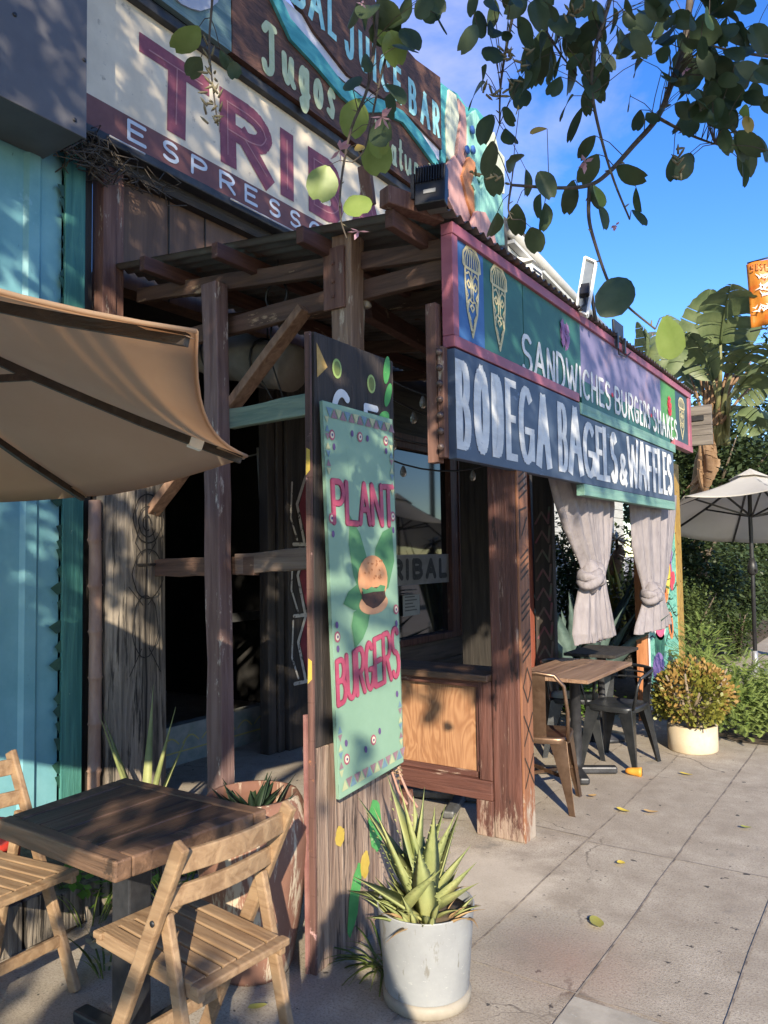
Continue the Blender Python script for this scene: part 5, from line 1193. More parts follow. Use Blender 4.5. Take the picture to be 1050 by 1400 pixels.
tips = [((488,1098),-.10,.075),((528,1066),-.02,.085),((581,1082),.02,.085),((624,1118),.06,.08),((630,1112),.18,.06),((572,1160),-.16,.085),((483,1205),-.20,.07),((652,1186),-.05,.075),((645,1160),.1,.07),((545,1125),.15,.07),((600,1150),.2,.07),((515,1150),.12,.07),((478,1225),-.05,.07),((610,1105),.10,.065),((545,1078),-.06,.07),((565,1095),.12,.065),((510,1110),-.12,.07),((595,1110),-.10,.07),((655,1215),-.10,.06),((605,1195),-.17,.065),((500,1120),.08,.06)]
for (tp_, d, w_) in tips:
    tipp = lean(tp_[0], tp_[1], d); base = V((PX+rnd.uniform(-.05,.05), PY+rnd.uniform(-.05,.05)+d*.2, .31)); vec = tipp-base; L = vec.length*1.04
    blade(b, base, vec.normalized()+V((0,0,.12)), L, w_*1.02, droop=.10, fold=.26, n=12)
    # teeth along the edge
    side = vec.normalized().cross(V((0,0,1))).normalized()
    for s in (-1,1):
        for i in range(2,11):
            t = i/12; q = base + vec*t + V((0,0,.02*math.sin(PI*t))) + side*s*w_*.51*(1-t**1.6)*(.8+.5*math.sin(PI*min(1,t*1.15)))
            b.add([q-vec*.012, q+vec*.012, q+side*s*.008+vec*.014], [(0,1,2)])
for i in range(36):
    a = rnd.uniform(0,2*PI); r = rnd.uniform(.06,.15); blade(b, (PX+r*math.cos(a),PY+r*math.sin(a),.30), (math.cos(a)*.8,math.sin(a)*.8,rnd.uniform(.5,2)), rnd.uniform(.07,.17), .026, droop=.4, fold=.3)
b.build('leaves', m_aloe, al)
for i in range(30):
    a = rnd.uniform(0,2*PI); r = rnd.uniform(.04,.15); blade(bd, (PX+r*math.cos(a),PY+r*math.sin(a),.30), (math.cos(a)*.9,math.sin(a)*.9,rnd.uniform(.3,1.8)), rnd.uniform(.05,.14), .017, droop=.9, fold=.3, curl=rnd.uniform(-1,1))
bd.build('dry_leaves', m_aloed, al)
b = MB(); st = MB()
for (pth, top) in (([(557,1100),(545,1082),(536,1055),(534,1030)],(533,1005)),([(571,1104),(558,1085),(548,1062),(541,1035)],(541,1004))):
    pts = [aY(x,y,2.86) for x,y in pth]; st.tube(pts, .006, 6); tp2 = aY(top[0],top[1],2.86)
    for i in range(26):
        p = pts[-2].lerp(tp2, i/25) if i < 26 else tp2; p = pts[-1].lerp(tp2, (i-4)/21) if i > 4 else pts[-2].lerp(pts[-1], i/5)
        for k in range(5):
            a = rnd.uniform(0,2*PI); d = V((math.cos(a),math.sin(a),-.4)); b.tube([p, p+d*.018], [.005,.003], 4)
so3 = st.build('flower_stalk', mat('pinkish_stalk', (.30,.16,.12,1), (.4,.24,.18,1)), al); b.build('dry_spike', mat('dry_flower_spike', (.16,.10,.06,1), (.32,.22,.13,1), scale=30), so3)
def tuft(name, c, n, L, label, m_, sp=.8, w_=.006):
    b = MB()
    for i in range(n):
        a = rnd.uniform(0,2*PI); r = rnd.uniform(0,.07); blade(b, (c[0]+r*math.cos(a),c[1]+r*math.sin(a),c[2]), (math.cos(a)*sp,math.sin(a)*sp,rnd.uniform(.3,1.2)), L*rnd.uniform(.5,1.1), w_, droop=1.3, n=6)
    return tag(b.build(name, m_), label, 'plant')
tuft('grass_tuft', (-1.74,2.55,0), 40, .28, 'long green grass tuft at the left foot of the white planter', m_grassg, .6, .011)

# ------------------------------------------------------------------ pavement cafe furniture
tt = thing('cafe_table', (-2.03,5.5,0), 'brown wooden-topped cafe table on a black iron pedestal outside the porch', 'table')
b = MB(); 
for i in range(4): b.box((-2.32+.14*i,5.0,.725),(-2.32+.14*i+.138,6.0,.75))
b.build('top', wood('brown_cafe_top', (.16,.09,.055,1), (.28,.17,.105,1), 'Y', rough=.55, spots=((.10,.055,.035,1), 8, .6)), tt, .003)
b = MB(); b.lathe((-2.02,5.45,0), [(.045,.05),(.04,.08),(.038,.68),(.12,.70),(.12,.724)], 16); b.build('pedestal', m_metal_dk, tt)
b = MB(); b.bar(V((-2.28,5.3,.03)), V((-1.78,5.6,.03)), .07, .05); b.bar(V((-2.18,5.72,.03)), V((-1.87,5.19,.03)), .07, .045); b.build('cross_foot', m_metal_dk, tt, .012)
t2 = thing('cafe_table', (-2.12,6.6,0), 'small black square table just inside the porch under the curtains', 'table')
b = MB(); b.box((-2.42,6.28,.725),(-1.98,6.95,.75)); b.build('top', m_dark, t2, .004)
b = MB(); b.lathe((-2.2,6.6,0), [(.2,0),(.2,.03),(.04,.06),(.038,.68),(.1,.70),(.1,.724)], 18); b.build('pedestal', m_metal_dk, t2)
m_gun = mat('gunmetal_paint', (.028,.030,.033,1), (.055,.057,.06,1), scale=10, rough=.38, metal=.6, bump=.06)
m_brz = mat('brushed_bronze', (.14,.085,.055,1), (.22,.14,.095,1), scale=14, rough=.36, metal=.75, bump=.1, spots=((.14,.085,.055,1), 9, .62))
def metal_leg(top, bot, out, m_, t):
    """a pressed sheet leg: wide at the top, narrow at the foot, ridged"""
    top = V(top); bot = V(bot); ox = V((out[0],0,0)); oy = V((0,out[1],0)); q = MB(); vs = []; N = 8
    for i in range(N+1):
        f = i/N; p = top.lerp(bot, f); w_ = .075*(1-f)**1.3+.028
        vs += [p - ox*w_, p + (ox+oy)*.012, p - oy*w_, p - (ox+oy)*.012]
    fs = [(i*4+j, i*4+(j+1) % 4, i*4+4+(j+1) % 4, i*4+4+j) for i in range(N) for j in range(4)] + [(0,1,2,3),(N*4+3,N*4+2,N*4+1,N*4)]
    q.add(vs, fs); q.build('leg', m_, t, .003)
def metal_seat(m_, t, s=.18):
    q = MB(); n = 40; rings = [(1,-.035),(1.02,-.01),(1.0,.004),(.94,.006),(.8,-.006),(.0,-.008)]; vs = []
    for (k, dz) in rings:
        for i in range(n):
            a = 2*PI*i/n; e = lambda v: math.copysign(abs(v)**.45, v); vs.append((s*k*e(math.cos(a)), s*k*e(math.sin(a))*1.0, .45+dz))
    fs = [(j*n+i, j*n+(i+1) % n, j*n+n+(i+1) % n, j*n+n+i) for j in range(len(rings)-1) for i in range(n)]
    q.add(vs, fs, 0, True); q.build('seat', m_, t)
def arm_chair(loc, rot, label):
    """faces -y; low back wrapping round as arms"""
    t = thing('metal_armchair', (0,0,0), label, 'chair', 'black metal armchairs at the pavement tables'); metal_seat(m_gun, t, .19)
    for sx in (-1,1):
        for sy in (-1,1): metal_leg((sx*.165,sy*.165,.44), (sx*.215,sy*(.235 if sy > 0 else .215),0), (sx,sy), m_gun, t)
    for z, k in ((.70,1.0),(.655,.97),(.61,.94)):
        q = MB(); pts = [V((-.235*k,-.13 if z > .69 else .04,z-.03 if z > .69 else z))] + [V((-.235*k*math.cos(a*PI/12), .08+.17*math.sin(a*PI/12)*k, z+.012*math.sin(a*PI/12))) for a in range(13)] + [V((.235*k,-.13 if z > .69 else .04,z-.03 if z > .69 else z))]
        q.tube(pts, .012 if z > .69 else .007, 8); q.build('back_rail', m_gun, t)
    for sx in (-1,1):
        q = MB(); q.tube([V((sx*.235,-.13,.67)), V((sx*.225,-.165,.62)), V((sx*.18,-.15,.44))], .011, 8); q.build('arm_post', m_gun, t)
        q = MB(); q.add([(sx*.12,.245,.715),(sx*.20,.205,.712),(sx*.175,.18,.44),(sx*.12,.195,.44)], [(0,1,2,3)]); o = q.build('back_plate', m_gun, t); md = o.modifiers.new('thick','SOLIDIFY'); md.thickness = .006
    t.location = loc; t.rotation_euler = (0,0,rot); return t
a1 = arm_chair((-1.845,5.88,0), -.10, 'black metal armchair out on the pavement beside the jade plant')
dup(a1, (-2.24,6.02,0), 1.9, 'black metal armchair half hidden behind the brown cafe table')
def side_chair(loc, rot, label):
    """faces +y"""
    t = thing('bronze_chair', (0,0,0), label, 'chair'); metal_seat(m_brz, t, .18)
    for sx in (-1,1):
        for sy in (-1,1): metal_leg((sx*.155,sy*.155,.44), (sx*.20,sy*.205,0), (sx,sy), m_brz, t)
    q = MB(); pts = [V((-.175,-.165,.44)), V((-.182,-.20,.62)), V((-.165,-.225,.78)), V((-.11,-.24,.845)), V((0,-.245,.86)), V((.11,-.24,.845)), V((.165,-.225,.78)), V((.182,-.20,.62)), V((.175,-.165,.44))]
    q.tube(pts, .0125, 8); q.build('back_frame', m_brz, t)
    q = MB(); q.add([(-.055,-.235,.845),(.055,-.235,.845),(.045,-.165,.44),(-.045,-.165,.44)], [(0,1,2,3)]); o = q.build('back_splat', m_brz, t); md = o.modifiers.new('thick','SOLIDIFY'); md.thickness = .005
    q = MB(); q.bar(V((-.17,-.17,.2)), V((.17,.17,.2)), .012,.02); q.bar(V((-.17,.17,.21)), V((.17,-.17,.21)), .012,.02); q.build('brace', m_brz, t)
    t.location = loc; t.rotation_euler = (0,0,rot); return t
side_chair((-1.97,4.72,0), .25, 'bronze metal cafe chair tucked behind the carved pillar')

# fallen leaves and flowers on the pavement
m_ly = leafmat('yellow_leaf', (.55,.40,.05,1), (.65,.52,.10,1), .2, .6); m_lgn = leafmat('yellowgreen_leaf', (.26,.28,.06,1), (.42,.38,.10,1), .2, .6); m_lb = leafmat('tan_leaf', (.36,.22,.09,1), (.48,.32,.14,1), .2, .7)
def fallen(px, py, L, w_, rot, m_, label, curl=.25, z=.0):
    c = aZ(px, py, .008); q = MB(); vs = []; N = 8
    for i in range(N+1):
        t = i/N*2-1; ww = w_*math.sqrt(max(0,1-t*t))*(1-.25*t); x = L*t; zz = .004+curl*(abs(t)**2)*L*.5
        for s in (-1,0,1):
            vs.append((c.x + x*math.cos(rot) - s*ww*math.sin(rot), c.y + x*math.sin(rot)+s*ww*math.cos(rot), zz+.006 + abs(s)*ww*.35))
    q.add(vs, [(i*3+j, i*3+3+j, i*3+4+j, i*3+1+j) for i in range(N) for j in range(2)], 0, True)
    return tag(q.build('fallen_leaf', m_), label, 'leaf', 'leaves fallen on the pavement')
fallen(815,1262,.055,.026,2.2,m_lgn,'large yellow-green fallen leaf nearest the white planter on the pavement',.2)
fallen(849,1181,.022,.02,0,m_ly,'small round bright yellow fallen leaf in the middle of the pavement',.5)
fallen(852,1109,.05,.018,-.4,m_ly,'curled yellow fallen leaf lying on the second pavement seam',.4)
fallen(890,1111,.045,.018,.2,m_lb,'dull tan fallen leaf just right of the curled yellow one',.5)
fallen(938,1059,.05,.014,-.2,m_ly,'flat narrow yellow fallen leaf in front of the jade pot',.3)
fallen(810,1089,.03,.02,.9,m_lb,'small brown fallen leaf right of the bronze chair foot',.6)
fallen(1020,1132,.03,.014,.1,m_lgn,'small greenish fallen leaf at the far right of the pavement',.5)
fallen(352,1378,.035,.016,.9,m_lgn,'yellow-green fallen leaf behind the near folding chair',.3)
fl2 = thing('orange_flower', tuple(aZ(866,1055,0)), 'orange trumpet flower lying at the foot of the black armchair', 'flower')
b = MB(); c = aZ(866,1055,.028); pts = [c+V((-.055+.11*i/6,.01*i/6,0)) for i in range(7)]; b.tube(pts, [.014,.022,.026,.028,.03,.034,.036], 12); b.build('trumpet', leafmat('orange_petal', (.65,.22,.02,1), (.7,.34,.05,1), .2, .5), fl2)
# ------------------------------------------------------------------ foliage helper
def foliage(mb, c, rad, n, size, clumps=14, seed=0, shape='leaf', flat=.4, fill=.35):
    R_ = random.Random(seed); c = V(c)
    cl = []
    for i in range(clumps):
        while True:
            p = V((R_.uniform(-1,1),R_.uniform(-1,1),R_.uniform(-1,1)))
            if p.length <= 1 and p.length > fill: break
        cl.append(V((p.x*rad[0]*.8, p.y*rad[1]*.8, p.z*rad[2]*.8)))
    for i in range(n):
        q = R_.choice(cl); s = .34
        p = c + q + V((R_.gauss(0,rad[0]*s*.6), R_.gauss(0,rad[1]*s*.6), R_.gauss(0,rad[2]*s*.6)))
        if p.z < .03: p.z = .03+R_.random()*.1
        u = V((R_.uniform(-1,1),R_.uniform(-1,1),R_.uniform(-1,.6)*flat*2)).normalized()
        v = u.cross(V((R_.uniform(-.7,.7),R_.uniform(-.7,.7),1))).normalized()
        z = size*R_.uniform(.6,1.3)
        if shape == 'leaf': mb.plate([p, p+u*z*.5+v*z*.3, p+u*z, p+u*z*.5-v*z*.3])
        else: mb.plate([p, p+u*z*.5+v*z*.06, p+u*z, p+u*z*.5-v*z*.06])
# ------------------------------------------------------------------ jade plant
jp = thing('jade_pot', (-1.47,6.58,0), 'squat cream stone pot under the round golden jade plant', 'pot')
b = MB(); b.lathe((-1.47,6.58,0), [(.185,0),(.19,.01),(.19,.20),(.165,.205),(.16,.17),(.02,.165)], 32, 0, lambda a, z: 1+.02*math.sin(3*a)); b.build('bowl', mat('cream_stone', (.46,.36,.24,1), (.56,.46,.33,1), scale=6, rough=.85, spots=((.36,.27,.18,1), 9, .62)), jp)
ja = thing('jade_plant', (-1.47,6.58,.17), 'round jade shrub with golden-green fleshy leaves spilling over its cream pot', 'plant')
jl = [leafmat('jade_green', (.13,.14,.025,1), (.22,.20,.04,1), .15, .35, scale=20), leafmat('jade_gold', (.24,.15,.045,1), (.36,.22,.07,1), .15, .35, scale=20)]
for k in (0,1):
    b = MB(); R_ = random.Random(31+k)
    for i in range(3600):
        a = R_.uniform(0,2*PI); cz = R_.uniform(-.75,1); s_ = math.sqrt(max(0,1-cz*cz)); r = R_.uniform(.72,1.05)*(1+.09*math.sin(3*a+2*cz)+.07*math.sin(7*a-4*cz))
        if (k == 1) != (math.sin(3*a+1)+cz*1.2+R_.uniform(-1.2,1.2) > .75): continue
        n_ = V((s_*math.cos(a), s_*math.sin(a), cz)); p = V((-1.47,6.58,.43)) + V((n_.x*.29,n_.y*.29,n_.z*.25))*r
        u = (n_+V((R_.uniform(-1,1),R_.uniform(-1,1),R_.uniform(-.2,1)))*.8).normalized(); v = u.cross(V((R_.uniform(-1,1),R_.uniform(-1,1),R_.uniform(-1,1)))).normalized(); z = R_.uniform(.024,.042); w_ = v*z*.38; h = u.cross(v)*.006
        b.plate([p, p+u*z*.5+w_, p+u*z*.9+w_*.7, p+u*z*1.05, p+u*z*.9-w_*.7, p+u*z*.5-w_])
    b.build('leaves', jl[k], ja)
b = MB()
for i in range(14):
    a = i*2.4; b.tube([V((-1.47,6.58,.17)), V((-1.47+.12*math.cos(a),6.58+.12*math.sin(a),.36)), V((-1.47+.28*math.cos(a),6.58+.28*math.sin(a),.55+.1*math.sin(i)))], [.022,.016,.008], 6)
b.build('stems', mat('jade_stem', (.16,.12,.08,1), (.26,.2,.14,1)), ja)
# feathery green shrub
fsh = thing('feathery_shrub', (-1.08,7.35,0), 'soft bright green feathery shrub right of and behind the jade plant', 'shrub')
m_feath = leafmat('feathery_green', (.11,.165,.035,1), (.20,.25,.065,1), .3, .6)
b = MB(); R_ = random.Random(5)
for (cx_, cy_, rx, rz, n_) in ((-1.22,7.2,.40,.68,900),(-.93,7.25,.36,.60,760),(-1.6,7.7,.34,.92,560),(-.8,7.7,.3,.40,200)):
    for i in range(n_):
        a = R_.uniform(0,2*PI); e = R_.uniform(.1,1.0); r = rx*(1-.5*e*e)*R_.random()**.4; p = V((cx_+r*math.cos(a), cy_+r*math.sin(a), rz*e*R_.uniform(.5,1)+.03))
        d = V((math.cos(a)*.7,math.sin(a)*.7,R_.uniform(.1,1.1))).normalized(); L = R_.uniform(.08,.16)
        for k in range(9):
            q = p + d*L*k/9 - V((0,0,.03*(k/9)**2)); s_ = d.cross(V((0,0,1))).normalized()
            for s in (-1,1):
                t = q + (s_*s + d*.7 + V((0,0,.15))).normalized()*.035*(1-.5*k/9); w_ = V((0,0,.004)); b.add([q-w_, t, q+w_], [(0,1,2)])
b.build('fronds', m_feath, fsh)
def bush(name, c, rad, n, size, label, m_, cat='shrub', seed=1, clumps=26, shape='leaf', fill=.35):
    t = thing(name, (c[0],c[1],0), label, cat); b = MB(); foliage(b, c, rad, n, size, clumps, seed, shape, fill=fill); b.build('foliage', m_, t)
    b = MB(); R_ = random.Random(seed)
    for i in range(5): a = R_.uniform(0,6.28); b.tube([V((c[0],c[1],0)), V((c[0]+rad[0]*.3*math.cos(a), c[1]+rad[1]*.3*math.sin(a), c[2])), V((c[0]+rad[0]*.7*math.cos(a), c[1]+rad[1]*.7*math.sin(a), c[2]+rad[2]*.6))], [.03,.02,.008], 6)
    b.build('stem', mat('stem_bark_'+str(seed), (.06,.045,.03,1), (.11,.085,.06,1)), t); return t
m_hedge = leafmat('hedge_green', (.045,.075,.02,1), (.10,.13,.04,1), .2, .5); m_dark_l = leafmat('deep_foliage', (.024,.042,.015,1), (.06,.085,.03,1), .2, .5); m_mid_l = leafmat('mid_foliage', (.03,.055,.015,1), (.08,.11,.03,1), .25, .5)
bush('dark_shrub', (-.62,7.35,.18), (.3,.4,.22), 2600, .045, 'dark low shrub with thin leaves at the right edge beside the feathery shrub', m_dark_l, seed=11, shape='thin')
bush('clipped_bush', (-2.55,11.6,.62), (.5,.6,.62), 6000, .05, 'rounded grey-green bush beyond the mural, left of the white umbrella pole', m_hedge, seed=12, clumps=40)
bush('clipped_bush', (-2.1,12.6,.40), (.35,.4,.40), 2600, .05, 'lower ragged bush between the rounded bush and the far path', m_mid_l, seed=13, clumps=24)
bush('far_hedge', (-2.6,21.0,.8), (1.3,3.6,1.0), 9000, .09, 'trimmed green hedge along the far side of the path, right of the umbrella pole', m_mid_l, seed=14, clumps=60)
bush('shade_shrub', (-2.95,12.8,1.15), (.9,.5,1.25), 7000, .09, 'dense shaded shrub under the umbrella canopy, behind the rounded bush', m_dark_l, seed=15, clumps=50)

def leafy_tree(c, h, rad, n, size, label, m_, seed, trunk=.14):
    t = thing('leafy_tree', (c[0],c[1],0), label, 'tree', 'trees behind the cafe garden'); b = MB(); foliage(b, (c[0],c[1],h), rad, n, size, 60, seed, fill=.3); b.build('crown', m_, t)
    b = MB(); R_ = random.Random(seed); b.tube([V((c[0],c[1],0)), V((c[0]+.1,c[1],h*.4)), V((c[0],c[1]+.1,h))], [trunk,trunk*.8,trunk*.4], 10)
    for i in range(7): a = i*.9; b.tube([V((c[0],c[1],h*.45+.15*i)), V((c[0]+rad[0]*.5*math.cos(a),c[1]+rad[1]*.5*math.sin(a),h)), V((c[0]+rad[0]*.85*math.cos(a),c[1]+rad[1]*.85*math.sin(a),h+rad[2]*.4))], [trunk*.4,trunk*.25,.01], 6)
    b.build('trunk', mat('tree_bark_'+str(seed), (.07,.055,.04,1), (.14,.11,.08,1), scale=12, bump=.8), t)
leafy_tree((-3.9,19.0), 3.1, (2.0,2.0,2.3), 16000, .15, 'dark dense tree filling the gap behind the white umbrella', m_dark_l, 21)
leafy_tree((-1.9,26.0), 5.0, (2.6,2.6,4.3), 15000, .2, 'tall mid-green tree behind the orange banner at the right edge', m_mid_l, 22, .2)
leafy_tree((-7.2,22.0), 4.6, (2.6,2.4,2.4), 10000, .19, 'bluish-green tree peeping over the end of the purple fascia panel', m_mid_l, 23)
leafy_tree((-3.6,30.0), 3.2, (5,3,3.2), 14000, .24, 'broad shadowy tree farthest back, down the path', m_dark_l, 24, .25)
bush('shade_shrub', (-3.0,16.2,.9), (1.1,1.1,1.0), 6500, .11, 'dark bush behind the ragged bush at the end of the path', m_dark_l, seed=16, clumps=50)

# ------------------------------------------------------------------ giant bird of paradise
m_ban = leafmat('banana_green', (.085,.12,.05,1), (.16,.195,.085,1), .22, .5, scale=3, spots=((.20,.17,.07,1), 3, .68)); m_bandry = leafmat('dry_banana', (.20,.12,.065,1), (.33,.21,.125,1), .2, .8, scale=8); m_btr = mat('fibrous_trunk', (.06,.045,.03,1), (.15,.115,.075,1), scale=14, stretch=(1,1,.25), rough=.9, bump=.8)
def paddle(mb, base, tip, width, sag=.25, tear=.5, seed=0, roll=0.0, droop=.25):
    R_ = random.Random(seed); base = V(base); tip = V(tip); ax = tip-base; L = ax.length; d = ax.normalized()
    sd_ = d.cross(V((0,0,1)));  sd_ = sd_.normalized() if sd_.length > .05 else V((1,0,0)); up = sd_.cross(d).normalized()
    sd2 = sd_*math.cos(roll)+up*math.sin(roll); up2 = sd2.cross(d).normalized()
    def mid(t): return base + ax*t + up*(sag*L*math.sin(PI*t)) 
    N = 26
    for s in (-1,1):
        k = 0
        while k < N:
            run = R_.randint(1,4) if R_.random() < tear else R_.randint(4,9); e = min(N, k+run); dz = R_.uniform(-.38,.22)*tear; gp = R_.uniform(0,.012)*tear
            vs = []
            for i in range(k, e+1):
                t = i/N; w_ = width*.5*(math.sin(PI*min(1,t**.75*.97+.02))**.7)*R_.uniform(.93,1.03); m0 = mid(t)
                tt_ = t-.004-gp if i == e else t
                for f in (0,.35,.7,1):
                    vs.append(mid(tt_) + sd2*s*w_*f + d*w_*f*.32 + up2*(w_*(.34*f - (.5+droop)*f*f)) + up2*dz*w_*f)
            n_ = e-k
            mb.add(vs, [(i*4+j, i*4+4+j, i*4+5+j, i*4+1+j) for i in range(n_) for j in range(3)], 0, True)
            k = e
    mb.tube([mid(i/10)-up2*.012 for i in range(11)], [.022*(1-.8*i/10) for i in range(11)], 6)
bt = thing('banana_palm', (-3.4,13.6,0), 'tall torn-leaved banana-like palm rising beyond the far end of the signs', 'plant')
b = MB(); Yb = 13.6
crown = aY(985,575,Yb)
spec = [((985,470),(1000,388),1.0,.05,0),((960,500),(972,395),.75,.1,.7),((950,505),(912,430),.6,.15,.4),((1000,510),(1050,470),.9,.2,.3),((990,520),(1040,430),.9,.2,-.5),((940,520),(905,465),.55,.1,.3),((975,520),(940,455),.7,.15,-.3),((1000,540),(1052,520),.8,.3,.6),((960,540),(925,500),.6,.2,.5),((1005,555),(1060,575),.8,.25,.2),((965,500),(985,440),.85,.05,.2),((1010,530),(1075,490),.9,.3,0),((980,480),(1010,430),.7,.1,1.0),((1015,560),(1042,592),.6,.2,.4)]
pet = MB()
for i, (ba_, ti, w_, tear, roll) in enumerate(spec):
    dy = ((i*37) % 11-5)*.13; p0 = aY(ba_[0], ba_[1], Yb+dy); p1 = aY(ti[0], ti[1], Yb+dy*2.2)
    paddle(b, p0, p1, w_*.95, .10, .55+tear, 50+i, roll); pet.tube([crown+V((rnd.uniform(-.1,.1),rnd.uniform(-.1,.1),-.4)), crown.lerp(p0,.5)+V((0,0,.1)), p0], [.05,.035,.022], 7)
b.build('leaves', m_ban, bt); pet.build('leaf_stalks', leafmat('stalk_green', (.14,.15,.06,1), (.25,.24,.11,1), .05, .5), bt)
b = MB(); tr0 = aY(955,668,Yb); b.tube([V((tr0.x,Yb,0)), aY(953,690,Yb), aY(962,630,Yb), aY(982,570,Yb)], [.15,.14,.14,.10], 14); b.build('trunk', m_btr, bt)
b = MB()
for i in range(26):
    a = rnd.uniform(-1,1); p = aY(975+12*a, 560+rnd.uniform(-14,22), Yb-.2); e = aY(1000+34*a+rnd.uniform(-30,20), 470+rnd.uniform(0,60), Yb-.1+rnd.uniform(-.2,.3)); b.tube([p, p.lerp(e,.5)+V((0,0,.05)), e], [.03,.022,.01], 5)
for k in range(5): paddle(b, aY(972-4*k,585+6*k,Yb-.25-.05*k), aY(938+7*k,668+4*k,Yb-.35), .34, -.1, .9, 80+k, .5*k)
b.build('dry_sheaths', m_bandry, bt)
b = MB(); t2_ = thing('banana_palm', (-5.6,12.6,0), 'smaller banana-like palm whose pale leaves show just above the fascia end', 'plant')
for i, (ba_, ti, w_) in enumerate((((883,500),(871,440),.5),((895,510),(905,462),.5),((905,520),(930,470),.55),((880,520),(858,482),.45),((892,500),(885,455),.4),((910,505),(925,500),.5))):
    p0 = aY(ba_[0],ba_[1],12.6); p1 = aY(ti[0],ti[1],12.6+.2*i); paddle(b, p0, p1, w_, .12, .5, 120+i, .3*i-.6)
b.build('leaves', m_ban, t2_)
b = MB(); q = aY(890,515,12.6); b.tube([V((q.x,12.6,0)), V((q.x,12.6,2)), q+V((0,0,.1))], [.14,.12,.06], 10); b.build('trunk', m_btr, t2_)
# palms/agaves seen under the sign
m_blueag = leafmat('blue_agave', (.07,.11,.10,1), (.13,.185,.165,1), .05, .5)
ag = thing('blue_agave', (-2.85,7.8,0), 'large blue-green agave with broad pointed leaves behind the curtains', 'plant')
b = MB()
for i in range(34):
    a = i*2.4; e = rnd.uniform(.6,3.2); blade(b, (-2.85+.08*math.cos(a),7.8+.08*math.sin(a),.10), (math.cos(a),math.sin(a),e), rnd.uniform(1.0,1.45), .25, droop=.25, fold=.22, n=10)
b.build('leaves', m_blueag, ag)
cr_ = thing('variegated_plant', (-2.8,9.9,0), 'yellow-green striped upright plant with pale spiky flowers, between the two curtains', 'plant')
m_var = leafmat('variegated_yellow', (.22,.24,.04,1), (.38,.34,.08,1), .3, .5, scale=12)
b = MB(); c0 = aY(856,845,9.9)
for i in range(16):
    a = rnd.uniform(0,6.28); blade(b, (c0.x+.1*math.cos(a),9.9+.1*math.sin(a),.5), (math.cos(a)*.45,math.sin(a)*.45,1.6), rnd.uniform(.9,1.5), .14, droop=.5, fold=.2)
b.build('leaves', m_var, cr_); b = MB()
c1 = aY(843,738,9.7)
for i in range(26):
    a = rnd.uniform(0,6.28); blade(b, tuple(c1), (math.cos(a),math.sin(a)*.5,rnd.uniform(-.3,1.2)), rnd.uniform(.15,.30), .035, droop=.7)
b.build('flowers', leafmat('cream_petal', (.55,.48,.36,1), (.62,.55,.44,1), .2, .6), cr_)
b = MB(); paddle(b, aY(848,745,9.7), aY(838,790,9.6), .22, .1, .5, 7, .3); b.build('dry_leaf', m_bandry, cr_)
b = MB(); b.tube([V((c1.x,9.75,0)), V((c1.x,9.75,.8)), c1], [.05,.04,.02], 7); b.build('stem', m_btr, cr_)
bush('garden_shrub', (-2.45,8.6,.9), (.35,.45,.55), 2600, .05, 'small-leaved green shrub behind the orange porch post', m_hedge, seed=41, clumps=24)
bush('garden_shrub', (-3.75,10.6,1.15), (.62,.6,1.15), 6500, .08, 'leafy dark shrub against the white house, behind the agave', m_mid_l, seed=42, clumps=40)
bush('garden_shrub', (-2.72,7.55,.12), (.28,.35,.2), 1400, .05, 'bright low leafy plants at the foot of the agave, beyond the brown cafe table', m_leafy, seed=43, clumps=16)

# ------------------------------------------------------------------ orange banner on a lamp post
bn = thing('orange_banner', tuple(aY(1052,448,12.5)), 'orange street banner printed with a flock of white birds, at the right edge', 'banner')
Yn = 12.5; q0, q1, q2, q3 = aY(1027,448,Yn), aY(1068,440,Yn), aY(1062,350,Yn), aY(1020,362,Yn)
b = MB(); N = 10; vs = []
for i in range(N+1):
    for j in range(N+1): p = q0.lerp(q1,j/N).lerp(q3.lerp(q2,j/N),i/N); vs.append(p+V((0,.03*math.sin(j*.7+i*.3),0)))
b.add(vs, [(i*(N+1)+j, i*(N+1)+j+1, (i+1)*(N+1)+j+1, (i+1)*(N+1)+j) for i in range(N) for j in range(N)], 0, True)
o = b.build('cloth', leafmat('orange_vinyl', (.60,.19,.02,1), (.68,.28,.04,1), .25, .5, scale=2, spots=((.62,.14,.02,1), 2.2, .55)), bn); md = o.modifiers.new('thick','SOLIDIFY'); md.thickness = .004
b = MB()
def bq(a, c): return q0.lerp(q1,a).lerp(q3.lerp(q2,a),c)+V((0,-.045,0))
for i in range(26):
    a = .2+.7*rnd.random(); c = rnd.choice((rnd.uniform(.22,.3),rnd.uniform(.45,.85))); s = rnd.uniform(.025,.05); r0 = rnd.uniform(-.5,.9)
    def w2(x, z): return bq(a,c) + V((x*math.cos(r0)-z*math.sin(r0), -.0006*i, x*math.sin(r0)+z*math.cos(r0)))*s
    b.plate([w2(-1.6,.9), w2(-.5,.35), w2(0,.1), w2(.6,.5), w2(1.6,1.0), w2(.7,-.05), w2(.2,-.35), w2(-.1,-.8), w2(-.35,-.2)])
b.build('white_birds', m_white, o)
b = MB()
for k in range(4): letter(b, 'SEST'[k] if k < 4 else 'S', bq(.18+.16*k,.86), bq(.26+.16*k,.86)-bq(.18+.16*k,.86), V((0,0,.10)), (0,-1,0), .018, .002)
b.build('faded_letters', mat('dull_orange', (.45,.13,.03,1)), o)
b = MB(); pp_ = aY(1066,400,Yn+.02); b.tube([V((pp_.x,Yn+.03,0)), V((pp_.x,Yn+.03,7.2))], .05, 12); b.lathe((pp_.x,Yn+.03,0), [(.12,0),(.12,.3),(.06,.4)], 14)
for z in (q3.z+.06, q0.z-.02): b.tube([V((pp_.x,Yn+.03,z)), V((pp_.x-.42,Yn+.03,z-.03))], .012, 6)
b.build('post', m_metal_dk, bn)
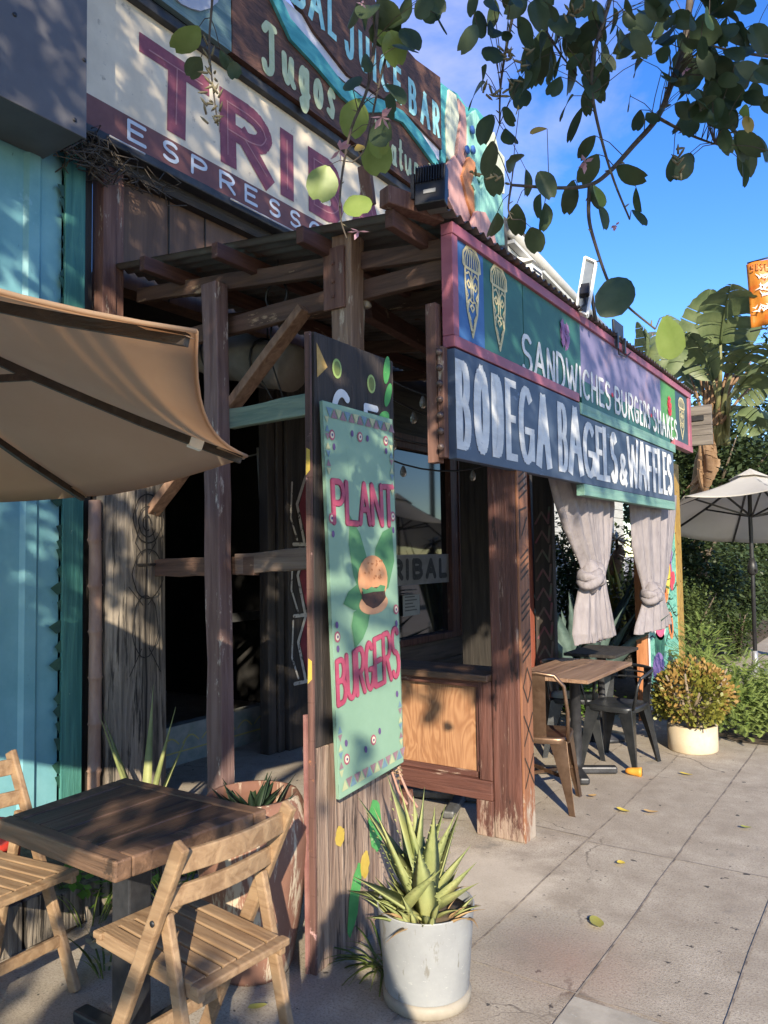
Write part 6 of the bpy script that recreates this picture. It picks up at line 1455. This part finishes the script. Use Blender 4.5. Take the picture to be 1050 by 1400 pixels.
# ------------------------------------------------------------------ street tree whose twigs hang into view
m_ol = leafmat('orchid_leaf_shaded', (.030,.050,.022,1), (.060,.085,.036,1), .22, .5, scale=14, spots=((.11,.10,.04,1), 22, .70))  # leaf colour darkened to stand for shaded leaves
m_olb = leafmat('orchid_leaf_sunlit', (.17,.24,.05,1), (.24,.31,.085,1), .35, .42, scale=14)  # same leaf in a brighter colour, standing for sunlit ones
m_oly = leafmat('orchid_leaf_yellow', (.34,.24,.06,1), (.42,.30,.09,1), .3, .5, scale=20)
m_twig = mat('twig_bark', (.05,.038,.03,1), (.10,.078,.06,1), scale=40, rough=.85)
m_bark = mat('street_tree_bark', (.10,.085,.07,1), (.2,.175,.145,1), scale=14, stretch=(1,1,.3), rough=.9, bump=.9)
m_petal = leafmat('pink_petal', (.50,.28,.36,1), (.62,.42,.48,1), .35, .6)
tree = thing('street_tree', (.9,-2.8,0), 'tree whose round-leaved twigs hang down in front of the sky and the signs', 'tree')
def bleaf(mb, p, d, nrm, size, fold=.35, curl=.2, wide=1.0, m=0, notch=1.0):
    p = V(p); d = V(d).normalized(); nrm = V(nrm); nrm = (nrm - d*nrm.dot(d)).normalized(); s = d.cross(nrm)
    U = (-1,-.66,-.33,0,.33,.66,1); vs = []
    for j in range(6):
        v = j/5
        for u in U:
            au = abs(u); Lm = (.93 + .10*math.sin(PI*min(1,au*1.15)) - .20*au**2.4) if notch else 1.0-.20*au**2
            wv = .5*wide*math.sin(PI*.5*min(1,.06+v*1.25))**.85*(1-.14*v*v)
            x = u*wv; y = v*Lm
            vs.append(p + (s*x + d*y + nrm*(fold*abs(x) - curl*y*y - .25*x*x))*size)
    mb.add(vs, [(j*7+k, j*7+k+1, j*7+8+k, j*7+7+k) for j in range(5) for k in range(6)], m, True)
# trunk and limbs
b = MB()
b.tube([V((.9,-2.8,0)), V((.92,-2.82,.5)), V((.86,-2.78,1.4)), V((.95,-2.85,2.4)), V((.8,-2.6,3.4)), V((.9,-2.5,4.6)), V((1.1,-2.4,6.2)), V((1.2,-2.3,7.8))], [.17,.135,.125,.12,.105,.085,.06,.02], 16)
b.build('trunk', m_bark, tree)
limb = MB()
def limbto(p0, p1, r0, r1, bow=.4):
    p0 = V(p0); p1 = V(p1); mid_ = p0.lerp(p1,.5)+V((0,0,bow)); limb.tube([p0, p0.lerp(mid_,.6)+V((0,0,bow*.3)), mid_, mid_.lerp(p1,.6), p1], [r0, r0*.8, (r0+r1)/2, r1*1.3, r1], 8)
for k in range(22):
    a = k*2.4; h = 3.2+.2*k; limbto((.9,-2.6,h), (.9+2.2*math.cos(a), -2.5+2.0*math.sin(a), h+1.3), .05, .008)
# hanging twigs, each at its own distance from the photographer
twig = MB(); leafD = MB(); leafB = MB(); leafY = MB(); buds = MB(); petals = MB()
def C3(x, y): return (600+x/2.3333, y/2.3333)
def C2(x, y): return (300+x/2.763, y/2.763)
def strand(pts, d0, d1, r0, r1):
    n = len(pts); P3 = [aD(px, py, d0+(d1-d0)*i/(n-1)) for i, (px, py) in enumerate(pts)]
    # smooth
    out = []
    for i in range(n-1):
        for k in range(5):
            t = k/5; p_ = P3[max(i-1,0)]; q_ = P3[i]; s_ = P3[i+1]; u_ = P3[min(i+2,n-1)]
            out.append(.5*((2*q_)+(s_-p_)*t+(2*p_-5*q_+4*s_-u_)*t*t+(3*q_-p_-3*s_+u_)*t**3))
    out.append(P3[-1]); m_ = len(out)
    twig.tube(out, [r0+(r1-r0)*i/(m_-1) for i in range(m_)], 7)
    for i in range(2, m_-1, 2):
        if rnd.random() < .6:
            a = V((rnd.uniform(-1,1),rnd.uniform(-1,1),rnd.uniform(-.6,1))).normalized(); buds.tube([out[i], out[i]+a*.007, out[i]+a*.012], [r1*.9,r1*.9,.0006], 5)
    return out
main_top = aD(950,-60,1.75)
S_ = {}
S_['main'] = strand([(950,-60),(943,0),(936,56),(919,111),(900,159),(866,199),(834,234),(806,253),(763,257),(699,253)], 1.75, 1.5, .0085, .0028)
S_['thin'] = strand([(845,-60),(834,0),(812,73),(810,129),(823,193),(840,249),(861,300)], 1.62, 1.5, .005, .0018)
S_['hang'] = strand([(806,253),(805,296),(814,334),(834,390),(857,418),(896,450)], 1.56, 1.42, .0042, .0018)
S_['left'] = strand([(712,-60),(705,0),(690,77),(684,124),(683,170)], 1.7, 1.62, .0045, .0016)
S_['b5'] = strand([(730,-50),(741,26),(763,69),(789,103)], 1.66, 1.6, .0035, .0015)
S_['b6'] = strand([(900,161),(943,184),(977,197)], 1.69, 1.6, .004, .0018)
S_['b7'] = strand([(1090,82),(1050,77),(999,69),(960,58)], 1.85, 1.74, .0045, .002)
S_['b8'] = strand([(699,253),(695,285),(700,300)], 1.5, 1.48, .0025, .0012)
S_['L1'] = strand([(292,-60),(290,0),(286,60),(290,110),(298,172)], 1.55, 1.5, .0032, .0012)
S_['L2'] = strand([(522,-60),(517,0),(513,54),(503,119),(481,174),(470,224),(465,268),(466,300),(474,326)], 1.62, 1.5, .0045, .0014)
S_['L3'] = strand([(566,-60),(555,0),(530,70),(515,130),(500,200),(482,222)], 1.68, 1.58, .004, .0014)
for k, nm in enumerate(('main','thin','left','b5','b7','L1','L2','L3')):
    limbto((.88,-2.62,3.3+.12*k), S_[nm][0], .035, .006, .55)
allp = [(p, nm) for nm, o in S_.items() for p in o]
def leaf_at(px, py, spx, mb, wide=1.0, ang=None, near=0.0, turn=None, notch=1.0):
    d = min(1.9, 1.56 + rnd.uniform(-.10,.12)+near); c = aD(px, py, d)
    # nearest twig point decides where the stalk comes from
    q = min((p for p, nm in allp), key=lambda p: (p-c).length)
    dist = (q-c).length; size = spx*d/F
    back = (c-q).normalized() if dist > 1e-3 else V((0,0,-1))
    dirn = (back*.55 + V((rnd.uniform(-.35,.35), rnd.uniform(-.35,.35), -.75))).normalized()
    view = (CAM-c).normalized()
    nrm = (view*rnd.choice((1,1,-1))*.9 + V((rnd.uniform(-1,1),rnd.uniform(-1,1),rnd.uniform(-.3,1)))*1.0)
    if turn is not None: nrm = view + V(turn)
    st = c - dirn*size*.5
    if (st-q).length < .16: twig.tube([q, q.lerp(st,.5)+V((0,0,.008)), st], [.0011,.0009,.0008], 4, cap=False)
    else:
        q2 = st + V((rnd.uniform(-.01,.01),0,.03)); twig.tube([q2, st], [.0009,.0008], 4, cap=False)
    bleaf(mb, st, dirn, nrm, size, rnd.uniform(.02,.5), rnd.uniform(0,.55), wide, 0, notch)
for x, y in [(180,90),(175,165),(145,245),(110,290),(175,25),(110,5),(320,30),(355,30),(320,140),(430,140),(580,120),(530,180),(660,70),(640,130),(300,230),(345,225),(285,270),(370,280),(265,315),(485,265),(400,335),(470,320),(430,395),(215,370),(150,405),(225,440),(160,505),(250,525),(175,570),(340,585),(285,580),(420,630),(470,470),(480,540),(505,625),(525,690),(600,560),(635,640),(640,690),(185,720),(245,705),(310,660),(340,695),(305,765),(790,130),(760,190),(750,270),(790,310),(800,390),(870,200),(920,110),(985,20),(990,165),(960,230),(900,310),(880,260),(850,340),(915,450),(980,455),(1040,470),(975,555),(1000,310),(940,380),(1040,240),(890,50),(850,15),(730,130),(770,60),(720,20),(795,525),(480,100),(610,30),(690,30),(260,15),(390,60),(950,60),(1020,110),(830,90),(880,130),(940,170),(860,280),(940,290),(910,210),(820,330),(780,350),(850,385),(900,380),(970,100),(460,15),(520,40),(840,150),(800,60),(905,250),(890,350),(930,330)]:
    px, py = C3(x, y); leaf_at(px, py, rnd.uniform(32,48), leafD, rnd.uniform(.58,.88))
R5 = random.Random(12)
for i in range(135):
    px, py = (R5.gauss(955,80), R5.gauss(85,65)) if i % 3 else (R5.gauss(740,70), R5.gauss(45,40))
    if py > 240 or px < 640: continue
    leaf_at(px, py, R5.uniform(26,44), leafD, R5.uniform(.55,.85), near=R5.uniform(-.1,.25))
for x, y in ((985,370),(440,155),(505,625),(860,60)):
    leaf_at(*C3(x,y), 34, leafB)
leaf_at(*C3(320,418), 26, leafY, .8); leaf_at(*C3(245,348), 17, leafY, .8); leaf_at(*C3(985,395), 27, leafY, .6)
leaf_at(*C3(580,922), 66, leafD, .80, near=-.14, turn=(.1,-.2,.1), notch=0); leaf_at(*C3(735,1078), 60, leafB, .72, near=-.14, turn=(.3,0,.1), notch=0)
for x, y, s in ((690,60,52),(700,190,44),(660,350,40),(500,310,34),(610,500,42),(650,400,36),(800,60,30),(840,90,30),(530,60,40),(760,20,36),(820,15,28),(500,60,34),(630,60,44),(560,30,40),(610,120,40),(720,130,38),(570,230,26)):
    leaf_at(*C2(x,y), s, leafD, .95)
for x, y, s in ((640,140,48),(595,590,50),(390,690,50),(520,775,46),(510,440,46),(660,170,40),(600,545,34)):
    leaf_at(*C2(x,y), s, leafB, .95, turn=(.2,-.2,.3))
leaf_at(*C2(530,565), 20, leafY, .8)
for px, py, s in ((258,56,46),(310,88,36),(266,92,30),(320,96,22)): leaf_at(px, py, s, leafB if s > 40 else leafD, 1.0)
def blossom(px, py, d, r, n=5):
    c = aD(px, py, d)
    for i in range(n):
        a = V((rnd.uniform(-1,1),rnd.uniform(-1,1),rnd.uniform(-1,.4))).normalized(); s = a.cross(V((.3,.2,1))).normalized(); petals.plate([c, c+a*r*.5+s*r*.22, c+a*r, c+a*r*.5-s*r*.22])
for px, py, r in ((490,316,.022),(522,160,.026),(465,205,.026),(842,308,.012),(800,222,.022),(892,455,.008),(936,96,.012),(495,5,.012)): blossom(px, py, 1.5, r, 7)
for (px0,py0),(px1,py1) in (((286,60),(292,170)),((292,100),(300,172)),((288,80),(284,168)),((640,238),(690,248)),((925,205),(930,240)),((690,70),(700,80)),((660,125),(686,130)),((770,20),(800,10)),((690,130),(725,70))):
    for i in range(9):
        f = i/8; c = aD(px0+(px1-px0)*f+rnd.uniform(-3,3), py0+(py1-py0)*f+rnd.uniform(-3,3), 1.5); a = V((rnd.uniform(-1,1),rnd.uniform(-1,1),rnd.uniform(-.5,1))).normalized(); buds.tube([c, c+a*.012, c+a*.02], [.0022,.0026,.0005], 5)
# crown above and behind: leaves placed where they shade the front
crown = MB(); RC = random.Random(99); NL = [0]
UP = [V((-.4,1,.3)), ]
def inframe(p):
    q = proj(p)
    return q is not None and -90 < q[0] < 1140 and -110 < q[1] < 1500
def shade(fn, area, ns, cover, size=.085):
    N = int(-math.log(1-cover)*area*ns/(.60*size*size*.62))
    done = 0; tries = 0
    while done < N and tries < N*30:
        tries += 1; T = fn()
        for k in range(14):
            t = RC.uniform(2.5, 13); p = T + SUN*t
            h = math.hypot(p.x-.8, p.y+2.3)
            if 2.35 < p.z < 10.5 and h < 3.3 + .1*(p.z-3) and (p-CAM).length > .75 and not inframe(p): break
        else: continue
        for c in range(RC.choice((1,1,2,3))):
            s = size*RC.uniform(.75,1.25); pc = p + V((RC.gauss(0,.05),RC.gauss(0,.05),RC.gauss(0,.05)))*(c > 0)
            d = V((RC.uniform(-1,1),RC.uniform(-1,1),RC.uniform(-1.2,.2))).normalized(); n = SUN + V((RC.uniform(-1,1),RC.uniform(-1,1),RC.uniform(-1,1)))*.75; n = (n-d*n.dot(d)).normalized(); sd_ = d.cross(n)
            crown.plate([pc-d*s*.5, pc-d*s*.2+sd_*s*.45, pc+d*s*.3+sd_*s*.46, pc+d*s*.52+sd_*s*.2, pc+d*s*.36, pc+d*s*.52-sd_*s*.2, pc+d*s*.3-sd_*s*.46, pc-d*s*.2-sd_*s*.45]); done += 1; NL[0] += 1
U_ = RC.uniform
def rX(x, y0, y1, z0, z1): return (lambda: V((x, U_(y0,y1), U_(z0,z1)))), (y1-y0)*(z1-z0), .55
def rY(y, x0, x1, z0, z1): return (lambda: V((U_(x0,x1), y, U_(z0,z1)))), (x1-x0)*(z1-z0), .73
def rZ(z, x0, x1, y0, y1): return (lambda: V((U_(x0,x1), U_(y0,y1), z))), (x1-x0)*(y1-y0), .40
def hang(x0,x1,y0,y1): return (lambda: aD(U_(x0,x1),U_(y0,y1),U_(1.45,1.75))), (x1-x0)*(y1-y0)*(1.6/F)**2, 1.0
for reg, c in ((hang(640,1080,-20,330),.95),(hang(640,1080,330,480),.5),(hang(470,640,-20,180),.7),(hang(240,480,0,330),.35),(rX(-4.2,.3,6.9,3.3,7.2),.86),(rX(-4.2,6.9,9.6,5.0,7.2),.45),(rX(-4.3,1.0,3.1,2.2,3.6),.5),(rX(-4.3,1.2,3.4,1.15,2.0),.82),(rX(-4.25,4.6,5.8,.4,3.0),.85),(rX(-4.25,3.5,4.6,.2,1.6),.7),(rX(-4.3,2.9,5.0,1.0,2.4),.35),
    (rX(-1.8,3.25,4.6,2.0,3.3),.86),(rX(-1.8,4.6,5.9,2.0,3.3),.74),(rX(-1.8,5.9,7.0,2.0,3.3),.42),(rX(-1.8,7.0,8.6,2.0,3.3),.10),
    (rY(3.3,-4.2,-1.8,2.3,3.5),.93),(rX(-1.93,2.3,3.0,1.55,2.6),.5),(rX(-1.93,2.3,3.0,.6,1.55),.2),(rZ(.75,-2.6,-1.8,1.35,2.0),.74),(rZ(0,-3.1,-1.75,.9,2.3),.45),(rY(4.0,-2.0,-1.8,1.05,2.1),.86),(rX(-1.79,4.0,4.15,1.1,2.1),.7)):
    shade(*reg, c)
crown.build('crown', m_ol, tree); limb.build('limbs', m_bark, tree)
twig.build('twigs', m_twig, tree); leafD.build('hanging_leaves', m_ol, tree); leafB.build('sunlit_tone_leaves', m_olb, tree); leafY.build('yellow_leaves', m_oly, tree); kind(buds.build('buds', mat('bud_green', (.10,.09,.05,1), (.18,.15,.09,1), scale=30), tree), 'stuff'); petals.build('blossoms', m_petal, tree)
print('crown leaves', NL[0])
# ------------------------------------------------------------------ the photographer, standing behind the camera
def skin(name, verts, edges, radii, m_, parent, root=0, sub=2):
    me = bpy.data.meshes.new(name); off = parent.location if parent else V((0,0,0))
    me.from_pydata([tuple(V(v)-off) for v in verts], edges, []); o = bpy.data.objects.new(name, me); col.objects.link(o); o.parent = parent
    o.modifiers.new('skin','SKIN'); sv = me.skin_vertices[0].data
    for i, r in enumerate(radii):
        r = r if hasattr(r,'__len__') else (r, r); sv[i].radius = r; sv[i].use_root = (i == root)
    sb = o.modifiers.new('sub','SUBSURF'); sb.levels = sub; sb.render_levels = sub
    me.materials.append(m_)
    return o
fw = V((-.5577,.8282,0)).normalized(); rt = V((.8282,.5577,0)).normalized()
PB_ = V((0,0,0)) - fw*.36 + rt*.0
def B_(r, f, z): return PB_ + rt*r + fw*f + V((0,0,z))
pe = thing('person', tuple(PB_), 'person in navy shirt and jeans holding up a phone with both hands', 'person')
m_skin = mat('skin', (.36,.21,.15,1), (.42,.26,.19,1), scale=20, rough=.5); m_shirt = mat('navy_shirt', (.03,.04,.07,1), (.05,.06,.10,1), scale=20, rough=.9); m_jean = mat('denim', (.04,.06,.11,1), (.07,.09,.15,1), scale=40, rough=.9); m_hair = mat('dark_hair', (.02,.014,.01,1), (.05,.035,.025,1), scale=60, rough=.6); m_shoe = mat('canvas_shoe', (.3,.3,.3,1), (.4,.4,.4,1))
vs = []; es = []; rs = []
def nv(p, r, par=None):
    vs.append(p); rs.append(r); k = len(vs)-1
    if par is not None: es.append((par, k))
    return k
pel = nv(B_(0,0,.96), (.15,.11)); wa = nv(B_(0,.005,1.12), (.135,.095), pel); ch = nv(B_(0,.0,1.32), (.165,.11), wa); nk0 = nv(B_(0,-.01,1.46), (.075,.07), ch); nk = nv(B_(0,.01,1.52), (.056,.058), nk0)
h1 = nv(B_(0,.03,1.585), (.068,.085), nk); h2 = nv(B_(0,.03,1.66), (.078,.098), h1); h3 = nv(B_(0,.02,1.725), (.066,.082), h2)
hand_c = {}
for s in (-1,1):
    sh = nv(B_(s*.17,-.01,1.40), .058, ch); el = nv(B_(s*.235,.06,1.16), .043, sh); wr = nv(B_(s*.085,.315,1.50), .027, el); pa_ = nv(B_(s*.062,.345,1.545), (.030,.018), wr); hand_c[s] = pa_
    hp = nv(B_(s*.09,0,.90), .092, pel); kn = nv(B_(s*.105,.02,.50), .060, hp); an = nv(B_(s*.115,-.01,.09), .040, kn); ft = nv(B_(s*.13,.12,.035), (.042,.030), an)
    for k, (dx, dz, L) in enumerate(((.004,.060,.075),(.006,.040,.082),(.005,.020,.078),(.002,.001,.062))):     # fingers behind the phone edge
        a = nv(B_(s*(.058-.004),.352,1.560+dz*.5), .0095, pa_); b2_ = nv(B_(s*.047,.362,1.562+dz), .0088, a); nv(B_(s*.030,.356,1.564+dz+.006), .0075, b2_)
    th = nv(B_(s*.060,.335,1.552), .0115, pa_); t2_b = nv(B_(s*.045,.334,1.585), .0105, th); nv(B_(s*.030,.337,1.605), .009, t2_b)
skin('body', vs, es, rs, m_skin, pe)
def sk2(name, seq, m_): 
    vv = [p for p, r, q in seq]; skin(name, vv, [(q, i) for i, (p, r, q) in enumerate(seq) if q is not None], [r for p, r, q in seq], m_, pe)
sk2('shirt', [(B_(0,0,.93),(.175,.125),None),(B_(0,.005,1.12),(.158,.112),0),(B_(0,0,1.32),(.186,.126),1),(B_(0,-.01,1.45),(.09,.085),2)] + [(B_(-.17,-.01,1.40),.075,2),(B_(-.22,.04,1.22),.062,4),(B_(.17,-.01,1.40),.075,2),(B_(.22,.04,1.22),.062,6)], m_shirt)
sk2('trousers', [(B_(0,0,.97),(.165,.125),None)] + [(B_(-.09,0,.88),.108,0),(B_(-.105,.02,.50),.076,1),(B_(-.115,-.01,.10),.064,2),(B_(.09,0,.88),.108,0),(B_(.105,.02,.50),.076,4),(B_(.115,-.01,.10),.064,5)], m_jean)
sk2('hair', [(B_(0,-.03,1.60),(.060,.06),None),(B_(0,-.005,1.69),(.084,.098),0),(B_(0,.0,1.745),(.066,.08),1)], m_hair)
for s in (-1,1):
    sk2('shoe', [(B_(s*.115,-.06,.045),(.045,.042),None),(B_(s*.12,.05,.045),(.048,.042),0),(B_(s*.135,.16,.035),(.046,.032),1)], m_shoe)
b = MB()
for s in (-1,1): b.lathe(B_(s*.031,.112,1.655), [(.002,-.010),(.010,-.007),(.012,0),(.010,.007),(.002,.010)], 10)
b.build('eyes', mat('eye', (.6,.6,.58,1), (.05,.03,.02,1), scale=90, rough=.2), pe)
b = MB(); b.tube([B_(0,.118,1.665), B_(0,.130,1.635), B_(0,.128,1.622)], [.007,.012,.009], 8); b.build('nose', m_skin, pe)
b = MB(); b.tube([B_(-.024,.108,1.592), B_(0,.118,1.594), B_(.024,.108,1.592)], [.003,.007,.003], 8); b.build('mouth', mat('lips', (.30,.12,.10,1)), pe)
for s in (-1,1): b = MB(); b.tube([B_(s*.079,.01,1.68), B_(s*.088,-.004,1.665), B_(s*.084,.004,1.63)], [.008,.012,.008], 8); b.build('ear', m_skin, pe)
ph_ = thing('phone', tuple(B_(0,.345,1.6)), 'black phone held upright in both hands', 'phone')
b = MB(); vs_ = [CAM - f_*.020 + r_*x + d_*y + f_*z for z in (-.004,.004) for x, y in ((-.037,-.05),(.037,-.05),(.037,.10),(-.037,.10))]
b.add(vs_, [(0,3,2,1),(4,5,6,7),(0,1,5,4),(1,2,6,5),(2,3,7,6),(3,0,4,7)]); b.build('case', m_black, ph_, .003)
